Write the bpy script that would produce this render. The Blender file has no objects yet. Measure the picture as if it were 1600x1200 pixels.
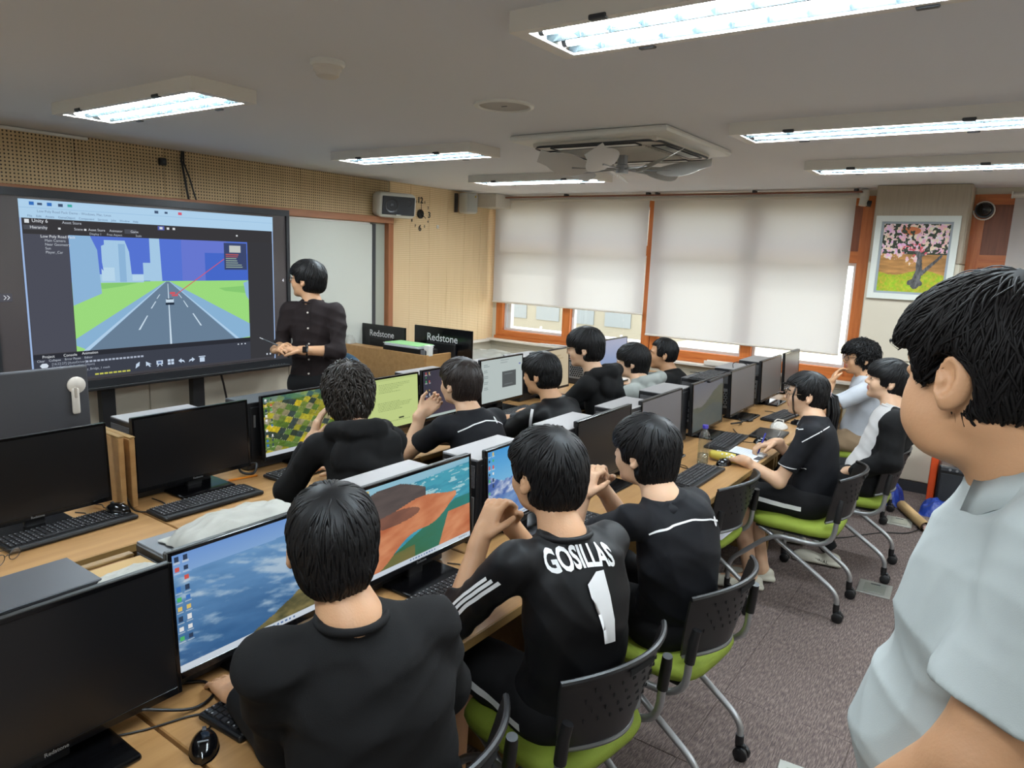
import bpy, bmesh, math, random
import numpy as np
from mathutils import Vector, Matrix
from mathutils.bvhtree import BVHTree
random.seed(7); RNG = np.random.default_rng(11)
scn = bpy.context.scene
COL = scn.collection
PI = math.pi
# ------------------------------------------------------------------ camera
ROT = np.array([[0.81264239, -0.1354404, 0.56680529],
                [0.58153645, 0.12540749, -0.80379619],
                [0.03778485, 0.9828168, 0.18067497]])
CAM_H = 1.80
cd = bpy.data.cameras.new('camera'); cam = bpy.data.objects.new('camera', cd); COL.objects.link(cam)
m4 = Matrix([list(ROT[0]) + [0.0], list(ROT[1]) + [0.0], list(ROT[2]) + [CAM_H], [0, 0, 0, 1]])
cam.matrix_world = m4
cd.sensor_width = 36.0; cd.lens = 1109.0 / 1600.0 * 36.0; cd.clip_start = 0.02; cd.clip_end = 200
scn.camera = cam
# ------------------------------------------------------------------ sky (hazy bright day) and exposure
w = bpy.data.worlds.new('sky'); scn.world = w; w.use_nodes = True
bgn = w.node_tree.nodes['Background']; bgn.inputs[0].default_value = (0.93, 0.97, 1.0, 1); bgn.inputs[1].default_value = 3.2
sun_d = bpy.data.lights.new('sun', 'SUN'); sun_d.energy = 2.0; sun_d.angle = 0.05; sun_d.color = (1, 0.94, 0.85)
sun = bpy.data.objects.new('sun', sun_d); COL.objects.link(sun); sun.rotation_euler = (math.radians(-38), math.radians(10), 0)
sun.location = (0, 12, 9)
scn.view_settings.view_transform = 'Standard'; scn.view_settings.look = 'None'
scn.view_settings.gamma = 1.0; scn.view_settings.use_curve_mapping = False
scn.view_settings.exposure = 0.66
TUBE_POWER = 84.0
cy = scn.cycles
cy.use_denoising = True; cy.max_bounces = 8; cy.diffuse_bounces = 4; cy.glossy_bounces = 3; cy.transmission_bounces = 6
cy.transparent_max_bounces = 12; cy.sample_clamp_indirect = 4.0; cy.caustics_reflective = False; cy.caustics_refractive = False

# ------------------------------------------------------------------ helpers: objects
def tag(o, label=None, cat=None, group=None, kind=None):
    if label: o['label'] = label
    if cat: o['category'] = cat
    if group: o['group'] = group
    if kind: o['kind'] = kind
    return o

def thing(name, label, cat, loc=(0, 0, 0), rotz=0.0, group=None):
    o = bpy.data.objects.new(name, None); COL.objects.link(o)
    o.location = loc; o.rotation_euler = (0, 0, rotz); o.empty_display_size = 0.1
    return tag(o, label, cat, group)

def link(name, me, parent=None, loc=(0, 0, 0)):
    o = bpy.data.objects.new(name, me); COL.objects.link(o)
    o.location = loc
    if parent is not None: o.parent = parent
    return o

def dup(root, loc, rotz=0.0, label=None, group=None):
    r = root.copy(); COL.objects.link(r); r.location = loc; r.rotation_euler = (0, 0, rotz)
    if label: r['label'] = label
    if group: r['group'] = group
    for ch in list(root.children):
        c = ch.copy(); COL.objects.link(c); c.parent = r
        for g in list(ch.children):
            d = g.copy(); COL.objects.link(d); d.parent = c
    return r

# ------------------------------------------------------------------ helpers: materials
MATS = {}
def hexc(r, g, b):
    f = lambda c: ((c / 255 + 0.055) / 1.055) ** 2.4 if c / 255 > 0.04045 else c / 255 / 12.92
    return (f(r), f(g), f(b), 1.0)

def mat(name, rgb, rough=0.6, metal=0.0, bump=0.0, bscale=60.0, var=0.0, vscale=4.0, spec=0.5, emit=None, estr=1.0, coat=0.0, stretch=None):
    if name in MATS: return MATS[name]
    m = bpy.data.materials.new(name); m.use_nodes = True; MATS[name] = m
    nt = m.node_tree; b = nt.nodes['Principled BSDF']
    col = hexc(*rgb) if max(rgb) > 1.0 else tuple(rgb) + (1.0,)
    b.inputs['Base Color'].default_value = col
    b.inputs['Roughness'].default_value = rough; b.inputs['Metallic'].default_value = metal
    b.inputs['Specular IOR Level'].default_value = spec
    if coat: b.inputs['Coat Weight'].default_value = coat
    if emit:
        b.inputs['Emission Color'].default_value = hexc(*emit); b.inputs['Emission Strength'].default_value = estr
    if bump or var:
        tc = nt.nodes.new('ShaderNodeTexCoord'); vec = tc.outputs['Object']
        if stretch:
            mp = nt.nodes.new('ShaderNodeMapping'); mp.inputs['Scale'].default_value = stretch
            nt.links.new(vec, mp.inputs['Vector']); vec = mp.outputs['Vector']
    if var:
        n = nt.nodes.new('ShaderNodeTexNoise'); n.inputs['Scale'].default_value = vscale; n.inputs['Detail'].default_value = 4
        nt.links.new(vec, n.inputs['Vector'])
        r = nt.nodes.new('ShaderNodeMapRange'); r.inputs['From Min'].default_value = 0.3; r.inputs['From Max'].default_value = 0.7
        r.inputs['To Min'].default_value = 1 - var; r.inputs['To Max'].default_value = 1 + var
        nt.links.new(n.outputs['Fac'], r.inputs['Value'])
        mx = nt.nodes.new('ShaderNodeVectorMath'); mx.operation = 'SCALE'; mx.inputs[0].default_value = col[:3]
        nt.links.new(r.outputs['Result'], mx.inputs['Scale']); nt.links.new(mx.outputs['Vector'], b.inputs['Base Color'])
    if bump:
        n2 = nt.nodes.new('ShaderNodeTexNoise'); n2.inputs['Scale'].default_value = bscale; n2.inputs['Detail'].default_value = 3
        nt.links.new(vec, n2.inputs['Vector'])
        bp = nt.nodes.new('ShaderNodeBump'); bp.inputs['Strength'].default_value = bump; bp.inputs['Distance'].default_value = 0.01
        nt.links.new(n2.outputs['Fac'], bp.inputs['Height']); nt.links.new(bp.outputs['Normal'], b.inputs['Normal'])
    return m

def emat(name, rgb, strength=1.0):
    if name in MATS: return MATS[name]
    m = bpy.data.materials.new(name); m.use_nodes = True; MATS[name] = m
    nt = m.node_tree; nt.nodes.clear()
    o = nt.nodes.new('ShaderNodeOutputMaterial'); e = nt.nodes.new('ShaderNodeEmission')
    e.inputs[0].default_value = hexc(*rgb); e.inputs[1].default_value = strength
    nt.links.new(e.outputs[0], o.inputs[0]); return m

def attr_emit(name='screen_image', strength=1.0):
    if name in MATS: return MATS[name]
    m = bpy.data.materials.new(name); m.use_nodes = True; MATS[name] = m
    nt = m.node_tree; b = nt.nodes['Principled BSDF']
    a = nt.nodes.new('ShaderNodeAttribute'); a.attribute_name = 'Col'
    b.inputs['Base Color'].default_value = (0.01, 0.01, 0.01, 1); b.inputs['Roughness'].default_value = 0.35
    b.inputs['Specular IOR Level'].default_value = 0.3
    nt.links.new(a.outputs['Color'], b.inputs['Emission Color']); b.inputs['Emission Strength'].default_value = strength
    return m

def attr_diffuse(name):
    if name in MATS: return MATS[name]
    m = bpy.data.materials.new(name); m.use_nodes = True; MATS[name] = m
    nt = m.node_tree; b = nt.nodes['Principled BSDF']
    a = nt.nodes.new('ShaderNodeAttribute'); a.attribute_name = 'Col'
    nt.links.new(a.outputs['Color'], b.inputs['Base Color']); b.inputs['Roughness'].default_value = 0.7
    return m

def wood(name, c1, c2, rough=0.45, axis=1, scale=3.0, bump=0.03):
    if name in MATS: return MATS[name]
    m = bpy.data.materials.new(name); m.use_nodes = True; MATS[name] = m
    nt = m.node_tree; b = nt.nodes['Principled BSDF']
    tc = nt.nodes.new('ShaderNodeTexCoord'); mp = nt.nodes.new('ShaderNodeMapping')
    s = [9 * scale, 9 * scale, 9 * scale]; s[axis] = 0.7 * scale; mp.inputs['Scale'].default_value = s
    n = nt.nodes.new('ShaderNodeTexNoise'); n.inputs['Scale'].default_value = 1.6; n.inputs['Detail'].default_value = 6; n.inputs['Roughness'].default_value = 0.65
    cr = nt.nodes.new('ShaderNodeValToRGB'); cr.color_ramp.elements[0].position = 0.3; cr.color_ramp.elements[1].position = 0.72
    cr.color_ramp.elements[0].color = hexc(*c1); cr.color_ramp.elements[1].color = hexc(*c2)
    nt.links.new(tc.outputs['Object'], mp.inputs['Vector']); nt.links.new(mp.outputs['Vector'], n.inputs['Vector'])
    nt.links.new(n.outputs['Fac'], cr.inputs['Fac']); nt.links.new(cr.outputs['Color'], b.inputs['Base Color'])
    b.inputs['Roughness'].default_value = rough
    bp = nt.nodes.new('ShaderNodeBump'); bp.inputs['Strength'].default_value = bump; bp.inputs['Distance'].default_value = 0.005
    nt.links.new(n.outputs['Fac'], bp.inputs['Height']); nt.links.new(bp.outputs['Normal'], b.inputs['Normal'])
    return m

def perforated(name, c1, c2, hole, pitch=(0.0225, 0.0225), rad=0.2, plane='yz', lines=0.0):
    """acoustic board: rows of small drilled holes"""
    if name in MATS: return MATS[name]
    m = bpy.data.materials.new(name); m.use_nodes = True; MATS[name] = m
    nt = m.node_tree; b = nt.nodes['Principled BSDF']; L = nt.links.new
    tc = nt.nodes.new('ShaderNodeTexCoord')
    mp = nt.nodes.new('ShaderNodeMapping'); mp.inputs['Scale'].default_value = (0, 1 / pitch[0], 1 / pitch[1])
    L(tc.outputs['Object'], mp.inputs['Vector'])
    fr = nt.nodes.new('ShaderNodeVectorMath'); fr.operation = 'FRACTION'; L(mp.outputs['Vector'], fr.inputs[0])
    sb = nt.nodes.new('ShaderNodeVectorMath'); sb.operation = 'SUBTRACT'; sb.inputs[1].default_value = (0, .5, .5); L(fr.outputs['Vector'], sb.inputs[0])
    ln = nt.nodes.new('ShaderNodeVectorMath'); ln.operation = 'LENGTH'; L(sb.outputs['Vector'], ln.inputs[0])
    mr = nt.nodes.new('ShaderNodeMapRange'); mr.inputs['From Min'].default_value = rad * .75; mr.inputs['From Max'].default_value = rad * 1.25
    L(ln.outputs['Value'], mr.inputs['Value'])
    mp2 = nt.nodes.new('ShaderNodeMapping'); mp2.inputs['Scale'].default_value = (20, 22, 1.2); L(tc.outputs['Object'], mp2.inputs['Vector'])
    n = nt.nodes.new('ShaderNodeTexNoise'); n.inputs['Scale'].default_value = 1.5; n.inputs['Detail'].default_value = 5; L(mp2.outputs['Vector'], n.inputs['Vector'])
    cr = nt.nodes.new('ShaderNodeValToRGB'); cr.color_ramp.elements[0].color = hexc(*c1); cr.color_ramp.elements[1].color = hexc(*c2)
    cr.color_ramp.elements[0].position = .3; cr.color_ramp.elements[1].position = .7; L(n.outputs['Fac'], cr.inputs['Fac'])
    mx = nt.nodes.new('ShaderNodeMix'); mx.data_type = 'RGBA'; mx.inputs[6].default_value = hexc(*hole)
    L(mr.outputs['Result'], mx.inputs[0]); L(cr.outputs['Color'], mx.inputs[7])
    L(mx.outputs[2], b.inputs['Base Color']); b.inputs['Roughness'].default_value = 0.6
    bp = nt.nodes.new('ShaderNodeBump'); bp.inputs['Strength'].default_value = 0.4; bp.inputs['Distance'].default_value = 0.003
    L(mr.outputs['Result'], bp.inputs['Height']); L(bp.outputs['Normal'], b.inputs['Normal'])
    return m

def carpet_mat(name, shift):
    m = bpy.data.materials.new(name); m.use_nodes = True
    nt = m.node_tree; b = nt.nodes['Principled BSDF']; L = nt.links.new
    tc = nt.nodes.new('ShaderNodeTexCoord')
    mp = nt.nodes.new('ShaderNodeMapping'); mp.inputs['Scale'].default_value = (230, 26, 1); mp.inputs['Location'].default_value = (shift, shift * 2, 0)
    L(tc.outputs['Object'], mp.inputs['Vector'])
    n = nt.nodes.new('ShaderNodeTexNoise'); n.inputs['Scale'].default_value = 1.0; n.inputs['Detail'].default_value = 3; L(mp.outputs['Vector'], n.inputs['Vector'])
    cr = nt.nodes.new('ShaderNodeValToRGB'); e = cr.color_ramp.elements
    e[0].position = .34; e[0].color = hexc(92, 84, 83); e[1].position = .66; e[1].color = hexc(140, 128, 123)
    k = e.new(.5); k.color = hexc(114, 102, 98)
    L(n.outputs['Fac'], cr.inputs['Fac'])
    n2 = nt.nodes.new('ShaderNodeTexNoise'); n2.inputs['Scale'].default_value = 260; n2.inputs['Detail'].default_value = 2; L(tc.outputs['Object'], n2.inputs['Vector'])
    mr = nt.nodes.new('ShaderNodeMapRange'); mr.inputs['From Min'].default_value = .3; mr.inputs['From Max'].default_value = .7
    mr.inputs['To Min'].default_value = .8; mr.inputs['To Max'].default_value = 1.2; L(n2.outputs['Fac'], mr.inputs['Value'])
    sc = nt.nodes.new('ShaderNodeVectorMath'); sc.operation = 'SCALE'; L(cr.outputs['Color'], sc.inputs[0]); L(mr.outputs['Result'], sc.inputs['Scale'])
    L(sc.outputs['Vector'], b.inputs['Base Color']); b.inputs['Roughness'].default_value = 0.95; b.inputs['Specular IOR Level'].default_value = 0.1
    bp = nt.nodes.new('ShaderNodeBump'); bp.inputs['Strength'].default_value = 0.5; bp.inputs['Distance'].default_value = 0.006
    L(n2.outputs['Fac'], bp.inputs['Height']); L(bp.outputs['Normal'], b.inputs['Normal'])
    return m

def glass_mat(name, tint=(1, 1, 1), refl=0.06):
    if name in MATS: return MATS[name]
    m = bpy.data.materials.new(name); m.use_nodes = True; MATS[name] = m
    nt = m.node_tree; nt.nodes.clear(); L = nt.links.new
    o = nt.nodes.new('ShaderNodeOutputMaterial'); t = nt.nodes.new('ShaderNodeBsdfTransparent'); t.inputs[0].default_value = tuple(tint) + (1,)
    g = nt.nodes.new('ShaderNodeBsdfGlossy'); g.inputs['Roughness'].default_value = 0.02
    mx = nt.nodes.new('ShaderNodeMixShader'); lw = nt.nodes.new('ShaderNodeLayerWeight'); lw.inputs[0].default_value = 0.15
    mr = nt.nodes.new('ShaderNodeMapRange'); mr.inputs['To Min'].default_value = refl; mr.inputs['To Max'].default_value = 0.6
    L(lw.outputs['Facing'], mr.inputs['Value']); L(mr.outputs['Result'], mx.inputs[0]); L(t.outputs[0], mx.inputs[1]); L(g.outputs[0], mx.inputs[2]); L(mx.outputs[0], o.inputs[0])
    return m

def blind_mat():
    m = bpy.data.materials.new('blind_fabric'); m.use_nodes = True
    nt = m.node_tree; nt.nodes.clear(); L = nt.links.new
    o = nt.nodes.new('ShaderNodeOutputMaterial'); d = nt.nodes.new('ShaderNodeBsdfDiffuse'); t = nt.nodes.new('ShaderNodeBsdfTranslucent')
    d.inputs[0].default_value = hexc(196, 195, 194); t.inputs[0].default_value = hexc(232, 230, 230)
    mx = nt.nodes.new('ShaderNodeMixShader'); mx.inputs[0].default_value = 0.21
    L(d.outputs[0], mx.inputs[1]); L(t.outputs[0], mx.inputs[2])
    L(mx.outputs[0], o.inputs[0]); return m

# ------------------------------------------------------------------ helpers: mesh building
class MB:
    def __init__(s): s.v = []; s.f = []; s.m = []
    def add(s, vs, fs, mi=0):
        o = len(s.v); s.v.extend([tuple(map(float, p)) for p in vs]); s.f.extend([tuple(i + o for i in f) for f in fs]); s.m.extend([mi] * len(fs)); return s
    def box(s, c, size, mi=0, rz=0.0, rx=0.0, ry=0.0):
        hx, hy, hz = [q / 2 for q in size]
        vs = [Vector((x, y, z)) for x in (-hx, hx) for y in (-hy, hy) for z in (-hz, hz)]
        if rz or rx or ry:
            R = Matrix.Rotation(rz, 3, 'Z') @ Matrix.Rotation(ry, 3, 'Y') @ Matrix.Rotation(rx, 3, 'X'); vs = [R @ q for q in vs]
        vs = [q + Vector(c) for q in vs]
        return s.add(vs, [(0, 1, 3, 2), (4, 6, 7, 5), (0, 4, 5, 1), (2, 3, 7, 6), (0, 2, 6, 4), (1, 5, 7, 3)], mi)
    def b2(s, lo, hi, mi=0):
        return s.box([(a + b) / 2 for a, b in zip(lo, hi)], [abs(b - a) for a, b in zip(lo, hi)], mi)
    def rbox(s, c, size, r=0.01, seg=2, mi=0, M=None):
        bm = bmesh.new(); bmesh.ops.create_cube(bm, size=1.0)
        for q in bm.verts: q.co = Vector((q.co.x * size[0], q.co.y * size[1], q.co.z * size[2]))
        bmesh.ops.bevel(bm, geom=list(bm.edges), offset=min(r, min(size) * .49), segments=seg, profile=0.5, affect='EDGES')
        vs = [q.co.copy() for q in bm.verts]; bm.verts.index_update(); fs = [tuple(q.index for q in f.verts) for f in bm.faces]; bm.free()
        if M is not None: vs = [M @ q for q in vs]
        return s.add([q + Vector(c) for q in vs], fs, mi)
    def tube(s, pts, r, n=8, mi=0, caps=True, closed=False):
        pts = [Vector(p) for p in pts]; N = len(pts)
        rr = r if isinstance(r, (list, tuple)) else [r] * N
        vs = []; up = None
        for i, p in enumerate(pts):
            if closed: t = pts[(i + 1) % N] - pts[i - 1]
            else: t = pts[min(i + 1, N - 1)] - pts[max(i - 1, 0)]
            if t.length < 1e-9: t = Vector((0, 0, 1))
            t.normalize()
            if up is None:
                up = Vector((0, 0, 1)) if abs(t.z) < 0.9 else Vector((1, 0, 0))
            a = (up - t * up.dot(t)); 
            if a.length < 1e-6: a = t.orthogonal()
            a.normalize(); b = t.cross(a); up = a
            for k in range(n):
                an = 2 * PI * k / n; vs.append(p + (a * math.cos(an) + b * math.sin(an)) * rr[i])
        fs = []
        for i in range(N if closed else N - 1):
            j = (i + 1) % N
            for k in range(n): fs.append((i * n + k, i * n + (k + 1) % n, j * n + (k + 1) % n, j * n + k))
        if caps and not closed: fs.append(tuple(range(n))[::-1]); fs.append(tuple(range((N - 1) * n, N * n)))
        return s.add(vs, fs, mi)
    def lathe(s, prof, n=20, mi=0, M=None, c=(0, 0, 0)):
        """prof: list of (r, z) turned around z"""
        vs = []; fs = []
        for r, z in prof:
            for k in range(n): vs.append(Vector((r * math.cos(2 * PI * k / n), r * math.sin(2 * PI * k / n), z)))
        for i in range(len(prof) - 1):
            for k in range(n): fs.append((i * n + k, i * n + (k + 1) % n, (i + 1) * n + (k + 1) % n, (i + 1) * n + k))
        fs.append(tuple(range(n))[::-1]); fs.append(tuple(range((len(prof) - 1) * n, len(prof) * n)))
        if M is not None: vs = [M @ q for q in vs]
        return s.add([q + Vector(c) for q in vs], fs, mi)
    def prism(s, poly, O, A, B, depth, mi=0):
        """poly in (a,b) coords on plane through O with axes A,B; extruded along A x B by depth"""
        O, A, B = Vector(O), Vector(A), Vector(B); Nn = A.cross(B); n = len(poly)
        v0 = [O + A * p[0] + B * p[1] for p in poly]; v1 = [q + Nn * depth for q in v0]
        fs = [tuple(range(n))[::-1], tuple(range(n, 2 * n))] + [(i, (i + 1) % n, n + (i + 1) % n, n + i) for i in range(n)]
        return s.add(v0 + v1, fs, mi)
    def build(s, name, mats, parent=None, loc=(0, 0, 0), smooth=False, rotz=0.0):
        me = bpy.data.meshes.new(name); me.from_pydata(s.v, [], s.f)
        if not isinstance(mats, (list, tuple)): mats = [mats]
        for q in mats: me.materials.append(q)
        if len(mats) > 1: me.polygons.foreach_set('material_index', s.m)
        if smooth: me.polygons.foreach_set('use_smooth', [True] * len(s.f))
        me.update(); o = link(name, me, parent, loc); o.rotation_euler = (0, 0, rotz)
        if smooth == 'auto':
            me.set_sharp_from_angle(angle=math.radians(38))
        return o

def fast_mesh(name, V, Q, mats, smooth=True, mi=None):
    me = bpy.data.meshes.new(name); nv = len(V); nf = len(Q); k = Q.shape[1]
    me.vertices.add(nv); me.vertices.foreach_set('co', np.ascontiguousarray(V, np.float32).ravel())
    me.loops.add(nf * k); me.loops.foreach_set('vertex_index', np.ascontiguousarray(Q, np.int32).ravel())
    me.polygons.add(nf); me.polygons.foreach_set('loop_start', np.arange(0, nf * k, k, dtype=np.int32))
    me.polygons.foreach_set('loop_total', np.full(nf, k, np.int32))
    for q in (mats if isinstance(mats, (list, tuple)) else [mats]): me.materials.append(q)
    if mi is not None: me.polygons.foreach_set('material_index', np.ascontiguousarray(mi, np.int32))
    me.update(calc_edges=True); me.validate()
    if smooth: me.polygons.foreach_set('use_smooth', np.ones(len(me.polygons), bool))
    return me

def text_verts(txt, size=1.0, extrude=0.0, bold=0.0, align='CENTER', spacing=1.0):
    cu = bpy.data.curves.new('lettering', 'FONT'); cu.body = txt; cu.size = size; cu.extrude = extrude; cu.offset = bold
    cu.align_x = align; cu.resolution_u = 3; cu.space_character = spacing
    ob = bpy.data.objects.new('lettering', cu); COL.objects.link(ob)
    dg = bpy.context.evaluated_depsgraph_get(); me = bpy.data.meshes.new_from_object(ob.evaluated_get(dg))
    vs = [v.co.copy() for v in me.vertices]; fs = [tuple(p.vertices) for p in me.polygons]
    bpy.data.objects.remove(ob); bpy.data.curves.remove(cu); bpy.data.meshes.remove(me)
    return vs, fs

def grid_image(name, fn, nu, nv, O, A, B, material, parent=None):
    """flat screen / canvas as a fine grid coloured cell by cell; fn(u,v)->rgb (sRGB 0..255), v down"""
    u = (np.arange(nu) + .5) / nu; v = (np.arange(nv) + .5) / nv
    U, V = np.meshgrid(u, v, indexing='ij'); C = fn(U, V) / 255.0
    C = np.where(C > .04045, ((C + .055) / 1.055) ** 2.4, C / 12.92).clip(0, 4)
    gu, gv = np.meshgrid(np.arange(nu + 1) / nu, np.arange(nv + 1) / nv, indexing='ij')
    P = np.array(O)[None, None] + gu[..., None] * np.array(A) + gv[..., None] * np.array(B)
    idx = np.arange((nu + 1) * (nv + 1)).reshape(nu + 1, nv + 1)
    Q = np.stack([idx[:-1, :-1], idx[:-1, 1:], idx[1:, 1:], idx[1:, :-1]], -1).reshape(-1, 4)
    me = fast_mesh(name, P.reshape(-1, 3), Q, material, smooth=False)
    at = me.color_attributes.new('Col', 'FLOAT_COLOR', 'CORNER')
    cc = np.concatenate([C, np.ones((nu, nv, 1))], -1).reshape(-1, 1, 4)
    at.data.foreach_set('color', np.repeat(cc, 4, 1).astype(np.float32).ravel())
    return link(name, me, parent)

def vnoise(x, y, seed=0):
    """cheap smooth value noise"""
    r = np.random.default_rng(seed).random((64, 64))
    xi = np.floor(x).astype(int); yi = np.floor(y).astype(int); fx = x - xi; fy = y - yi
    fx = fx * fx * (3 - 2 * fx); fy = fy * fy * (3 - 2 * fy)
    g = lambda a, b: r[a % 64, b % 64]
    return (g(xi, yi) * (1 - fx) + g(xi + 1, yi) * fx) * (1 - fy) + (g(xi, yi + 1) * (1 - fx) + g(xi + 1, yi + 1) * fx) * fy
def fbm(x, y, seed=0, o=4):
    t = 0; a = .5; s = 0
    for k in range(o): t = t + a * vnoise(x * 2 ** k, y * 2 ** k, seed + k); s += a; a *= .5
    return t / s
# ================================================================== THE ROOM
XF, YW, CE = -5.18, 6.87, 2.45          # board wall, window wall, ceiling height
XR, YB = 3.3, -2.6                      # back wall and corridor wall behind the photographer
M_ceil = mat('ceiling_paint', (226, 228, 232), 0.9, bump=0.05, bscale=90)
M_cream = mat('cream_panel', (205, 198, 180), 0.55, var=0.03, vscale=3)
M_creamd = mat('cream_grain_panel', (172, 160, 142), 0.6, var=0.06, vscale=5, stretch=(14, 14, 1))
M_white = mat('white_plastic', (222, 222, 216), 0.4)
M_offwhite = mat('offwhite_paint', (214, 208, 198), 0.5)
M_black = mat('black_plastic', (17, 17, 19), 0.45)
M_blackg = mat('black_gloss', (9, 9, 11), 0.16)
M_dgrey = mat('dark_grey_metal', (62, 64, 68), 0.45, 0.3)
M_alu = mat('silver_tube', (168, 170, 172), 0.35, 0.75)
M_owood = wood('orange_wood', (176, 92, 38), (206, 124, 62), 0.4, axis=2)
M_owoodh = wood('orange_wood_rail', (176, 92, 38), (206, 124, 62), 0.4, axis=0)
M_bwood = wood('brown_wood', (118, 66, 42), (140, 82, 54), 0.45, axis=2)
M_fwood = wood('board_frame_wood', (150, 98, 66), (172, 118, 82), 0.45, axis=1)
M_desk = wood('desk_wood', (160, 120, 74), (182, 143, 94), 0.4, axis=1, scale=2.0)
M_deske = wood('desk_edge_wood', (132, 104, 60), (150, 120, 72), 0.5, axis=1)
M_perf = perforated('acoustic_board', (192, 166, 124), (208, 182, 140), (50, 38, 26), (0.0225, 0.0225), 0.235)
M_perf2 = perforated('grooved_board', (230, 202, 158), (240, 214, 172), (168, 136, 92), (0.0225, 0.019), 0.22)

def struct(name, mb, m, parent=None, **k):
    o = mb.build(name, m, parent, **k)
    if parent is None: o['kind'] = 'structure'
    return o
# ---- floor with carpet tiles
carp = [carpet_mat('carpet_%d' % i, 3.7 * i) for i in range(5)]
fl = struct('floor', MB().b2((XF - .1, YB - .1, -0.12), (XR + .1, YW + .1, -0.006)), carp[0])
tile_me = []
for i in range(5):
    t = MB().rbox((0, 0, -0.003), (0.4985, 0.4985, 0.006), 0.002, 1).build('carpet_tile', carp[i], fl); tile_me.append(t.data); bpy.data.objects.remove(t)
for ix in range(-3, 4):
    for iy in range(1, 14):
        k = (ix * 7 + iy * 3 + ix * iy) % 5
        t = link('carpet_tile', tile_me[k], fl, (ix * 0.5 - 0.05, iy * 0.5 + 0.03, 0.0)); t.rotation_euler = (0, 0, PI if (ix + iy) % 2 else 0)
ring = MB(); x0, x1, y0, y1 = -3 * .5 - .3, 3 * .5 + .2, .5 - .22, 13 * .5 + .28
for lo, hi in (((XF, YB), (x0, YW)), ((x1, YB), (XR, YW)), ((x0, YB), (x1, y0)), ((x0, y1), (x1, YW))):
    ring.b2((lo[0], lo[1], -0.006), (hi[0], hi[1], 0.0))
ring.build('carpet_margin', carp[1], fl)
struct('ceiling', MB().b2((XF - .1, YB - .1, CE), (XR + .1, YW + .3, CE + 0.1)), M_ceil)
struct('wall_back', MB().b2((XR, YB - .1, 0), (XR + .1, YW, CE)), M_cream)
# corridor wall behind the photographer, with unseen windows added to let in fill light
wc = MB(); wc.b2((XF, YB - .1, 0), (XR, YB, 1.0)); wc.b2((XF, YB - .1, 2.2), (XR, YB, CE))
for a, b in ((XF, -3.2), (-.7, -.2), (2.3, XR)): wc.b2((a, YB - .1, 1.0), (b, YB, 2.2))
struct('wall_corridor', wc, M_cream)
for n_, (a, b) in enumerate(((-3.2, -.7), (-.2, 2.3))):
    fr = MB(); fr.b2((a, YB - .08, 1.0), (a + .06, YB, 2.2)); fr.b2((b - .06, YB - .08, 1.0), (b, YB, 2.2)); fr.b2((a + .06, YB - .08, 1.0), (b - .06, YB, 1.06)); fr.b2((a + .06, YB - .08, 2.14), (b - .06, YB, 2.2)); fr.b2(((a + b) / 2 - .03, YB - .08, 1.06), ((a + b) / 2 + .03, YB, 2.14))
    fo = struct('window_%d' % (n_ + 4), fr, M_owood)
    for q, r_ in ((a + .06, (a + b) / 2 - .03), ((a + b) / 2 + .03, b - .06)): MB().b2((q, YB - .045, 1.06), (r_, YB - .04, 2.14)).build('pane', glass_mat('fill_dimming_glass', (.5, .51, .5), .05), fo)  # pane tint weakens the daylight from these added windows
# ---- board wall
wf = struct('wall_front', MB().b2((XF - .1, YB - .1, 0), (XF, YW + .1, CE)), M_cream)
y = -2.55
while y < 5.1:                                         # acoustic panels above the boards
    y2 = min(y + 0.6, 5.108)
    MB().rbox((XF + .008, (y + y2) / 2, 2.276), (.016, y2 - y - .002, .346), .002, 1).build('acoustic_panel', M_perf, wf); y = y2 + .001
for i in range(6):                                     # grooved panels beside the window
    y = 5.125 + i * .2905
    MB().rbox((XF + .008, y + .1445, 1.605), (.016, .288, 1.69), .002, 1).build('grooved_panel', M_perf2, wf)
for y0, y1 in ((-2.5, -1.3), (-1.29, -.1), (-.09, 1.1), (1.11, 2.16), (2.17, 2.66), (2.67, 3.9), (3.91, 5.1), (5.11, 6.86)):
    MB().rbox((XF + .006, (y0 + y1) / 2, .42), (.012, y1 - y0, .68), .003, 1).build('lower_panel', M_cream, wf)
struct('trim_1', MB().b2((XF, 5.112, .76), (XF + .03, 5.124, 2.09)), M_white)
struct('trim_2', MB().rbox((XF + .03, 6.0, .77), (.06, 1.74, .03), .004), M_offwhite)
struct('baseboard_front', MB().b2((XF + .012, YB, 0), (XF + .026, YW, .08)), M_dgrey)
# white plastic cover strip under the ceiling edge
MB().rbox((XF + .026, 1.84, 2.437), (.02, 1.0, .02), .004).build('cable_cover', M_white, wf)
# ---- window wall: solid parts round the openings
WZ0, WZ1 = .80, 2.40
ww = MB()
ww.b2((XF - .1, YW, 0), (XR + .1, YW + .25, WZ0)); ww.b2((XF - .1, YW, WZ1), (XR + .1, YW + .25, CE))
ww.b2((XF - .1, YW, WZ0), (-5.11, YW + .25, WZ1)); ww.b2((-1.12, YW, WZ0), (-.41, YW + .25, WZ1)); ww.b2((2.1, YW, WZ0), (XR + .1, YW + .25, WZ1))
wwo = struct('wall_window', ww, M_cream)
for x0, x1 in ((-5.17, -4.2), (-4.19, -3.2), (-3.19, -2.2), (-2.19, -1.11), (-.4, .8), (.81, 2.0), (2.01, 3.29)):
    MB().rbox(((x0 + x1) / 2, YW - .006, .40), (x1 - x0, .012, .60), .003, 1).build('lower_panel', M_cream, wwo)
    MB().rbox(((x0 + x1) / 2, YW - .006, .735), (x1 - x0, .012, .06), .003, 1).build('upper_panel', M_cream, wwo)
struct('trim_3', MB().rbox((-3.14, YW - .05, .782), (4.06, .14, .026), .005), M_offwhite)
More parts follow.
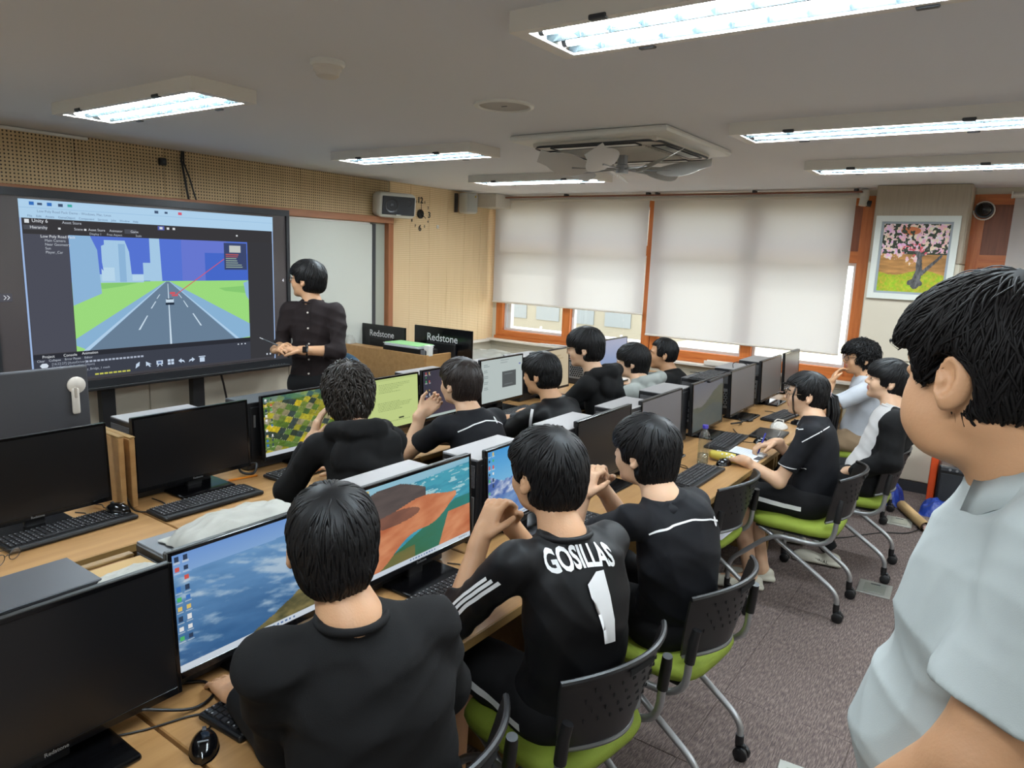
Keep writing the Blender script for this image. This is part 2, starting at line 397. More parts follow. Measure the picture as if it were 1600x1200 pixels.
struct('trim_4', MB().rbox((1.45, YW - .05, .782), (3.68, .14, .026), .005), M_offwhite)
struct('baseboard_window', MB().b2((XF, YW - .026, 0), (XR, YW - .012, .08)), M_dgrey)
# pillar between the windows, clad in panels
pl = struct('wall_pillar', MB().b2((-1.045, 6.515, 0), (-.425, YW + .1, CE)), M_cream)
for z0, z1, m in ((.09, .985, M_cream), (.99, 1.055, M_cream), (1.06, 1.845, M_cream), (1.85, 2.449, M_creamd)):
    MB().rbox((-.735, 6.507, (z0 + z1) / 2), (.64, .018, z1 - z0 - .002), .003, 1, M=None).build('pillar_panel', m, pl)
    for xs in (-1.054, -.416):
        MB().rbox((xs, 6.69, (z0 + z1) / 2), (.018, .35, z1 - z0 - .002), .003, 1).build('pillar_side_panel', m, pl)
struct('baseboard_pillar', MB().b2((-1.07, 6.485, 0), (-.40, 6.51, .085)), M_dgrey)
# ---- windows
M_glass = glass_mat('window_glass', (.97, .99, .98), .05)
M_sash = mat('white_sash', (206, 208, 210), 0.4)
def window(n, x0, x1, cols, panel=None):
    fr = MB(); y0, y1 = YW - .01, YW + .10
    fr.b2((x0, y0, WZ0), (x0 + .09, y1, WZ1)); fr.b2((x1 - .09, y0, WZ0), (x1, y1, WZ1))
    for c in cols: fr.b2((c - .05, y0, WZ0), (c + .05, y1, WZ1))
    root = fr.build('window_%d' % n, M_owood); root['kind'] = 'structure'
    h = MB(); h.b2((x0 + .09, y0 - .01, WZ0), (x1 - .09, y1, WZ0 + .095)); h.b2((x0 + .09, y0, 1.83), (x1 - .09, y1, 1.93)); h.b2((x0 + .09, y0, WZ1 - .08), (x1 - .09, y1, WZ1))
    h.build('frame_rail', M_owoodh, root)
    MB().b2((x0, y0 - .03, WZ0 - .004), (x1, y0 - .012, WZ0 + .03)).build('apron', M_owoodh, root)
    xs = [x0 + .09] + sum([[c - .05, c + .05] for c in cols], []) + [x1 - .09]
    for i in range(0, len(xs), 2):
        for za, zb in ((WZ0 + .095, 1.83), (1.93, WZ1 - .08)):
            a, b = xs[i], xs[i + 1]; yy = YW + .06
            s = MB(); t = .028
            s.b2((a, yy - .02, za), (a + t, yy + .03, zb)); s.b2((b - t, yy - .02, za), (b, yy + .03, zb)); s.b2((a + t, yy - .02, za), (b - t, yy + .03, za + t)); s.b2((a + t, yy - .02, zb - t), (b - t, yy + .03, zb))
            if za < 1 and i == 0: s.b2((a + t, yy, za), (a + t + .05, yy + .06, zb))
            sa = s.build('sash', M_sash, root)
            MB().b2((a + t, yy + .004, za + t), (b - t, yy + .009, zb - t)).build('pane', M_glass, sa)
    if panel: MB().b2((panel[0], y0 + .02, panel[2]), (panel[1], y1 + .01, panel[3])).build('side_panel', M_bwood, root)
    return root
window(1, -5.11, -3.11, [-4.13])
window(2, -3.10, -1.12, [-2.10], (-1.32, -1.10, 1.86, 2.41))
window(3, -.41, 2.1, [-.0, 1.05], (-.42, -.03, 1.80, 2.41))
# ---- roller blinds
M_blind = blind_mat()
def blind(x0, x1, z1, z0, label):
    t = thing('roller_blind', label, 'blind', ((x0 + x1) / 2, YW - .10, z1), 0, 'roller blinds at the windows')
    W = x1 - x0; H = z1 - z0; n = 40; vs = []; fs = []
    for i in range(n + 1):
        for j in range(13):
            u = i / n; v = j / 12
            vs.append((W * (u - .5), .0025 * math.sin(u * 21 + v * 2) + .004 * math.sin(u * 5), -H * v))
    for i in range(n):
        for j in range(12): a = i * 13 + j; fs.append((a, a + 13, a + 14, a + 1))
    MB().add(vs, fs).build('fabric', M_blind, t, smooth=True)
    MB().tube([(-W / 2, 0, -H), (W / 2, 0, -H)], .011, 8).build('bottom_bar', M_offwhite, t, smooth='auto')
    MB().tube([(-W / 2 - .02, .0, .012), (W / 2 + .02, .0, .012)], .022, 10).build('roller', M_offwhite, t, smooth='auto')
    for sx in (-1, 1): MB().rbox((sx * (W / 2 + .022), .01, .015), (.012, .06, .05), .003).build('bracket', M_white, t)
    return t
blind(-5.10, -3.165, 2.385, 1.235, 'white roller blind on the window beside the tan grooved wall, raised a little higher')
blind(-3.115, -1.255, 2.385, 1.03, 'white roller blind pulled lowest, left of the pillar with the painting')
blind(-.14, 2.05, 2.37, 1.30, 'white roller blind at the right edge, behind the standing man')
# curtain rail above the blinds
rl = thing('curtain_rail', 'thin double curtain rail under the ceiling above the two left blinds', 'rail', (-3.1, YW - .17, 2.43))
for dy, m in ((0, M_alu), (-.03, M_bwood)): MB().tube([(-2.0, dy, -.012), (1.9, dy, -.012)], .008, 6).build('rail', m, rl)
for x in (-1.95, -1.0, -.05, .05, 1.0, 1.85): MB().rbox((x, -.01, .004), (.03, .06, .022), .003).build('bracket', M_dgrey, rl)
# ---- outside: school yard, fence, block opposite
M_sand = mat('pale_yard', (206, 196, 166), 0.9, var=.06, vscale=.6)
struct('exterior_ground', MB().b2((-60, YW + .4, -3.6), (40, 70, -3.5)), M_sand)
M_bld = mat('pale_render', (140, 134, 122), 0.9); M_bwin = mat('far_window_glass', (122, 128, 134), 0.4)
bl = thing('school_block', 'pale building far outside beyond the yard', 'building', (-34, 40, -3.5))
MB().b2((-22, 0, 0), (16, 8, 9)).build('wall', M_bld, bl)
for ix in range(14):
    for iz in range(3): 
        o = MB().b2((-21 + ix * 2.6, -.06, 1 + iz * 2.8), (-19.2 + ix * 2.6, .02, 2.7 + iz * 2.8)).build('window', M_bwin, bl)
MB().b2((-22.3, -.4, 9), (16.3, 8.3, 9.4)).build('roof', mat('roof_grey', (150, 150, 152), .8), bl)
fn = thing('yard_fence', 'pale grey metal fence outside across the yard', 'fence', (-12, 16, -3.5))
M_fence = mat('fence_grey', (170, 172, 178), .5)
for i in range(24): MB().tube([(-14 + i * 1.2, 0, 0), (-14 + i * 1.2, 0, 3.4)], .035, 6).build('post', M_fence, fn)
for z in (.6, 1.5, 2.4, 3.3): MB().tube([(-14, 0, z), (13.6, 0, z)], .03, 6).build('rail', M_fence, fn)

# ================================================================== CEILING FITTINGS
M_lampw = mat('lamp_white_metal', (226, 222, 214), 0.45); M_refl = mat('lamp_reflector', (150, 172, 182), 0.22, 0.92)
M_tube = emat('lit_tube', (242, 250, 255), TUBE_POWER)
LW, LL = .30, 1.25
def lamp(cx, cy, label):
    t = thing('ceiling_lamp', label, 'lamp', (cx, cy, CE), 0, 'fluorescent ceiling lamps')
    hb = MB(); z = -.05
    hb.b2((-LL / 2, -LW / 2, -.012), (LL / 2, LW / 2, 0)); hb.b2((-LL / 2, -LW / 2, z), (-LL / 2 + .01, LW / 2, -.012)); hb.b2((LL / 2 - .01, -LW / 2, z), (LL / 2, LW / 2, -.012))
    hb.b2((-LL / 2 + .01, -LW / 2, z), (LL / 2 - .01, -LW / 2 + .008, -.012)); hb.b2((-LL / 2 + .01, LW / 2 - .008, z), (LL / 2 - .01, LW / 2, -.012))
    hb.build('housing', M_lampw, t)
    fr = MB()
    for s in (-1, 1):
        fr.b2((-LL / 2, s * LW / 2, z - .006), (LL / 2, s * (LW / 2 - .03), z)); fr.b2((s * LL / 2, -LW / 2 + .03, z - .006), (s * (LL / 2 - .045), LW / 2 - .03, z))
    fr.build('frame', M_lampw, t)
    for k, yc in enumerate((-.062, .062)):
        prof = [(-.058, -.049), (-.05, -.026), (-.025, -.014), (.025, -.014), (.05, -.026), (.058, -.049)]
        rf = MB(); vs = []; fs = []
        for x in (-LL / 2 + .03, LL / 2 - .03):
            for a, b in prof: vs.append((x, yc + a, b))
        for i in range(5): fs.append((i, i + 1, i + 7, i + 6))
        rf.add(vs, fs).build('reflector', M_refl, t)
        MB().tube([(-LL / 2 + .06, yc, -.034), (LL / 2 - .06, yc, -.034)], .013, 10, caps=False).build('tube', M_tube, t, smooth=True)
        cp = MB()
        for s in (-1, 1): cp.tube([(s * (LL / 2 - .06), yc, -.034), (s * (LL / 2 - .045), yc, -.034)], .014, 10)
        cp.build('tube_cap', M_dgrey, t)
    for i in range(1, 12):
        x = -LL / 2 + .045 + i * (LL - .09) / 12
        lv = MB()
        for yc in (-.062, .062):
            lv.add([(x, yc - .056, -.05), (x, yc + .056, -.05), (x, yc + .05, -.028), (x, yc + .018, -.049), (x, yc - .018, -.049), (x, yc - .05, -.028)], [(0, 4, 5), (0, 1, 3, 4), (1, 2, 3)])
        lv.build('louvre', M_refl, t)
    for s in (-1, 1):
        for x in (-.35, .35): MB().rbox((x, s * (LW / 2 - .004), z - .004), (.05, .02, .014), .004).build('clip', M_dgrey, t)
    return t
lamp(-3.43, 1.83, 'lit ceiling lamp above the big display, at the left edge')
lamp(-3.43, 3.60, 'lit ceiling lamp in front of the white and black wall speaker')
lamp(-3.43, 5.12, 'lit ceiling lamp near the first window, beyond the air conditioner')
lamp(-.615, 1.83, 'largest lit ceiling lamp at the top edge of the photo')
lamp(-.615, 3.62, 'lit ceiling lamp right of the air conditioner')
lamp(-.615, 5.05, 'lit ceiling lamp above the cherry tree painting')
for x_, y_, lb in ((-3.43, .08, 'added unseen fill lamp over the door end of the board wall'), (-.615, .08, 'added unseen fill lamp over the photographer'), (2.2, .08, 'added unseen fill lamp in the back corner by the corridor'), (2.2, 1.83, 'added unseen fill lamp at the back of the room'), (2.2, 3.62, 'added unseen fill lamp at the back, second from the windows'), (2.2, 5.05, 'added unseen fill lamp at the back by the windows')):
    lamp(x_, y_, lb)  # extra lamps out of view, added to raise the room light
# smoke detector
t = thing('smoke_detector', 'small white round smoke detector on the ceiling', 'detector', (-2.13, 1.80, CE))
MB().lathe([(.0, 0), (.062, 0), (.062, -.012), (.055, -.018)], 24).build('base', M_white, t, smooth='auto')
MB().lathe([(.05, -.018), (.05, -.03), (.042, -.04), (.04, -.05), (.03, -.056), (0, -.057)], 24).build('head', M_offwhite, t, smooth='auto')
t = thing('ceiling_speaker', 'flat round white ceiling speaker grille', 'speaker', (-1.99, 2.68, CE))
MB().lathe([(.135, 0), (.135, -.008), (.118, -.012), (.112, -.004)], 36).build('ring', M_white, t, smooth='auto')
MB().lathe([(.112, -.005), (0, -.0055)], 36).build('grille', mat('grille_grey', (188, 184, 178), .7, bump=.5, bscale=400), t)
MB().rbox((0, 0, -.007), (.03, .006, .002), .001).build('badge', M_dgrey, t)
# cassette air conditioner with add-on fan
AX, AY = -1.985, 3.84
t = thing('air_conditioner', 'square white ceiling cassette air conditioner with grille', 'air conditioner', (AX, AY, CE))
MB().rbox((0, 0, -.018), (.95, .95, .036), .016, 2).build('panel', M_white, t, smooth='auto')
MB().rbox((0, 0, -.045), (.76, .76, .03), .014, 2).build('inner_panel', M_offwhite, t, smooth='auto')
def frame_loop(R, c, z, n=6, r=.006):
    pts = []
    for sx, sy in ((1, 1), (-1, 1), (-1, -1), (1, -1)):
        for k in range(n + 1):
            a = math.atan2(sy, sx) - PI / 4 + k / n * PI / 2; pts.append((sx * (R - c) + c * math.cos(a), sy * (R - c) + c * math.sin(a), z))
    return pts
MB().tube(frame_loop(.385, .08, -.058), .006, 6, closed=True).build('seal_line', M_dgrey, t)
for k in range(4):
    a = k * PI / 2; ca, sa = math.cos(a), math.sin(a); R = Matrix.Rotation(a, 3, 'Z')
    MB().rbox(R @ Vector((.335, 0, -.062)), (.07, .5, .012), .006, 2, M=R).build('air_flap', M_white, t)
    MB().tube([R @ Vector(p) for p in ((.30, -.26, -.066), (.30, .26, -.066), (.372, .26, -.066), (.372, -.26, -.066))], .004, 6, closed=True).build('flap_gap', M_dgrey, t)
MB().rbox((0, 0, -.058), (.52, .52, .004), .001).build('grille_back', M_dgrey, t)
for i in range(22): MB().box((0, -.25 + i * .0238, -.064), (.52, .008, .010), rx=.5).build('grille_slat', M_offwhite, t)
M_blade = mat('clear_grey_blade', (205, 205, 203), .3)
t = thing('circulation_fan', 'grey blade fan hanging under the air conditioner', 'fan', (AX, AY, CE - .07))
MB().lathe([(.0, .005), (.03, .005), (.03, -.05), (.036, -.055), (.036, -.1), (.0, -.102)], 20).build('hub', mat('fan_hub', (150, 152, 154), .4), t, smooth='auto')
for k in range(7):
    a = k * 2 * PI / 7 + .35; R = Matrix.Rotation(a, 3, 'Z')
    MB().tube([R @ Vector((.03, 0, -.075)), R @ Vector((.30, 0, -.085))], .005, 6).build('rod', M_alu, t)
    vs = []; fs = []; n = 10
    for i in range(n + 1):
        u = i / n; x = .20 + u * .30; hw = .012 + .075 * math.sin(min(1, u * 1.15 + .06) * PI * .86) ** .8
        for s in (-1, 0, 1): vs.append(R @ Vector((x, s * hw + .02 * u, -.08 + s * hw * .55 + .05 * u * u)))
        for s in (-1, 0, 1): vs.append(R @ Vector((x, s * hw + .02 * u, -.083 + s * hw * .55 + .05 * u * u)))
    for i in range(n):
        a0, b0 = i * 6, i * 6 + 6
        fs += [(a0, a0 + 1, b0 + 1, b0), (a0 + 1, a0 + 2, b0 + 2, b0 + 1), (a0 + 3, b0 + 3, b0 + 4, a0 + 4), (a0 + 4, b0 + 4, b0 + 5, a0 + 5), (a0, b0, b0 + 3, a0 + 3), (a0 + 2, a0 + 5, b0 + 5, b0 + 2)]
    fs += [(0, 3, 4, 1), (1, 4, 5, 2), (n * 6, n * 6 + 1, n * 6 + 4, n * 6 + 3), (n * 6 + 1, n * 6 + 2, n * 6 + 5, n * 6 + 4)]
    MB().add(vs, fs).build('blade', M_blade, t, smooth='auto')
# ducts / boxes near the corner
MB_ = MB().rbox((0, 0, -.075), (.26, .34, .15), .006, 2).build('corner_box', M_offwhite); MB_.location = (-5.02, 6.66, 2.449)
tag(MB_, 'plain white boxed duct under the ceiling in the window corner', 'duct')
# ================================================================== BOARD WALL
# ---- whiteboard set in a wooden surround
M_wb = mat('whiteboard_enamel', (206, 210, 202), 0.25, spec=.4); M_wbg = mat('green_grey_board', (172, 178, 166), 0.4)
t = thing('whiteboard', 'wide pale whiteboard in a wooden surround behind the teacher', 'whiteboard', (XF, 1.4, .80))
MB().b2((.0, -3.6, .02), (.03, 3.66, 1.24)).build('backing', M_wbg, t)
for y0, y1 in ((-3.4, -.4), (.0, 1.8), (1.82, 3.46)):
    MB().rbox((.045, (y0 + y1) / 2, .63), (.02, y1 - y0, 1.19), .004).build('sliding_board', M_wb, t)
MB().b2((.03, 3.455, .03), (.062, 3.495, 1.23)).build('edge_profile', M_dgrey, t)
MB().b2((.03, -3.5, 1.225), (.06, 3.42, 1.24)).build('top_rail', M_white, t)
MB().rbox((.045, .03, 1.272), (.09, 7.36, .062), .006).build('top_frame', M_fwood, t)
MB().rbox((.045, 3.675, .62), (.09, .065, 1.243), .006).build('side_frame', wood('board_frame_wood_v', (150, 92, 58), (172, 112, 74), .45, axis=2), t)
MB().rbox((.06, .03, .0), (.12, 7.3, .04), .006).build('pen_ledge', M_fwood, t)
# ---- big interactive display on its stand
DX = -4.95
t = thing('interactive_display', 'big black interactive display on a stand showing a driving game scene', 'display', (DX, 2.70, 0))
y0, y1, z0, z1 = 1.64 - 2.70, 3.765 - 2.70, .80, 2.075
MB().rbox((-.055, (y0 + y1) / 2, (z0 + z1) / 2), (.08, y1 - y0, z1 - z0), .012, 2).build('casing', M_black, t)
bz = MB()
bz.b2((-.02, y0, z1 - .045), (.012, y1, z1)); bz.b2((-.02, y0, z0), (.018, y1, z0 + .066)); bz.b2((-.02, y0, z0 + .066), (.012, y0 + .03, z1 - .045)); bz.b2((-.02, y1 - .03, z0 + .066), (.012, y1, z1 - .045))
bz.build('bezel', mat('bezel_grey', (40, 42, 46), .4, .3), t)
MB().rbox((.03, (y0 + y1) / 2, z0 + .012), (.05, y1 - y0 - .1, .022), .005).build('pen_tray', M_black, t)
MB().b2((-.014, y0 + .03, z0 + .066), (-.002, y1 - .03, z1 - .045)).build('screen_panel', mat('screen_dark', (78, 73, 74), .22), t)
for yy in (2.29 - 2.7, 2.95 - 2.7):
    MB().b2((-.10, yy - .045, .05), (-.04, yy + .045, .85)).build('stand_post', M_black, t)
for yy in (2.29 - 2.7, 2.95 - 2.7): MB().rbox((-.03, yy, .035), (.30, .09, .05), .01).build('stand_foot', M_black, t)
MB().b2((-.10, -.37, .45), (-.06, .21, .53)).build('stand_crossbar', M_black, t)
for k in range(6): MB().b2((.018, y1 - .22 + k * .026, z0 + .02), (.0195, y1 - .208 + k * .026, z0 + .026)).build('button', M_alu, t)
# picture: flat colour shapes on the panel (u right, v down over the mirrored desktop)
def UV(u, v, lay=0): return (.0005 + lay * .0004, 1.827 - 2.70 + u * 1.784, 2.013 - v * 1.137)
LAY = [0]
def shape(rgb, poly, name='screen_shape', s=1.0):
    LAY[0] += 1; mb = MB(); mb.add([UV(u, v, LAY[0]) for u, v in poly], [tuple(range(len(poly)))])
    return mb, emat('px_%d_%d_%d' % rgb, rgb, s)
SH = {}
def S(rgb, *polys, s=.54):
    LAY[0] += 1
    key = rgb; mb, m = SH.setdefault(key, (MB(), emat('pix_%d_%d_%d' % rgb, rgb, s)))
    for poly in polys: mb.add([UV(u, v, LAY[0]) for u, v in poly], [tuple(range(len(poly)))])
def rect(u0, v0, u1, v1): return [(u0, v0), (u0, v1), (u1, v1), (u1, v0)]
S((74, 73, 78), rect(0, 0, 1, 1))                                # editor grey
S((168, 196, 240), rect(0, 0, .006, 1), rect(.994, 0, 1, 1))
S((186, 222, 250), rect(0, 0, 1, .098)); S((160, 200, 236), rect(0, .042, 1, .0445))
S((62, 61, 64), rect(.006, .098, .994, .18)); S((84, 86, 94), rect(.01, .134, .083, .158), rect(.345, .133, .39, .158))
S((48, 50, 58), rect(.006, .834, .868, .862)); S((66, 70, 82), rect(.006, .862, .868, .985)); S((62, 62, 66), rect(.868, .18, .994, .985))
S((82, 84, 96), rect(.008, .182, .146, .83))
G = lambda u, v: (.148 + u * .718, .18 + v * .652)                # game view
def gr(u0, v0, u1, v1): return [G(u0, v0), G(u0, v1), G(u1, v1), G(u1, v0)]
S((92, 124, 224), gr(0, 0, 1, .40)); S((110, 128, 222), gr(.58, 0, .86, .40)); S((76, 112, 214), gr(.72, .12, 1, .40))
S((166, 232, 134), gr(0, .395, 1, 1)); S((144, 214, 122), [G(0, .42), G(.15, .46), G(.24, .44), G(.35, .40), G(.15, .41)], [G(.8, .47), G(.98, .45), G(.99, .53), G(.84, .5)])
S((176, 214, 244), gr(0, .33, .36, .405), [G(.15, .03), G(.27, .03), G(.29, .13), G(.30, .40), G(.15, .40)], [G(.40, 0), G(.455, 0), G(.462, .395), G(.395, .395), G(.40, .225)], gr(.36, .225, .45, .39))
S((150, 192, 230), [G(0, 0), G(.10, 0), G(.13, .12), G(.14, .50), G(0, .60)], [G(.965, .42), G(1, .40), G(1, .60), G(.98, .55)], gr(.235, .06, .27, .40))
S((196, 228, 250), gr(.145, .27, .21, .39), gr(.30, .335, .36, .39)); S((92, 124, 224), [G(.11, 0), G(.165, 0), G(.165, .07), G(.14, .09), G(.155, .3), G(.135, .26), G(.13, .12)])
S((146, 190, 226), [G(.478, .40), G(.505, .40), G(1, .85), G(1, .99), G(.93, 1.0), G(.06, 1.0), G(0, .95), G(0, .89)])
S((112, 136, 160), [G(.482, .40), G(.50, .40), G(.90, 1.0), G(.06, 1.0)])
S((188, 220, 248), [G(.478, .40), G(.481, .40), G(.058, 1.0), G(.03, 1.0)], [G(.501, .40), G(.504, .40), G(.925, 1.0), G(.905, 1.0)])
S((214, 234, 250), [G(.489, .42), G(.4925, .42), G(.499, 1.0), G(.488, 1.0)], [G(.365, .715), G(.372, .715), G(.325, .845), G(.315, .845)], [G(.627, .715), G(.635, .715), G(.683, .84), G(.674, .84)],
  [G(.415, .585), G(.421, .585), G(.395, .65), G(.388, .65)], [G(.575, .585), G(.58, .585), G(.605, .65), G(.598, .65)], [G(.44, .52), G(.445, .52), G(.428, .56), G(.423, .56)], [G(.548, .52), G(.552, .52), G(.57, .56), G(.565, .56)])
S((210, 230, 246), gr(.475, .565, .52, .605)); S((36, 48, 66), gr(.473, .60, .522, .622), gr(.478, .562, .517, .57))
S((226, 92, 104), [G(.535, .52), G(.86, .15), G(.862, .156), G(.538, .526)], gr(.50, .50, .53, .52), gr(.51, .525, .545, .54))
S((66, 78, 118), gr(.84, .015, .99, .285)); S((206, 210, 206), gr(.875, .04, .95, .11)); S((178, 96, 104), gr(.85, .125, .935, .14), gr(.85, .148, .93, .158)); S((176, 200, 176), gr(.85, .168, .92, .175), gr(.85, .19, .925, .198), gr(.85, .212, .93, .219), gr(.85, .233, .955, .24), gr(.85, .254, .96, .262))
S((232, 236, 240), rect(.012, .104, .026, .124), rect(.476, .108, .49, .124), rect(.506, .11, .516, .123), rect(.53, .11, .54, .123), rect(.81, .135, .818, .145), rect(.20, .142, .208, .152), rect(.115, .142, .123, .152))
S((96, 108, 190), rect(.47, .104, .496, .128)); S((232, 236, 240), rect(.477, .109, .489, .123))
S((60, 120, 200), rect(.03, .012, .045, .03), rect(.085, .012, .1, .03)); S((70, 90, 120), rect(.055, .016, .07, .028), rect(.12, .014, .135, .03), rect(.46, .014, .475, .03), rect(.5, .016, .512, .028)); S((226, 96, 120), rect(.555, .014, .57, .03)); S((70, 180, 170), rect(.15, .014, .165, .028))
S((224, 236, 248), [(.022, .895), (.03, .884), (.044, .884), (.05, .897), (.044, .912), (.052, .92), (.03, .914)])
S((228, 186, 84), [(.037, .945), (.051, .972), (.023, .972)])
S((206, 224, 246), [(.352, .965), (.356, .938), (.37, .925), (.368, .95)], [(.394, .928), (.394, .958), (.401, .951), (.408, .964), (.413, .961), (.407, .949), (.416, .947)],
  rect(.436, .93, .462, .955), [(.442, .955), (.446, .955), (.442, .966), (.437, .966)], [(.452, .955), (.456, .955), (.461, .966), (.456, .966)], rect(.482, .929, .4935, .944), rect(.4965, .929, .508, .944), rect(.482, .948, .4935, .963), rect(.4965, .948, .508, .963),
  [(.527, .945), (.54, .93), (.54, .939), (.55, .943), (.555, .96), (.546, .951), (.54, .951), (.54, .96)], [(.599, .945), (.586, .93), (.586, .939), (.576, .943), (.571, .96), (.58, .951), (.586, .951), (.586, .96)],
  rect(.62, .937, .642, .966), rect(.616, .928, .646, .934))
S((100, 120, 160), rect(.442, .936, .456, .949))
S((220, 228, 240), rect(.80, .868, .806, .876), rect(.817, .868, .823, .876), rect(.834, .868, .84, .876), rect(.945, .955, .952, .967), rect(.962, .955, .969, .967))
ALL = MB(); AM = []
for rgb, (mb, m) in SH.items(): ALL.add(mb.v, mb.f, len(AM)); AM.append(m)
ALL.build('screen_picture', AM, t)['kind'] = 'stuff'
TXT = MB(); TM = []
def stext(txt, u, v, size, rgb=(226, 230, 236), s=.62):
    vs, fs = text_verts(txt, size, align='LEFT'); LAY[0] += 1
    b = UV(u, v, LAY[0]); m_ = emat('txt_%d_%d_%d' % rgb, rgb, s)
    if m_ not in TM: TM.append(m_)
    TXT.add([(b[0], b[1] + p.x, b[2] + p.y) for p in vs], fs, TM.index(m_))
stext('Unity 6', .033, .119, .030); stext('Hierarchy', .026, .152, .024); stext('Low Poly Road Pack', .056, .198, .024); stext('Main Camera', .068, .219, .022, (190, 196, 206)); stext('Near Geometry', .068, .240, .022, (190, 196, 206)); stext('Sun', .068, .261, .022, (190, 196, 206)); stext('Player_Car', .068, .282, .022, (190, 196, 206))
stext('Asset Store', .127, .120, .024, (190, 196, 206)); stext('Scene', .165, .152, .022, (200, 204, 212)); stext('Asset Store', .212, .152, .022, (200, 204, 212)); stext('Animator', .285, .152, .022, (200, 204, 212)); stext('Game', .362, .152, .022, (200, 204, 212)); stext('Display 1', .215, .174, .02, (180, 186, 196)); stext('Free Aspect', .275, .174, .02, (180, 186, 196)); stext('Scale', .38, .174, .02, (180, 186, 196))
stext('File    Edit    Assets    GameObject    Component    Services    Jobs    Window    Help', .02, .092, .019, (96, 120, 150)); stext('Low Poly Road Pack Demo - Windows, Mac, Linux', .05, .066, .021, (110, 132, 160))
stext('Project', .03, .853, .024); stext('Console', .098, .853, .024); stext('Animation', .16, .85, .024); stext('Clear    Collapse    Error Pause    Editor', .012, .874, .02, (186, 194, 206))
stext('[16:22:27] [AutoDriver]', .058, .896, .021, (170, 178, 192)); stext('UnityEngine.Debug:Log (object)', .058, .914, .02, (160, 168, 184)); stext('[16:22:27] Near Highway_Bridge_1 mesh', .058, .942, .021, (170, 178, 192))
S2 = TXT; LAY[0] += 1; TM.append(emat('log_text', (150, 158, 174), .8)); i2 = len(TM) - 1
for k in range(16): S2.add([UV(u, v, LAY[0]) for u, v in rect(.17 + k * .0135, .886, .18 + k * .0135, .897)], [(0, 1, 2, 3)], i2)
S3 = TXT; LAY[0] += 1; TM.append(emat('warn_text', (196, 196, 90), .6)); i3 = len(TM) - 1
for k in range(8): S3.add([UV(u, v, LAY[0]) for u, v in rect(.20 + k * .0165, .966, .213 + k * .0165, .976)], [(0, 1, 2, 3)], i3)
TXT.build('screen_text', TM, t)['kind'] = 'stuff'
MB().add([(.0008, y0 + .05, 1.40), (.0008, y0 + .115, 1.40), (.0008, y0 + .115, 1.45), (.0008, y0 + .05, 1.45)], [(0, 1, 2, 3)]).build('side_tab', emat('tab_grey', (92, 92, 100), .5), t)
for k in (0, .018): MB().add([(.0014, y0 + .068 + k, 1.438), (.0014, y0 + .073 + k, 1.438), (.0014, y0 + .085 + k, 1.425), (.0014, y0 + .073 + k, 1.412), (.0014, y0 + .068 + k, 1.412), (.0014, y0 + .080 + k, 1.425)], [(0, 5, 2, 1), (5, 4, 3, 2)]).build('side_tab_arrow', emat('tab_white', (230, 232, 240), .6), t)
MB().add([(.0014, y1 - .075, 1.51), (.0014, y1 - .058, 1.50), (.0014, y1 - .06, 1.525), (.0014, y1 - .058, 1.53)], [(0, 1, 2, 3)]).build('side_tab_arrow', emat('tab_white', (230, 232, 240), .6), t)
# ---- cables and wall box above the display
MB().tube([(XF + .04, 2.985, 2.445), (XF + .045, 2.975, 2.38), (XF + .05, 2.99, 2.27), (XF + .06, 3.0, 2.16), (XF + .09, 3.0, 2.06)], .008, 6).build('display_cable', M_black)
tag(bpy.data.objects['display_cable'], 'straight black cable hanging from the ceiling to the display top', 'cable')
MB().tube([(XF + .04, 2.998, 2.445), (XF + .05, 2.99, 2.36), (XF + .055, 3.03, 2.25), (XF + .065, 3.06, 2.12), (XF + .09, 3.07, 2.06)], .006, 6).build('display_cable', M_black)
tag(bpy.data.objects['display_cable.001'], 'thinner black cable that splays right above the display', 'cable')
o = MB().rbox((0, 0, 0), (.03, .05, .05), .006).build('wall_socket', M_black); o.location = (XF + .03, 2.84, 2.355); tag(o, 'small black socket box on the perforated wall above the display', 'socket')
MB().rbox((.017, 0, 0), (.008, .026, .026), .004).build('socket_face', M_dgrey, o)
o = MB().tube([(-5.05, 3.17, .80), (-5.06, 3.2, .70), (-5.09, 3.24, .58), (-5.1, 3.26, .3), (-5.1, 3.27, .02)], .008, 6).build('power_cable', M_black); tag(o, 'black power cable hanging below the display', 'cable')
# ---- wall speakers
t = thing('wall_speaker', 'white wall speaker with dark front and two cones', 'speaker', (XF + .03, 5.06, 2.11))
R = Matrix.Rotation(-.35, 3, 'Z') @ Matrix.Rotation(.1, 3, 'Y')
MB().rbox((.11, 0, .105), (.20, .40, .235), .055, 4, M=R).build('cabinet', M_white, t, smooth='auto')
off = R @ Vector((.103, 0, 0)) + Vector((.11, 0, .105))
MB().rbox(off, (.012, .335, .172), .005, 1, M=R).build('front_grille', mat('speaker_front', (52, 55, 60), .6, bump=.3, bscale=500), t)
def cone(yy, zz, r, nm):
    c = off + R @ Vector((.005, yy, zz)); RM = R @ Matrix.Rotation(PI / 2, 3, 'Y')
    MB().lathe([(r, .0), (r, .004), (r * .85, .004), (r * .75, .001), (r * .3, -.001), (r * .28, .003), (0, .004)], 24, M=RM, c=c).build(nm, mat('cone_black', (30, 31, 34), .35), t, smooth='auto')
cone(-.075, 0, .07, 'woofer'); cone(.10, .032, .032, 'tweeter')
MB().rbox(off + R @ Vector((.007, .0, -.085)), (.003, .05, .008), .001, 1, M=R).build('badge', M_white, t)
MB().rbox((.0, 0, .10), (.06, .08, .12), .01).build('bracket', M_dgrey, t)
t = thing('corner_speaker', 'slim grey white column speaker next to the clock', 'speaker', (XF + .03, 6.2, 2.22))
R = Matrix.Rotation(-.2, 3, 'Z')
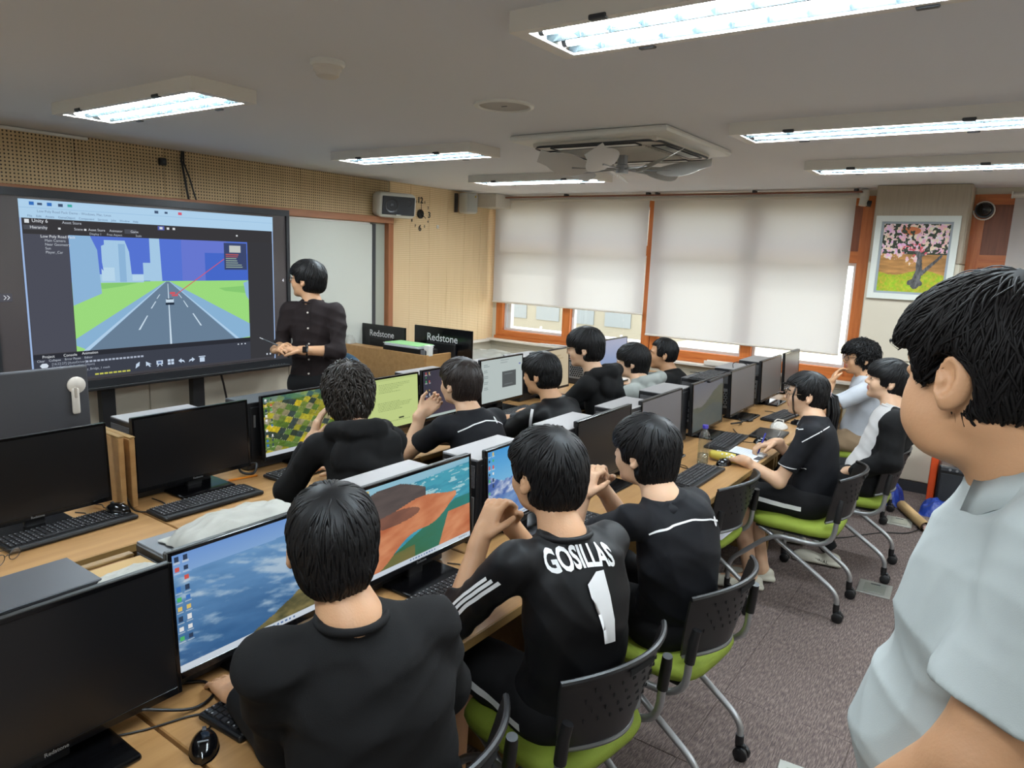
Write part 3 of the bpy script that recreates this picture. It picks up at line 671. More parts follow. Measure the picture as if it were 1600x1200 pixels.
MB().rbox((.10, .0, .10), (.15, .17, .22), .03, 3, M=R).build('cabinet', mat('pale_grey_plastic', (196, 196, 190), .5), t, smooth='auto')
MB().rbox(R @ Vector((.078, 0, 0)) + Vector((.10, 0, .10)), (.008, .14, .19), .004, 1, M=R).build('grille', mat('pale_grille', (182, 184, 180), .7, bump=.4, bscale=400), t)
MB().rbox(R @ Vector((.083, .035, .07)) + Vector((.10, 0, .10)), (.004, .02, .02), .001, 1, M=R).build('badge', mat('brass', (180, 160, 90), .4, .5), t)
MB().rbox((.0, -.09, .10), (.05, .02, .20), .005).build('bracket', M_dgrey, t)
# ---- wall clock made of stuck-on numerals
t = thing('wall_clock', 'wall clock of black stick-on numerals around a small round dial', 'clock', (XF + .018, 5.555, 2.165))
M_num = mat('numeral_black', (24, 22, 22), .5)
RY = Matrix.Rotation(PI / 2, 3, 'Y')
MB().lathe([(.046, 0), (.046, .015), (.04, .02), (0, .021)], 28, M=RY).build('dial', M_blackg, t, smooth='auto')
for n in range(1, 13):
    a = PI / 2 - n * PI / 6; big = n in (12, 3, 6, 9); s = .085 if big else .036
    vs, fs = text_verts(str(n), s, .002, .0015 if big else .0005); 
    cyy = .14 * math.cos(a); czz = .14 * math.sin(a) - s * .35
    if n == 9: continue                                   # hidden behind the speaker
    MB().add([(.003 + p.z, cyy + p.x, czz + p.y) for p in vs], fs).build('numeral', M_num, t)
MB().box((.024, -.004, .05), (.002, .006, .11), rx=.08).build('minute_hand', M_num, t)
MB().box((.027, .03, -.02), (.002, .007, .075), rx=-2.2).build('hour_hand', M_num, t)
o = MB().rbox((0, 0, 0), (.012, .03, .035), .004).build('wall_switch', M_white); o.location = (XF + .022, 5.83, 2.05); tag(o, 'tiny white switch plate on the tan wall under the column speaker', 'switch')
MB().rbox((.007, 0, 0), (.006, .014, .02), .002).build('rocker', M_offwhite, o)
# ================================================================== PILLAR, PAINTING, CAMERAS
t = thing('framed_painting', 'white framed painting of a pink blossoming tree on the pillar', 'painting', (-.742, 6.497, 1.555))
W_, H_ = .585, .655; M_fr = mat('frame_white', (214, 220, 214), .45)
fr = MB(); f = .045
for lo, hi in (((-W_ / 2, 0), (-W_ / 2 + f, H_)), ((W_ / 2 - f, 0), (W_ / 2, H_)), ((-W_ / 2 + f, 0), (W_ / 2 - f, f)), ((-W_ / 2 + f, H_ - f), (W_ / 2 - f, H_))): fr.b2((lo[0], -.035, lo[1]), (hi[0], 0, hi[1]))
fr.build('frame', M_fr, t)
g = .017; ins = MB()
for lo, hi in (((-W_ / 2 + f, f), (-W_ / 2 + f + g, H_ - f)), ((W_ / 2 - f - g, f), (W_ / 2 - f, H_ - f)), ((-W_ / 2 + f + g, f), (W_ / 2 - f - g, f + g)), ((-W_ / 2 + f + g, H_ - f - g), (W_ / 2 - f - g, H_ - f))): ins.b2((lo[0], -.02, lo[1]), (hi[0], 0, hi[1]))
ins.build('inner_liner', mat('liner_grey', (150, 160, 168), .5), t)
def cherry(u, v):
    n = fbm(u * 14, v * 14, 3); n2 = fbm(u * 40, v * 40, 9, 3); C = np.zeros(u.shape + (3,))
    dark = np.array([52, 62, 48]); C[:] = dark * (.7 + .6 * n2[..., None])
    mid = np.array([176, 128, 72]); m = (v > .44); C[m] = (mid * (.75 + .5 * fbm(u * 6, v * 30, 5)[..., None]))[m]
    gl = .70 + .04 * np.sin(u * 7) + .03 * n; gcol = np.stack([120 + 90 * n2, 150 + 60 * n, 20 + 40 * n2], -1); m = v > gl; C[m] = gcol[m]
    # trunk and branches
    def seg(p, q, r0, r1):
        px, py = u - p[0], v - p[1]; dx, dy = q[0] - p[0], q[1] - p[1]; tt = np.clip((px * dx + py * dy) / (dx * dx + dy * dy), 0, 1)
        return np.hypot(px - tt * dx, py - tt * dy) < (r0 + (r1 - r0) * tt)
    tr = seg((.58, .88), (.62, .68), .07, .05) | seg((.62, .70), (.59, .42), .052, .035) | seg((.66, .72), (.92, .46), .03, .018) | seg((.50, .86), (.58, .84), .04, .05) | seg((.66, .87), (.6, .84), .035, .05) | seg((.6, .46), (.42, .3), .022, .012) | seg((.62, .46), (.8, .38), .02, .01) | seg((.6, .45), (.6, .2), .02, .008)
    tc = np.array([92, 92, 94]) * (.45 + 1.0 * fbm(u * 50, v * 18, 21)[..., None]); C[tr] = tc[tr]
    bl = (v < .46 + .07 * np.sin(u * 9)) & (fbm(u * 26, v * 26, 31, 2) > .47) & ~((u > .7) & (v > .42))
    bl |= (np.hypot(u - .48, (v - .52)) < .09) & (fbm(u * 26, v * 26, 31, 2) > .5)
    pk = np.stack([226 + 20 * n2, 160 + 90 * fbm(u * 30, v * 30, 41, 2), 165 + 80 * fbm(u * 30, v * 30, 43, 2)], -1); C[bl] = pk[bl]
    r = bl & (np.hypot((u - .52) / .2, (v - .38) / .1) < 1) & (n2 > .45); C[r] = np.array([222, 92, 108])
    o = bl & (np.hypot((u - .42) / .15, (v - .1) / .06) < 1); C[o] = np.array([206, 120, 76])
    return C.clip(0, 255)
grid_image('canvas', cherry, 130, 145, (-W_ / 2 + f + g, -.012, H_ - f - g), (W_ - 2 * f - 2 * g, 0, 0), (0, 0, -(H_ - 2 * f - 2 * g)), attr_diffuse('painted_canvas'), t)
t = thing('security_camera', 'white bullet camera hanging beside the pillar top', 'camera', (-1.19, 6.74, 2.449))
MB().rbox((0, 0, -.05), (.07, .06, .10), .02, 3).build('mount', M_white, t, smooth='auto')
MB().tube([(0, .0, -.07), (-.004, -.01, -.14)], .035, 14).build('body', M_white, t, smooth='auto')
MB().tube([(.02, 0, -.12), (.055, .01, -.125)], .026, 14).build('lens_hood', M_dgrey, t, smooth='auto')
t = thing('dome_camera', 'black round camera between the pillar and the right blind', 'camera', (-.33, 6.80, 2.28))
MB().tube([(0, .05, 0), (0, -.0, 0)], .065, 20).build('housing', M_dgrey, t, smooth='auto')
MB().tube([(0, 0, 0), (0, -.03, 0), (0, -.045, 0)], [.055, .045, .02], 20).build('dome', M_blackg, t, smooth=True)
pts = [(.07 * math.cos(a), .0, .07 * math.sin(a) - .01) for a in [k * PI / 9 for k in range(-9, 8)]]
MB().tube(pts, .005, 6).build('cable_loop', M_offwhite, t)
# ================================================================== DESKS
DZ = .72
def desk(xf, xb, y0, y1, label):
    """xf front edge (student side, +x), xb back edge"""
    cx, cy = (xf + xb) / 2, (y0 + y1) / 2; dx, dy = abs(xf - xb), y1 - y0
    t = thing('computer_desk', label, 'desk', (cx, cy, 0), 0, 'computer desks in two rows')
    MB().rbox((0, 0, DZ - .014), (dx - .006, dy - .004, .028), .003, 1).build('desktop', M_desk, t)
    MB().b2((dx / 2 - .004, -dy / 2 + .002, DZ - .029), (dx / 2, dy / 2 - .002, DZ - .002)).build('edge_band', M_deske, t)
    for s in (-1, 1):
        MB().rbox((-.02, s * (dy / 2 - .03), (DZ - .028) / 2), (dx - .08, .025, DZ - .028), .003, 1).build('side_panel', M_deske, t)
    MB().rbox((-dx / 2 + .06, 0, .45), (.018, dy - .1, .45), .003, 1).build('modesty_panel', M_deske, t)
    return t
for i, (a, b) in enumerate(((-.75, .03), (.035, 1.365), (1.37, 2.70), (2.705, 4.035), (4.04, 5.37), (5.375, 6.45))):
    desk(-2.48, -3.12, a, b, ['desk of the front row cut off by the left edge', 'front row desk with two black monitors and a mouse on the keyboard', 'front row desk of the student with tousled hair', 'front row desk between the polo shirt student and the striped tracksuit student', 'front row desk of the grey hoodie student', 'front row desk nearest the windows'][i])
for i, (a, b) in enumerate(((-.55, .72), (.725, 1.90), (1.905, 3.06))):
    desk(-1.14, -1.80, a, b, ['nearest desk at the bottom left corner holding the big black monitor', 'near desk of the student in the plain black sweatshirt', 'near desk of the number 1 jersey student and his neighbour'][i])
for i, (a, b) in enumerate(((3.09, 4.42), (4.425, 5.75), (5.755, 6.45))):
    desk(-1.04, -1.75, a, b, ['desk with the water bottle and yellow pencil case', 'desk with the black tablet and white pouch', 'last desk of the near row by the window'][i])
# upright wooden dividers standing on the desks
for i, (x, y, z0, dx, h) in enumerate(((-2.96, 1.335, DZ, .26, .30), (-2.96, 1.378, DZ, .26, .29))):
    o = MB().rbox((0, 0, h / 2), (dx, .022, h), .003, 1).build('desk_divider', M_desk); o.location = (x, y, z0)
    tag(o, ['wooden divider board standing beside the left black monitor of the front row', 'second wooden divider board, next to the second black monitor'][i], 'divider', 'wooden dividers')
    MB().rbox((0, 0, h + .004), (dx, .024, .008), .002, 1).build('edge_strip', M_deske, o)
o = MB().rbox((0, 0, .15), (.022, .34, .29), .003, 1).build('desk_backboard', M_desk); o.location = (-1.74, .66, DZ); tag(o, 'wooden back board behind the nearest black monitor', 'divider')
MB().rbox((.04, -.02, .14), (.06, .022, .27), .003, 1).build('cross_board', M_desk, o)
MB().rbox((0, 0, .299), (.024, .34, .008), .002, 1).build('edge_strip', M_deske, o)

# ================================================================== MONITORS
M_off = mat('screen_off', (20, 20, 22), .28, spec=.5); M_offsheen = mat('screen_off_painted_sheen', (92, 90, 93), .4, spec=.6)  # second screen material: reflected light painted in as a paler grey
SCR = attr_emit('screen_image', .50)
MW, MH = .535, .318
def monitor(x, y0, label, fn=None, n=(96, 56), rot=0.0, off=None, zb=.045, logo=True, z=DZ, width=MW):
    t = thing('monitor', label, 'monitor', (x, y0 + width / 2, z), rot, 'computer monitors on the desks')
    W = width; tl = -.05
    R = Matrix.Rotation(tl, 3, 'Y'); C = Vector((0, 0, zb))
    P = lambda a, b, c: C + R @ Vector((a, b, c))
    MB().rbox(P(-.012, 0, MH / 2), (.02, W, MH), .004, 1, M=R).build('casing', M_black, t)
    MB().rbox(P(-.032, 0, MH * .45), (.03, W * .6, MH * .6), .012, 2, M=R).build('back_cover', M_black, t)
    bz = .010; ch = .018
    fr = MB()
    for c, s in (((.0, -W / 2 + bz / 2, MH / 2), (.006, bz, MH)), ((.0, W / 2 - bz / 2, MH / 2), (.006, bz, MH)), ((.0, 0, MH - bz / 2), (.006, W - 2 * bz, bz)), ((.0, 0, ch / 2), (.006, W - 2 * bz, ch))): fr.rbox(P(*c), s, .001, 1, M=R)
    fr.build('bezel', M_blackg, t)
    w2, h2 = W - 2 * bz, MH - bz - ch
    O = P(.0012, -w2 / 2, ch + h2)
    if fn is None:
        mb = MB(); mb.add([O, O + Vector((0, w2, 0)), O + Vector((0, w2, 0)) - R @ Vector((0, 0, h2)), O - R @ Vector((0, 0, h2))], [(0, 3, 2, 1)]); mb.build('screen', off or M_off, t)
    else:
        grid_image('screen', fn, n[0], n[1], O, (0, w2, 0), -(R @ Vector((0, 0, h2))), SCR, t)
    if logo:
        vs, fs = text_verts('Redstone', .012, 0.0, .0002); MB().add([P(.0036, p.x, ch / 2 - .004 + p.y) for p in vs], fs).build('logo', M_alu, t)
    MB().rbox((-.035, 0, zb * .5 + .06), (.025, .07, zb + .12), .006, 2).build('stand_neck', M_black, t)
    MB().rbox((-.0, 0, .007), (.19, .25, .014), .006, 2).build('stand_base', M_blackg, t)
    return t
def icons(C, u, v, cols, rows, seed, x0=.02, y0=.04, dx=.045, dy=.085):
    r = np.random.default_rng(seed); pal = np.array([[240, 240, 240], [60, 120, 200], [80, 190, 110], [220, 90, 80], [230, 200, 110], [40, 60, 90]])
    for i in range(cols):
        for j in range(rows):
            if r.random() < .12: continue
            m = (np.abs(u - x0 - i * dx) < .011) & (np.abs(v - y0 - j * dy) < .02); C[m] = pal[r.integers(len(pal))]
            m = (np.abs(u - x0 - i * dx) < .016) & (np.abs(v - y0 - j * dy - .033) < .005); C[m] = C[m] * .4 + 140
def taskbar(C, u, v, c=(214, 224, 234), h=.055):
    C[v > 1 - h] = c; m = (v > 1 - h * .7) & (v < 1 - h * .3) & (np.abs(u - .52) < .12) & ((u * 40) % 1 < .5); C[m] = (90, 120, 170)
    m = (v > 1 - h * .7) & (v < 1 - h * .3) & (u > .88) & (u < .97) & ((u * 90) % 1 < .5); C[m] = (110, 120, 130)
def lerpc(a, b, t): return np.array(a) + (np.array(b) - np.array(a)) * np.clip(t, 0, 1)[..., None]
def img_ocean(u, v):
    C = lerpc((116, 160, 224), (146, 184, 226), v * 4); sea = v > .17 - .02 * u
    n = fbm(u * 5 + v * 6, v * 14 - u * 5, 2); C2 = lerpc((112, 160, 208), (52, 100, 150), (v - .1) * 1.2 + .5 * (n - .5)); C[sea] = C2[sea]
    fo = fbm((u + v) * 5, (v - u * .55) * 15, 12, 5); band = np.exp(-((u - (.66 - .25 * (v - .5) + .06 * np.sin(v * 9))) / .2) ** 2) * (v > .2) * (v < .85)
    C = C + (np.array([206, 222, 234]) - C) * np.clip((fo - .60 + .26 * band) * 3.2, 0, .75)[..., None] * sea[..., None]
    land = (v > 1.02 - .60 * (u - .25) - .22 * np.clip(u - .5, 0, 1) + .05 * (fbm(u * 12, v * 12, 5) - .5)) | ((u > .78) & (np.abs(v - .26 - .25 * (u - .78)) < .07 * (u - .72) * 4))
    g = fbm(u * 18, v * 24, 7); LC = lerpc((74, 74, 46), (146, 132, 84), g * 1.4 - .2); C[land] = LC[land]
    icons(C, u, v, 2, 9, 4); taskbar(C, u, v); return C
def img_red(u, v):
    C = lerpc((40, 150, 206), (150, 200, 220), 1 - v * 3 + .4 * (1 - u)); 
    sea = v > .12 - .06 * u; n = fbm(u * 8, v * 22, 3); SC = lerpc((34, 116, 150), (70, 168, 190), n * 1.3 + .3 * u); C[sea] = SC[sea]
    wv = sea & (fbm(u * 12, v * 40, 8) > .62) & (v < .42); C[wv] = (170, 214, 222)
    hill = (v > .16 - .12 * np.sin((u + .05) * 5.5)) & (u < .56) & (v < .38 + .05 * np.sin(u * 8)) & (v > .05 + .7 * np.clip(u - .46, 0, 1)); C[hill] = (lerpc((74, 66, 66), (104, 92, 88), n))[hill]
    s1 = (v > .32 + .04 * np.sin(u * 9)) & (v < .98 - .62 * u + .05 * np.sin(u * 12)) & (u < .86); g = fbm(u * 7 + v * 5, v * 10, 14)
    s2 = (u > .66 + .45 * (1 - v) * .6) & (v > .58)
    SD = lerpc((190, 104, 66), (226, 152, 108), g * 1.5 - .2); C[s1 | s2] = SD[s1 | s2]
    dk = s1 & (np.hypot((u - .25) / .25, (v - .42) / .08) < 1); C[dk] = (lerpc((112, 74, 62), (150, 100, 80), g))[dk]
    gn = ~s1 & ~s2 & (v > .98 - .62 * u) & (v > .45); GC = lerpc((60, 112, 74), (40, 132, 128), (u - v * .8 + .4) + .4 * (n - .5)); C[gn] = GC[gn]
    ol = gn & (v > .85 - .1 * u) & (u < .45); C[ol] = (lerpc((96, 110, 62), (130, 116, 66), n))[ol]
    icons(C, u, v, 2, 2, 3); taskbar(C, u, v); return C
def img_mount(u, v):
    C = lerpc((66, 160, 226), (130, 196, 236), v * 2); pk = .28 + .22 * np.abs(np.sin(u * 4.2 + .6)) + .1 * fbm(u * 9, v, 2); m = v > pk - .12
    n = fbm(u * 16 + v * 8, v * 14, 6); MC = lerpc((70, 104, 176), (226, 232, 244), n * 2.4 - .8); C[m] = MC[m]
    lo = v > .62; C[lo] = (lerpc((70, 110, 180), (150, 184, 222), n))[lo]; icons(C, u, v, 2, 10, 8); taskbar(C, u, v); return C
def img_fields(u, v):
    a = u * 11.5 + v * 5.4; b = v * 9.2 - u * 5.6; sc = .55 + .6 * v; ai, bi = np.floor(a / 1.0), np.floor(b / 1.0)
    h = np.sin(ai * 127.1 + bi * 311.7) * 43758.5; h = h - np.floor(h)
    pal = np.array([[46, 62, 50], [86, 116, 40], [152, 148, 40], [206, 184, 34], [66, 98, 44], [110, 132, 52], [54, 70, 66], [150, 142, 106], [178, 170, 46], [92, 124, 56]])
    C = pal[(h * 9.99).astype(int)].astype(float) * (.8 + .4 * fbm(u * 40, v * 40, 3, 2)[..., None])
    ln = (np.abs(a % 1 - .0) < .035) & (ai % 3 == 0) | (np.abs(b % 1) < .03) & (bi % 2 == 0); C[ln] = (170, 176, 136)
    C[v < .09] = C[v < .09] * .5 + np.array([40, 70, 70]); icons(C, u, v, 2, 10, 5, .03, .05, .055, .085); taskbar(C, u, v, (206, 214, 222), .06); return C
def img_green(u, v):
    C = np.zeros(u.shape + (3,)); C[:] = (206, 224, 146)
    r = np.random.default_rng(5)
    for j in range(26):
        vv = .12 + j * .03; L = .2 + .35 * r.random(); u0 = .36 if j > 8 else .38
        if j in (6, 7, 11, 20): continue
        m = (np.abs(v - vv) < .004) & (u > u0) & (u < u0 + L) & ((u * 70 + j * 3.3) % 1 < .7); C[m] = (166, 184, 116)
    C[(np.abs(v - .83) < .016) & (np.abs(u - .72) < .04)] = (60, 70, 50); C[v < .05] = (196, 214, 138); return C
def img_dark(u, v):
    C = lerpc((48, 50, 66), (86, 72, 86), u + .4 * fbm(u * 3, v * 3, 2)); icons(C, u, v, 2, 10, 6, .05, .05, .06, .09); C[v > .95] = (190, 206, 200); return C
def img_chat(u, v):
    C = np.zeros(u.shape + (3,)); C[:] = (196, 208, 206); r = np.random.default_rng(2)
    for j in range(14):
        m = (np.abs(v - .1 - j * .045) < .006) & (u > .05) & (u < .12 + .08 * r.random()); C[m] = (150, 164, 164)
        m = (np.abs(v - .05 - j * .06) < .005) & (u > .45) & (u < .6 + .2 * r.random()) & ((j < 6) | (j > 12)); C[m] = (160, 172, 172)
    C[(np.abs(u - .66) < .17) & (np.abs(v - .52) < .2)] = (84, 90, 92)
    for j in range(5): C[(np.abs(u - .64) < .1) & (np.abs(v - .40 - j * .06) < .006)] = (120, 128, 130)
    C[(np.abs(u - .93) < .02) & (np.abs(v - .2) < .02)] = (110, 120, 180); return C
def img_beige(u, v):
    C = np.zeros(u.shape + (3,)); C[:] = (206, 190, 158)
    for j in range(10): C[(np.abs(v - .12 - j * .03) < .004) & (u > .1 + .03 * (j % 3)) & (u < .85 - .06 * (j % 4))] = (182, 164, 130)
    return C
def img_lav(u, v):
    return lerpc((176, 178, 204), (140, 164, 206), v * 1.1 + .2 * fbm(u * 4, v * 4, 3))
def img_reflection(u, v):  # reflection on a switched-off screen, painted as a faintly glowing picture
    C = lerpc((110, 116, 132), (138, 136, 134), v * 2); n = fbm(u * 9, v * 12, 4); r1 = .30 + .18 * np.sin(u * 4 + .8) + .08 * n; m = v > r1; C[m] = (lerpc((84, 94, 78), (110, 112, 92), n))[m]
    wt = v > .58 + .05 * np.sin(u * 7); C[wt] = (lerpc((78, 92, 96), (96, 106, 98), n))[wt]; return C * .8
BX = -1.50
monitor(BX + .03, .795 - MW, 'large black switched-off monitor filling the bottom left corner')
monitor(BX, .80, 'monitor with a blue sea and surf wallpaper', img_ocean, (190, 110), zb=.055)
monitor(BX, 1.375, 'monitor with an orange sandbank and green water wallpaper', img_red, (190, 110), zb=.06)
monitor(BX, 2.0, 'monitor with a snowy mountain wallpaper behind the number 1 jersey student', img_mount, (110, 64), zb=.05)
monitor(BX, 2.66, 'black switched-off monitor behind the clasped hands of the polo shirt student', off=M_off)
monitor(BX, 3.315, 'grey switched-off monitor left of the water bottle', off=M_offsheen, zb=.04)
monitor(BX, 4.015, 'switched-off monitor behind the water bottle, its dim reflection painted like a hazy landscape', img_reflection, (80, 46), zb=.04)
monitor(BX, 4.70, 'grey monitor beside the ponytailed student, in front of the tower carrying a keyboard', off=M_offsheen, zb=.04)
monitor(BX, 5.39, 'second last grey monitor of the near row', off=M_offsheen, zb=.04)
monitor(BX, 6.03, 'last grey monitor of the near row, in front of the window', off=M_offsheen, zb=.04, width=.46)
AXM = -2.86
monitor(AXM, .765, 'black switched-off monitor of the front row with a mouse on its keyboard')
monitor(AXM, 1.40, 'black switched-off monitor of the front row on a glossy stand with a long keyboard')
monitor(AXM, 2.01, 'monitor with an aerial wallpaper of yellow and green fields', img_fields, (130, 76), zb=.05)
monitor(AXM, 2.565, 'monitor with a pale green document', img_green, (110, 64))
monitor(AXM, 3.13, 'dark purple desktop monitor behind the student resting his chin', img_dark, (70, 40), zb=.05)
monitor(AXM, 3.70, 'monitor with a pale page and a grey pop-up box', img_chat, (90, 52), zb=.055, width=.50)
monitor(AXM, 4.31, 'monitor with a beige page beside the student with thin glasses', img_beige, (60, 36), zb=.05)
monitor(AXM, 5.34, 'monitor with a pale lavender screen turned to the grey hoodie student', img_lav, (40, 24), zb=.06)
# ================================================================== COMPUTER TOWERS
M_twr = mat('tower_black', (26, 27, 30), .4); M_twl = mat('tower_grey_top', (150, 149, 150), .45, .2); M_twd = mat('tower_dark_top', (78, 80, 84), .45, .3)
M_mesh = mat('mesh_metal', (88, 88, 90), .5, .5, bump=.8, bscale=260); M_zinc = mat('zinc', (138, 140, 142), .4, .6)
def tower(name_m, label):
    t = thing('computer_tower', label, 'computer', (0, 0, 0), 0, 'computer towers on the desks')
    W, L, H = .17, .35, .335
    MB().rbox((0, L / 2, H / 2), (W, L, H - .006), .004, 1).build('case', M_twr, t)
    MB().rbox((0, L / 2 + .002, H - .003), (W + .002, L - .002, .006), .002, 1).build('top_cover', name_m, t)
    MB().rbox((0, -.001, H * .80), (W - .02, .004, .085), .001, 1).build('rear_vent', M_mesh, t)
    MB().rbox((0, -.001, H * .36), (W - .02, .004, .14), .001, 1).build('rear_panel', M_zinc, t)
    hx = MB()
    for i in range(6):
        for j in range(6): hx.lathe([(.008, 0), (.008, .002)], 6, M=Matrix.Rotation(PI / 2, 3, 'X'), c=(-.055 + i * .0205 + (j % 2) * .01, -.0035, .075 + j * .0175))
    hx.build('vent_holes', M_black, t)['kind'] = 'stuff'
    pt = MB()
    for i in range(3): pt.rbox((-.06, -.004, H * .62 + i * .02), (.03, .008, .012), .002, 1)
    pt.build('ports', M_alu, t)
    MB().rbox((W / 2 + .002, L * .5, H * .55), (.004, L - .04, H - .08), .002, 1).build('side_cover', M_twr, t)
    MB().rbox((W / 2 + .005, L * .12, H * .72), (.004, .01, .06), .001, 1).build('latch', M_alu, t)
    for s in (-1, 1):
        MB().rbox((s * .06, L / 2, .002), (.02, L - .06, .01), .002, 1).build('foot', M_black, t)
    return t
tl = tower(M_twl, 'grey topped computer tower between the sandbank and mountain monitors')
td = tower(M_twd, 'dark computer tower behind the blue sea monitor with a cloth on top')
first = {'l': tl, 'd': td}; used = {'l': False, 'd': False}
def put_tower(k, x, y, label):
    if not used[k]: used[k] = True; o = first[k]; o.location = (x, y, DZ); o['label'] = label; return o
    return dup(first[k], (x, y, DZ), 0, label)
TX = -1.635
put_tower('d', TX, .83, 'dark computer tower behind the blue sea monitor with a cloth on top')
put_tower('d', TX - .03, .335, 'dark computer tower behind the big black corner monitor')
put_tower('l', TX, 1.46, 'grey topped computer tower behind the sandbank monitor')
put_tower('l', TX + .02, 1.97, 'grey topped computer tower between the sandbank and mountain monitors')
put_tower('l', TX + .02, 2.58, 'grey topped computer tower behind the head of the number 1 jersey student')
put_tower('l', TX + .03, 3.13, 'grey topped computer tower behind the black monitor, below the black hoodie student')
put_tower('l', TX, 3.71, 'grey topped computer tower in front of the grey hoodie student')
put_tower('d', TX, 4.33, 'computer tower with a spare keyboard lying on top')
put_tower('l', TX, 4.95, 'computer tower with a cable across its top near the window sill')
put_tower('l', TX, 5.49, 'grey topped computer tower farthest along the near row')
AT = -3.0
put_tower('l', AT - .0, 1.415, 'front row computer tower left of the second black monitor')
put_tower('d', AT, 1.955, 'front row computer tower left of the fields monitor')
put_tower('d', AT, 2.53, 'front row computer tower behind the green document monitor')
put_tower('l', AT, 3.11, 'front row computer tower behind the dark purple monitor')
put_tower('l', AT, 3.66, 'front row computer tower left of the monitor with the pop-up box')
put_tower('l', AT, 4.24, 'front row computer tower right of the monitor with the pop-up box')
put_tower('d', AT, 5.2, 'front row computer tower behind the lavender monitor')

# ================================================================== KEYBOARDS AND MICE
M_key = mat('key_black', (30, 30, 33), .5); M_legend = mat('key_print', (170, 172, 176), .6)
def keyboard(label):
    t = thing('keyboard', label, 'keyboard', (0, 0, 0), 0, 'black keyboards')
    L, D = .445, .15
    MB().rbox((0, 0, .009), (D, L, .016), .006, 2).build('body', M_black, t)
    kb = MB(); lg = MB(); r = random.Random(3)
    for row in range(6):
        xx = -.058 + row * .0193
        yk = -.212
        while yk < .205:
            w = .0165
            if row == 5 and -.12 < yk < -.06: w = .11
            if .083 < yk < .09: yk = .092
            if yk + w > .212: break
            gap = (.085 < yk < .0) or (row == 0 and int((yk + .22) / .1) % 4 == 3 and r.random() < .3)
            kb.rbox((xx, yk + w / 2, .019), (.016, w - .002, .007), .0015, 1)
            if r.random() < .85: lg.box((xx - .003, yk + w / 2 - .003, .0227), (.004, .004, .0004))
            yk += w + .0012
    k = kb.build('keys', M_key, t); k['kind'] = 'stuff'
    l = lg.build('key_legends', M_legend, t); l['kind'] = 'stuff'
    MB().rbox((.069, 0, .017), (.010, L - .02, .005), .002, 1).build('front_lip', M_dgrey, t)
    MB().tube([(-.075, .1, .008), (-.10, .105, .004), (-.13, .12, .003), (-.17, .10, .003)], .0025, 6).build('cable', M_black, t)
    return t
k0 = keyboard('k')
def put_kb(i, x, y, rz, label, z=DZ):
    if i == 0: k0.location = (x, y, z); k0.rotation_euler = (0, 0, rz); k0['label'] = label; return k0
    return dup(k0, (x, y, z), rz, label)
for i, a in enumerate(((-1.345, 1.02, .06, 'keyboard under the left hand of the student in the plain black sweatshirt'),
    (-1.345, 1.69, -.02, 'keyboard in front of the sandbank monitor'), (-1.32, 2.33, 0, 'keyboard behind the forearms of the polo shirt student with clasped hands'),
    (-1.215, 3.37, .0, 'keyboard on the desk corner next to the water bottle'), (-1.335, 4.18, .05, 'keyboard behind the water bottle under the notebook'),
    (-1.275, 5.18, -.1, 'keyboard on the desk by the white pouch, beyond the ponytailed student'), (-2.77, 1.10, .03, 'front row keyboard carrying a mouse at its right end'),
    (-2.66, 1.59, .0, 'front row keyboard in front of the second black monitor'), (-2.72, 2.17, .05, 'front row keyboard under the elbow of the tousled hair student'),
    (-2.70, 2.78, 0, 'front row keyboard in front of the green document monitor'), (-2.72, 3.92, .0, 'front row keyboard in front of the pop-up monitor'))): put_kb(i, *a)
put_kb(9, -1.575, 4.46, .04, 'spare keyboard lying on top of a computer tower', z=DZ + .337)
def mouse(label):
    t = thing('mouse', label, 'mouse', (0, 0, 0), 0, 'black computer mice')
    n, mR = 14, 10; vs = []; fs = []
    for i in range(n + 1):
        a = i / n; x = -.055 + .11 * a; hw = .031 * (math.sin(min(1, a * 1.06 + .02) * PI) ** .45); hh = .036 * (math.sin((a * .86 + .1) * PI) ** .7)
        for j in range(mR + 1):
            b = j / mR * PI; vs.append((x, -hw * math.cos(b), max(0, hh * math.sin(b)) + .001))
    for i in range(n):
        for j in range(mR): q = i * (mR + 1) + j; fs.append((q, q + mR + 1, q + mR + 2, q + 1))
    fs.append(tuple(i * (mR + 1) for i in range(n + 1)) + tuple(i * (mR + 1) + mR for i in range(n, -1, -1)))
    MB().add(vs, fs).build('body', M_blackg, t, smooth=True)
    MB().tube([(-.03, -.004, .031), (-.03, .004, .031)], .007, 10).build('wheel', M_dgrey, t)
    MB().tube([(-.055, 0, .006), (-.08, .01, .003), (-.11, .035, .003), (-.15, .03, .003), (-.19, .05, .003)], .0022, 6).build('cable', M_black, t)
    MB().box((.018, 0, .0375), (.004, .022, .0006), ry=.1).build('logo', M_alu, t)
    return t
m0 = mouse('m')
def put_mouse(i, x, y, rz, label, z=DZ):
    if i == 0: m0.location = (x, y, z); m0.rotation_euler = (0, 0, rz); m0['label'] = label; return m0
    return dup(m0, (x, y, z), rz, label)
for i, a in enumerate(((-1.30, .745, -.6, 'mouse on the bare wood beside the black sweatshirt student'), (-1.185, 3.70, 1.2, 'mouse lying against the yellow pencil case'), (-2.775, 1.285, .4, 'mouse lying on a keyboard in the front row', DZ + .0225),
    (-2.66, 3.63, .1, 'mouse on the front row desk beside the striped tracksuit student'), (-1.17, 4.33, .9, 'mouse in front of the black tablet'), (-1.12, 5.02, .2, 'mouse beside the white pouch'))): put_mouse(i, *a)

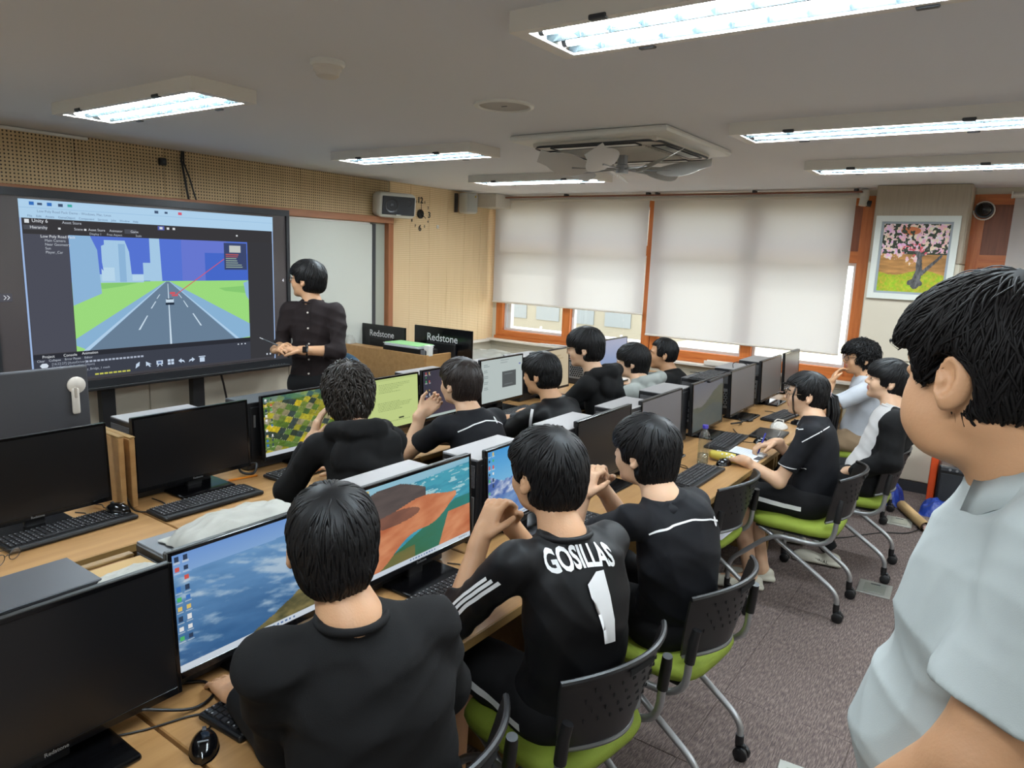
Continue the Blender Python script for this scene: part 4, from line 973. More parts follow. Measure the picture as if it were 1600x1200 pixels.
# ================================================================== CHAIRS
M_shell = mat('chair_black_shell', (26, 26, 28), .42, spec=.5); M_green = mat('green_upholstery', (130, 148, 46), .75, bump=.25, bscale=500, var=.05, vscale=20)
M_rim = mat('chair_rim', (120, 122, 124), .35, .6)
def arc(p0, p1, p2, n=6):
    p0, p1, p2 = Vector(p0), Vector(p1), Vector(p2); return [p0 * (1 - k / n) ** 2 + p1 * 2 * (k / n) * (1 - k / n) + p2 * (k / n) ** 2 for k in range(n + 1)]
def chair(label):
    """faces -x; origin on the floor under the seat centre"""
    t = thing('swivel_caster_chair', label, 'chair', (0, 0, 0), 0, 'green seated caster chairs'); t.name = 'training_chair'
    # seat pad
    n = 28; vs = []; fs = []; lev = [(.84, -.028), (.97, -.02), (1.0, 0.0), (.97, .018), (.86, .028), (.5, .03), (0.02, .026)]
    for f, z in lev:
        for k in range(n):
            a = 2 * PI * k / n; c, s = math.cos(a), math.sin(a); ex = .5
            x = .225 * f * (abs(c) ** ex) * (1 if c > 0 else -1); yy = .22 * f * (abs(s) ** ex) * (1 if s > 0 else -1)
            vs.append((x, yy, .455 + z - .012 * max(0, -x / .225) ** 2))
    for i in range(len(lev) - 1):
        for k in range(n): fs.append((i * n + k, i * n + (k + 1) % n, (i + 1) * n + (k + 1) % n, (i + 1) * n + k))
    fs.append(tuple(range(n))[::-1]); fs.append(tuple(range((len(lev) - 1) * n, len(lev) * n)))
    MB().add(vs, fs).build('seat', M_green, t, smooth=True)
    MB().rbox((0, 0, .418), (.36, .36, .018), .006, 1).build('seat_pan', M_black, t)
    # back shell, curved in plan and leaning
    def bp(u, v, off=0.0):                    # u -1..1 across, v 0..1 up
        hw = .185 + .045 * v - .03 * (1 - v) ** 3; yy = u * hw
        x = .240 + .055 * v - .085 * (u * u) + off; z = .525 + .25 * v - .02 * u * u * (1 - v) ; return (x, yy, z + (.0 if v < 1 else -.02 * u * u))
    N, Mv = 16, 8; vs = []; fs = []
    for side in (0, 1):
        for i in range(N + 1):
            for j in range(Mv + 1): vs.append(bp(-1 + 2 * i / N, j / Mv, .006 * side))
    q = (N + 1) * (Mv + 1)
    for i in range(N):
        for j in range(Mv):
            a = i * (Mv + 1) + j; fs.append((a, a + 1, a + Mv + 2, a + Mv + 1)); fs.append((q + a, q + a + Mv + 1, q + a + Mv + 2, q + a + 1))
    for i in range(N):
        a = i * (Mv + 1); fs.append((a, a + Mv + 1, q + a + Mv + 1, q + a)); a += Mv; fs.append((a, q + a, q + a + Mv + 1, a + Mv + 1))
    for i in (0, N):
        for j in range(Mv): a = i * (Mv + 1) + j; fs.append((a, a + 1, q + a + 1, q + a) if i == 0 else (a, q + a, q + a + 1, a + 1))
    sh = MB().add(vs, fs).build('backrest', M_shell, t, smooth='auto')
    MB().tube([bp(-1 + 2 * i / 20, 1.0, .003) for i in range(21)], .009, 8).build('back_top_rim', M_black, sh, smooth='auto')
    MB().tube([bp(-1 + 2 * i / 20, 0.0, .004) for i in range(21)], .009, 8).build('back_bottom_rim', M_rim, sh, smooth='auto')
    hl = MB()
    for r_ in range(4):
        for c_ in range(9):
            u = -.72 + c_ * .18 + (.09 if r_ % 2 else 0); v = .40 + r_ * .13
            if abs(u) > .8: continue
            p = Vector(bp(u, v, .0058)); 
            for sgn in (0,):
                hl.box(p, (.0016, .013, .010), rz=-u * .45)
    h = hl.build('back_holes', mat('hole_dark', (5, 5, 6), .9), sh); h['kind'] = 'stuff'
    MB().rbox(bp(0, .9, .008), (.004, .11, .02), .004, 1).build('hand_slot', mat('hole_dark', (5, 5, 6), .9), sh)
    MB().rbox(bp(.62, .14, .008), (.002, .03, .035), .001, 1).build('sticker', mat('sticker_grey', (120, 122, 124), .6), sh)
    for s in (-1, 1):
        yy = s * .232
        MB().tube([(.238, yy * .97, .66), (.232, yy, .62), (.225, yy, .545)], [.015, .017, .017], 10).build('upright_sleeve', M_black, t, smooth='auto')
        pts = [(.225, yy, .56)] + arc((.222, yy, .50), (.215, yy, .405), (.10, yy, .405), 6) + arc((-.02, yy, .405), (-.06, yy, .405), (-.12, yy, .36), 5) + arc((-.25, yy, .235), (-.285, yy, .20), (-.285, yy, .15), 5) + [(-.285, yy, .085)]
        fl_ = MB().tube(pts, .0125, 10).build('frame_tube', M_alu, t, smooth='auto')
        y2 = s * .168
        pts = [(-.16, y2, .41), (-.12, y2, .395)] + arc((.20, y2, .19), (.26, y2, .15), (.262, y2, .11), 6) + [(.262, y2, .085)]
        MB().tube(pts, .0125, 10).build('rear_leg', M_alu, t, smooth='auto')
        for cx, cyy in ((-.285, yy), (.262, y2)):
            c = MB(); c.tube([(cx, cyy, .095), (cx, cyy, .06)], .016, 10); c.rbox((cx + .006, cyy, .052), (.04, .016, .03), .006, 1)
            co = c.build('caster', M_black, t, smooth='auto')
            for w_ in (-1, 1):
                MB().lathe([(.012, -.009), (.025, -.009), (.027, -.004), (.027, .006), (.02, .010), (.0, .010)], 16, M=Matrix.Rotation(-w_ * PI / 2, 3, 'X'), c=(cx + .012, cyy + w_ * .013, .027)).build('wheel', M_black, co, smooth='auto')
    MB().tube([(-.15, -.168, .405), (-.15, .168, .405)], .011, 8).build('crossbar', M_alu, t, smooth='auto')
    MB().tube([(.06, -.232, .405), (.06, .232, .405)], .011, 8).build('seat_bar', M_alu, t, smooth='auto')
    return t
c0 = chair('c')
CH = [(-1.07, 1.02, .08, 'chair of the student in the plain black sweatshirt, at the bottom edge'), (-.97, 1.65, -.16, 'chair of the student in the number 1 jersey'), (-.90, 2.28, -.10, 'chair of the polo shirt student with clasped hands'),
      (-1.22, 3.38, -.06, 'empty chair with its back against the desk corner'), (-.82, 3.92, .0, 'chair of the ponytailed student'), (-.70, 4.59, .02, 'chair of the student in the open black hoodie'), (-.86, 5.66, 0.0, 'chair of the curly haired student next to the pillar'),
      (-2.06, 1.96, .0, 'chair under the student with tousled hair'), (-2.08, 2.72, 0, 'chair under the student resting his chin on his hand'), (-2.06, 3.44, 0, 'chair under the striped tracksuit student'), (-2.06, 3.95, 0, 'chair under the tall student with thin glasses'),
      (-2.06, 4.60, 0, 'chair under the grey hoodie student'), (-2.06, 5.14, 0, 'chair under the short haired student by the window')]
for i, (x, y, rz, lb) in enumerate(CH):
    if i == 0: c0.location = (x, y, 0); c0.rotation_euler = (0, 0, rz); c0['label'] = lb
    else: dup(c0, (x, y, 0), rz, lb)
# ================================================================== PEOPLE: smooth-blended solids turned into one surface
class Solid:
    def __init__(s): s.ops = []
    def cone(s, a, b, ra, rb, k=.02, cap=None, sub=False):
        a, b = np.array(a, float), np.array(b, float); r = max(ra, rb); s.ops.append(('c', np.minimum(a, b) - r, np.maximum(a, b) + r, k, sub, (a, b, ra, rb, cap))); return s
    def ell(s, c, r, A=None, k=.02, sub=False):
        """A: 3x3 rows = axes"""
        c, r = np.array(c, float), np.array(r, float); A = np.eye(3) if A is None else np.array(A, float); e = np.sqrt(((A * r[:, None]) ** 2).sum(0))
        s.ops.append(('e', c - e, c + e, k, sub, (c, r, A))); return s
    def rbox(s, c, h, A=None, rad=.01, k=.01, sub=False):
        c, h = np.array(c, float), np.array(h, float); A = np.eye(3) if A is None else np.array(A, float); e = np.abs(A * h[:, None]).sum(0)
        s.ops.append(('b', c - e, c + e, k, sub, (c, h, A, rad))); return s
    def grid(s, hh, folds=None, seed=0):
        lo = np.min([o[1] for o in s.ops if not o[4]], 0) - 5 * hh; hi = np.max([o[2] for o in s.ops if not o[4]], 0) + 5 * hh
        n = np.ceil((hi - lo) / hh).astype(int) + 1; D = np.full(n, 1.0, np.float32)
        ax = [lo[i] + hh * np.arange(n[i]) for i in range(3)]
        for typ, l, u, k, sub, p in s.ops:
            pad = k + 4 * hh; i0 = np.clip(np.floor((l - pad - lo) / hh).astype(int), 0, n); i1 = np.clip(np.ceil((u + pad - lo) / hh).astype(int) + 1, 0, n)
            if np.any(i1 <= i0): continue
            sl = tuple(slice(i0[i], i1[i]) for i in range(3))
            X = ax[0][sl[0]][:, None, None].astype(np.float32); Y = ax[1][sl[1]][None, :, None].astype(np.float32); Z = ax[2][sl[2]][None, None, :].astype(np.float32)
            if typ == 'c':
                a, b, ra, rb, cap = p; ba = b - a; L2 = max(float(ba @ ba), 1e-9)
                x, y, z = X - a[0], Y - a[1], Z - a[2]; tr = (x * ba[0] + y * ba[1] + z * ba[2]) / L2; t = np.clip(tr, 0, 1)
                d = np.sqrt((x - t * ba[0]) ** 2 + (y - t * ba[1]) ** 2 + (z - t * ba[2]) ** 2) - (ra + (rb - ra) * t)
                if cap: d = np.maximum(d, (tr - 1) * math.sqrt(L2))
            else:
                c, r, A = p[:3]; x, y, z = X - c[0], Y - c[1], Z - c[2]
                q = [x * A[i, 0] + y * A[i, 1] + z * A[i, 2] for i in range(3)]
                if typ == 'e':
                    k0 = np.sqrt(sum((q[i] / r[i]) ** 2 for i in range(3))); k1 = np.sqrt(sum((q[i] / r[i] ** 2) ** 2 for i in range(3))); d = k0 * (k0 - 1) / np.maximum(k1, 1e-6)
                else:
                    rad = p[3]; w_ = [np.abs(q[i]) - r[i] + rad for i in range(3)]
                    d = np.sqrt(sum(np.maximum(v, 0) ** 2 for v in w_)) + np.minimum(np.maximum(np.maximum(w_[0], w_[1]), w_[2]), 0) - rad
            cur = D[sl]
            if sub:
                h_ = np.clip(.5 - .5 * (cur + d) / k, 0, 1); D[sl] = cur * (1 - h_) + (-d) * h_ + k * h_ * (1 - h_)
            else:
                h_ = np.clip(.5 + .5 * (cur - d) / k, 0, 1); D[sl] = cur * (1 - h_) + d * h_ - k * h_ * (1 - h_)
        if folds:
            I = np.where(np.abs(D) < .02); px, py, pz = ax[0][I[0]], ax[1][I[1]], ax[2][I[2]]
            r = np.random.default_rng(seed); f = 0
            for q in range(6):
                d3 = r.normal(size=3); d3 /= np.linalg.norm(d3); d3[2] *= 1.5; fr = r.uniform(11, 30); ph = r.uniform(0, 6.3)
                w1 = 1.6 * np.sin(7 * px * r.uniform(.5, 1.5) + 6 * py + ph) + 1.4 * np.sin(7 * pz * r.uniform(.5, 1.4) + 5 * px + ph * 2)
                am = .5 + .5 * np.sin(5 * px + 6 * py * r.uniform(-1, 1) + 7 * pz * r.uniform(-1, 1) + ph * 3)
                f = f + (1 - 2 * np.abs(np.sin(fr * (d3[0] * px + d3[1] * py + d3[2] * pz) + w1 + ph)) ** .7) * am * (20 / fr) ** .6
            D[I] -= (folds * f / 2.0).astype(np.float32)
        return D, lo, hh
def surface(D, lo, hh):
    ins = D < 0; c = np.zeros(tuple(np.array(D.shape) - 1), np.int8)
    for i in (0, 1):
        for j in (0, 1):
            for k in (0, 1): c += ins[i:D.shape[0] - 1 + i, j:D.shape[1] - 1 + j, k:D.shape[2] - 1 + k]
    act = (c > 0) & (c < 8); I = np.argwhere(act); idx = np.full(act.shape, -1, np.int64); idx[act] = np.arange(len(I))
    acc = np.zeros((len(I), 3)); cnt = np.zeros(len(I)); cor = [(i, j, k) for i in (0, 1) for j in (0, 1) for k in (0, 1)]
    dv = {o: D[I[:, 0] + o[0], I[:, 1] + o[1], I[:, 2] + o[2]].astype(float) for o in cor}
    for a in cor:
        for e in range(3):
            if a[e]: continue
            b = list(a); b[e] = 1; b = tuple(b); m = (dv[a] < 0) != (dv[b] < 0); t = dv[a][m] / (dv[a][m] - dv[b][m])
            p = np.tile(np.array(a, float), (m.sum(), 1)); p[:, e] += t; acc[m] += p; cnt[m] += 1
    V = lo + hh * (I + acc / np.maximum(cnt, 1)[:, None]); F = []
    for e in range(3):
        s0 = [slice(None)] * 3; s1 = [slice(None)] * 3; s0[e] = slice(0, -1); s1[e] = slice(1, None)
        ch = ins[tuple(s0)] != ins[tuple(s1)]; E = np.argwhere(ch); f1, f2 = (e + 1) % 3, (e + 2) % 3
        E = E[(E[:, f1] > 0) & (E[:, f2] > 0) & (E[:, f1] < D.shape[f1] - 1) & (E[:, f2] < D.shape[f2] - 1)]
        fl = ins[E[:, 0], E[:, 1], E[:, 2]]
        def cell(o1, o2):
            q = E.copy(); q[:, f1] -= o1; q[:, f2] -= o2; return idx[q[:, 0], q[:, 1], q[:, 2]]
        Q = np.stack([cell(1, 1), cell(0, 1), cell(0, 0), cell(1, 0)], 1); Q[~fl] = Q[~fl][:, ::-1]; F.append(Q)
    F = np.concatenate(F); F = F[(F >= 0).all(1)]
    return V, F
def relax(V, F, it=1):
    for _ in range(it):
        S = np.zeros_like(V); n = np.zeros(len(V))
        for i in range(4):
            a, b = F[:, i], F[:, (i + 1) % 4]; np.add.at(S, a, V[b]); np.add.at(n, a, 1)
        V = V * .5 + .5 * S / np.maximum(n, 1)[:, None]
    return V
def solid_obj(name, sd, hh, m, root, folds=None, seed=0, it=1, matfn=None):
    D, lo, h_ = sd.grid(hh, folds, seed); V, F = surface(D, lo, h_); V = relax(V, F, it)
    mi = matfn(V[F].mean(1)) if matfn else None
    me = fast_mesh(name, V - np.array(root.location), F, m, mi=mi)
    o = link(name, me, root); o['_w'] = 0; del o['_w']
    return o, V, F
def nrm(v): v = np.array(v, float); return v / max(np.linalg.norm(v), 1e-9)
def skin(name, rgb):
    m = mat(name, rgb, .52, bump=.08, bscale=220, var=.05, vscale=14); b = m.node_tree.nodes['Principled BSDF']
    b.inputs['Subsurface Weight'].default_value = .12; b.inputs['Subsurface Radius'].default_value = (.012, .005, .003); b.inputs['Subsurface Scale'].default_value = .5; return m
SK = [skin('skin_light', (206, 168, 138)), skin('skin_warm', (194, 150, 114)), skin('skin_tan', (184, 140, 104))]
LIP = [mat('lip', (176, 112, 100), .5)]
M_hair = mat('black_hair', (15, 14, 15), .5, spec=.26); M_hairm = mat('matt_black_hair', (17, 15, 15), .62, spec=.16); M_hairb = mat('dark_brown_hair', (36, 28, 25), .5, spec=.4); M_hairg = mat('ash_hair', (42, 37, 33), .52, spec=.4)
M_eye = mat('eye_dark', (28, 22, 20), .15); M_eyew = mat('eye_white', (216, 208, 204), .3)
def fabric(name, rgb, rough=.85, bump=.12, bs=600): return mat(name, rgb, rough, bump=bump, bscale=bs, var=.06, vscale=7, spec=.25)
CB = fabric('black_cotton', (17, 17, 18)); CB2 = fabric('black_polyester', (14, 14, 16), .55, .05); CN = fabric('navy_black_polo', (17, 18, 23), .75); CG = fabric('grey_fleece', (158, 164, 160), .9); CW = fabric('white_cotton', (200, 200, 200), .85); CM = fabric('pale_grey_shirt', (162, 170, 170), .8, .1, 700); CL = fabric('pale_blue_grey_shirt', (176, 182, 190), .8); CBR = fabric('brown_black_shirt', (33, 26, 27), .85); CT = fabric('dark_trousers', (16, 16, 18), .85)
M_wht = mat('white_print', (224, 226, 228), .6); M_shoe = mat('shoe_white', (198, 196, 182), .6); M_shoeb = mat('shoe_black', (24, 24, 26), .5); M_khaki = fabric('khaki_trousers', (142, 122, 98))

def add_head(sd, c, F, L, U, s=1.0, ear=1.0):
    P = lambda f, l, u: c + s * (f * F + l * L + u * U); A = np.array([F, L, U]); R = lambda *q: np.array(q) * s
    sd.ell(P(-.012, 0, .03), R(.097, .076, .09), A, .02)
    sd.ell(P(.028, 0, -.018), R(.062, .063, .085), A, .025 * s); sd.ell(P(.03, 0, -.07), R(.052, .052, .038), A, .022 * s)
    sd.ell(P(.068, 0, -.094), R(.02, .02, .016), A, .02 * s)
    for q in (-1, 1):
        sd.ell(P(.062, q * .036, -.03), R(.026, .024, .028), A, .02 * s)
        sd.cone(P(.082, q * .012, .024), P(.074, q * .046, .024), .010 * s, .009 * s, .014 * s)
        sd.ell(P(.099, q * .031, .006), R(.012, .019, .012), A, .012 * s, sub=True)
        sd.ell(P(.083, q * .031, .004), R(.010, .015, .0085), A, .006 * s)
        # ear
        t = nrm(U * 1.0 - F * .22); o = nrm(L * q - F * .45); e = np.cross(t, o); AE = np.array([e, o, t])
        sd.ell(P(-.014, q * (.081 + .004 * ear), -.004), R(.019 * ear, .0095, .032 * ear), AE, .006 * s); sd.ell(P(-.008, q * (.089 + .004 * ear), -.001), R(.010 * ear, .008, .020 * ear), AE, .005 * s, sub=True)
        sd.ell(P(-.004, q * (.080 + .004 * ear), -.03 * ear), R(.009, .006, .010), AE, .006 * s); sd.ell(P(-.001, q * (.083 + .004 * ear), -.004), R(.006, .006, .009), AE, .005 * s)
    sd.cone(P(.086, 0, .016), P(.108, 0, -.020), .0075 * s, .0105 * s, .012 * s); sd.cone(P(.098, -.012, -.026), P(.098, .012, -.026), .008 * s, .008 * s, .008 * s)
    sd.cone(P(.088, -.016, -.05), P(.088, .016, -.05), .006 * s, .006 * s, .007 * s); sd.cone(P(.086, -.013, -.062), P(.086, .013, -.062), .007 * s, .007 * s, .007 * s)
    return P, A
def add_hand(sd, W, d, n, th, curl=.35, s=1.0, spread=.0, point=None):
    """W wrist, d along the hand, n the way the palm faces, th the thumb side"""
    W = np.array(W, float); d = nrm(d); n = nrm(np.array(n, float) - d * np.dot(n, d)); th_ = np.cross(d, n); th_ = th_ if np.dot(th_, th) > 0 else -th_
    A = np.array([d, th_, n]); sd.cone(W - d * .03, W + d * .02, .026 * s, .026 * s, .015); sd.rbox(W + d * .05 * s, np.array([.045, .039, .0135]) * s, A, .012 * s, .012)
    for i, (o, L, r) in enumerate(((.029, .074, .0088), (.0095, .082, .009), (-.010, .075, .0087), (-.029, .059, .0078))):
        p = W + d * .09 * s + th_ * o * s; cu = curl if point is None or i != 0 else point; ang = 0; dd = nrm(d + th_ * spread * (1.5 - i) * .2)
        for j, (fr, an) in enumerate(((.45, .75), (.30, .95), (.25, .7))):
            ang += cu * an; q = p + (dd * math.cos(ang) + n * math.sin(ang)) * L * fr * s; sd.cone(p, q, r * s * (1 - .08 * j), r * s * (.92 - .08 * j), .0035); p = q
    p = W + d * .028 * s + th_ * .034 * s; q = p + nrm(d * .7 + th_ * .6 + n * .35) * .042 * s; r_ = q + nrm(d * .9 + th_ * .15 * (1 - curl) + n * (.2 + .5 * curl)) * .032 * s
    sd.cone(p - d * .01, q, .0125 * s, .0108 * s, .012); sd.cone(q, r_, .0105 * s, .0085 * s, .004)

def hair(root, c, F, L, U, s, st, m, seed):
    """cap of hair, covered by locks that flow from the crown over its surface"""
    r = np.random.default_rng(seed); P = lambda f, l, u: c + s * (f * F + l * L + u * U); A = np.array([F, L, U]); R = lambda *q: np.array(q) * s
    up = st.get('vol', .018); sd = Solid(); bk = st.get('back', -.08); fr = st.get('fringe', .03) - .006
    sd.ell(P(-.014, 0, .034), R(.097 + up, .076 + up, .088 + up * 1.05), A, .02)
    if st.get('short'):
        sd.ell(P(-.04, 0, -.015), R(.062, .068, .055), A, .03)
        if st.get('fv'): sd.ell(P(.040, 0, .052), R(.05 + up, .066 + up * .6, .042 + up * .8), A, .03)
    else:
        sd.ell(P(-.042, 0, -.03), R(.069 + up * .5, .067 + up * .55, .072), A, .03)
        sd.ell(P(.042, 0, .052), R(.052 + up * .75, .066 + up * .6, .044 + up * .8), A, .03)                  # fringe volume
    if bk < -.095: sd.ell(P(-.055, 0, bk + .035), R(.055, .064, .055), A, .03)
    sd.rbox(P(.135, 0, fr - .12), R(.085, .16, .12), A, .012 * s, .012, sub=True)
    for q in (-1, 1):
        sd.rbox(P(.060, q * .1, -.118 + st.get('side', 0.)), R(.057, .06, .09), A, .015 * s, .012, sub=True); ek = st.get('ear', 1.0); sd.ell(P(-.008, q * .094, -.028 + .014 * (ek - 1)), R(.022 * ek, .032, .030 * ek), A, .008 * s, sub=True)
    sd.rbox(P(-.03, 0, bk - .1), R(.16, .16, .085), A, .03 * s, .03, sub=True)
    o, V, Q = solid_obj('hair', sd, .0065 * max(s, 1), m, root, folds=.0018, seed=seed)
    bv = BVHTree.FromPolygons([tuple(v) for v in V], [tuple(f) for f in Q])
    n = int(st.get('n', 420) * 3.0); crown = P(-.055, .01, .14); pick = r.integers(0, len(V), n); K = 6
    stp = r.uniform(.011, .020, n) * st.get('len', 1.0) * s; wob = r.normal(0, st.get('swirl', .18), n); messy = st.get('flip', 0.0); curl = st.get('curl', 0.0); wd = r.uniform(.0028, .0062, n) * s * st.get('fine', 1.0)
    Lc = (V[pick] - c) / s; keep = np.ones(n, bool); VV = np.zeros((n, K, 3, 3))
    for i in range(n):
        p_ = V[pick[i]].copy(); a0 = wob[i]; out = r.random() * messy; lift0 = r.uniform(.0, .0035) + st.get('lift', 0) * r.random(); hang = False
        for k in range(K):
            q, nn, fi, di = bv.find_nearest(Vector(p_)); nn = np.array(nn); q = np.array(q)
            loc = (p_ - c) / s; lf, lu = loc @ F, loc @ U
            fl = nrm(p_ - crown) + .9 * max(0, -(lu - .05) / .1) * (-U) + (.5 * F if lf > .02 and lu > .03 else 0) - U * .25
            fl = fl + a0 * np.cross(nn, fl) + (curl * .9 * math.sin(k * 2.1 + i) * np.cross(nn, fl) if curl else 0)
            d_ = fl - nn * (fl @ nn); d_ = d_ / max(np.linalg.norm(d_), 1e-6); u = k / (K - 1)
            if not hang: base = q + nn * (lift0 * math.sin(u * PI) - .0015 * (1 - u) + out * u * u + curl * .006 * math.sin(k * 2.6 + i * 1.7))
            else: base = p_
            sv = np.cross(d_, nn); w_ = wd[i] * (1.0 if k < K - 2 else (.7 if k == K - 2 else .1)) * (.4 if k == 0 else 1)
            VV[i, k, 0] = base - sv * w_ - nn * w_ * .35; VV[i, k, 1] = base + nn * w_ * .30; VV[i, k, 2] = base + sv * w_ - nn * w_ * .35
            nx = base + d_ * stp[i]; q2, n2, f2, d2 = bv.find_nearest(Vector(nx))
            if d2 is not None and d2 > .012: nx = base + nrm(d_ * .6 - U * .5) * stp[i] * (.12 if st.get('short') else .5); hang = True
            p_ = nx
    FF = []; base = np.arange(n)[:, None] * (K * 3)
    for k in range(K - 1):
        for j_ in range(3): jj = (j_ + 1) % 3; FF.append(np.concatenate([base + k * 3 + j_, base + k * 3 + jj, base + (k + 1) * 3 + jj, base + (k + 1) * 3 + j_], 1))
    me = fast_mesh('hair_locks', VV.reshape(-1, 3) - np.array(root.location), np.concatenate(FF), m); lo_ = link('hair_locks', me, o); lo_['kind'] = 'stuff'
    return o

def project(V, F, pts, d, off=.002):
    """drop points onto a garment along d"""
    bv = BVHTree.FromPolygons([tuple(v) for v in V], [tuple(f) for f in F]); out = []; d = Vector(d).normalized()
    for p in pts:
        h, n, i, di = bv.ray_cast(Vector(p), d)
        out.append(None if h is None else np.array(h - d * off))
    return out
def ribbon(root, name, V, F, line, d, width, m, n=24, off=.003, updir=None):
    """flat stripe laid on a garment along a polyline given off the body, dropped along d"""
    line = [np.array(p, float) for p in line]; seg = [np.linalg.norm(line[i + 1] - line[i]) for i in range(len(line) - 1)]; tot = sum(seg); P = []
    for k in range(n + 1):
        t = tot * k / n; i = 0
        while i < len(seg) - 1 and t > seg[i]: t -= seg[i]; i += 1
        P.append(line[i] + (line[i + 1] - line[i]) * min(1, t / max(seg[i], 1e-9)))
    d = nrm(d); A = []; B = []
    for k in range(n + 1):
        tg = nrm(P[min(k + 1, n)] - P[max(k - 1, 0)]); sdv = nrm(np.cross(tg, d)); A.append(P[k] + sdv * width / 2); B.append(P[k] - sdv * width / 2)
    pa, pb = project(V, F, A, d, off), project(V, F, B, d, off); vs = []; fs = []; L0 = np.array(root.location)
    for k in range(n + 1):
        if pa[k] is None or pb[k] is None: 
            if vs and len(vs) % 2 == 0: vs.append(None); vs.append(None)
            continue
        vs += [pa[k] - L0, pb[k] - L0]
    mb = MB(); ok = [v is not None for v in vs]; vv = [v if v is not None else np.zeros(3) for v in vs]
    for k in range(0, len(vs) - 3, 2):
        if all(ok[k:k + 4]) and np.linalg.norm(vv[k] - vv[k + 2]) < .25: fs.append((k, k + 1, k + 3, k + 2))
    mb.add(vv, fs).build(name, m, root, smooth=True)
def lettering(root, name, V, F, txt, O, X, Y, d, size, m, bold=.0, spacing=1.0, off=.003, arch=0.0, sx=1.0):
    if isinstance(txt, list): vs, fs = [Vector((a * size, b * size, 0)) for a, b in txt], [tuple(range(len(txt)))]
    else: vs, fs = text_verts(txt, size, 0, bold, spacing=spacing)
    bm = bmesh.new(); bv = [bm.verts.new(p) for p in vs]
    for f in fs:
        try: bm.faces.new([bv[i] for i in f])
        except Exception: pass
    bmesh.ops.triangulate(bm, faces=bm.faces[:]); bmesh.ops.subdivide_edges(bm, edges=[e for e in bm.edges if e.calc_length() > size * .12], cuts=2, use_grid_fill=True); bmesh.ops.triangulate(bm, faces=bm.faces[:])
    bm.verts.ensure_lookup_table(); bm.verts.index_update(); O, X, Y = np.array(O, float), nrm(X), nrm(Y)
    pts = [O + X * v.co.x * sx + Y * (v.co.y - arch * v.co.x ** 2) for v in bm.verts]; pr = project(V, F, pts, d, off); L0 = np.array(root.location)
    F2 = [tuple(v.index for v in f.verts) for f in bm.faces if all(pr[v.index] is not None for v in f.verts)]
    bm.free(); MB().add([(p if p is not None else np.zeros(3)) - (L0 if p is not None else 0) for p in pr], F2).build(name, m, root, smooth=True)

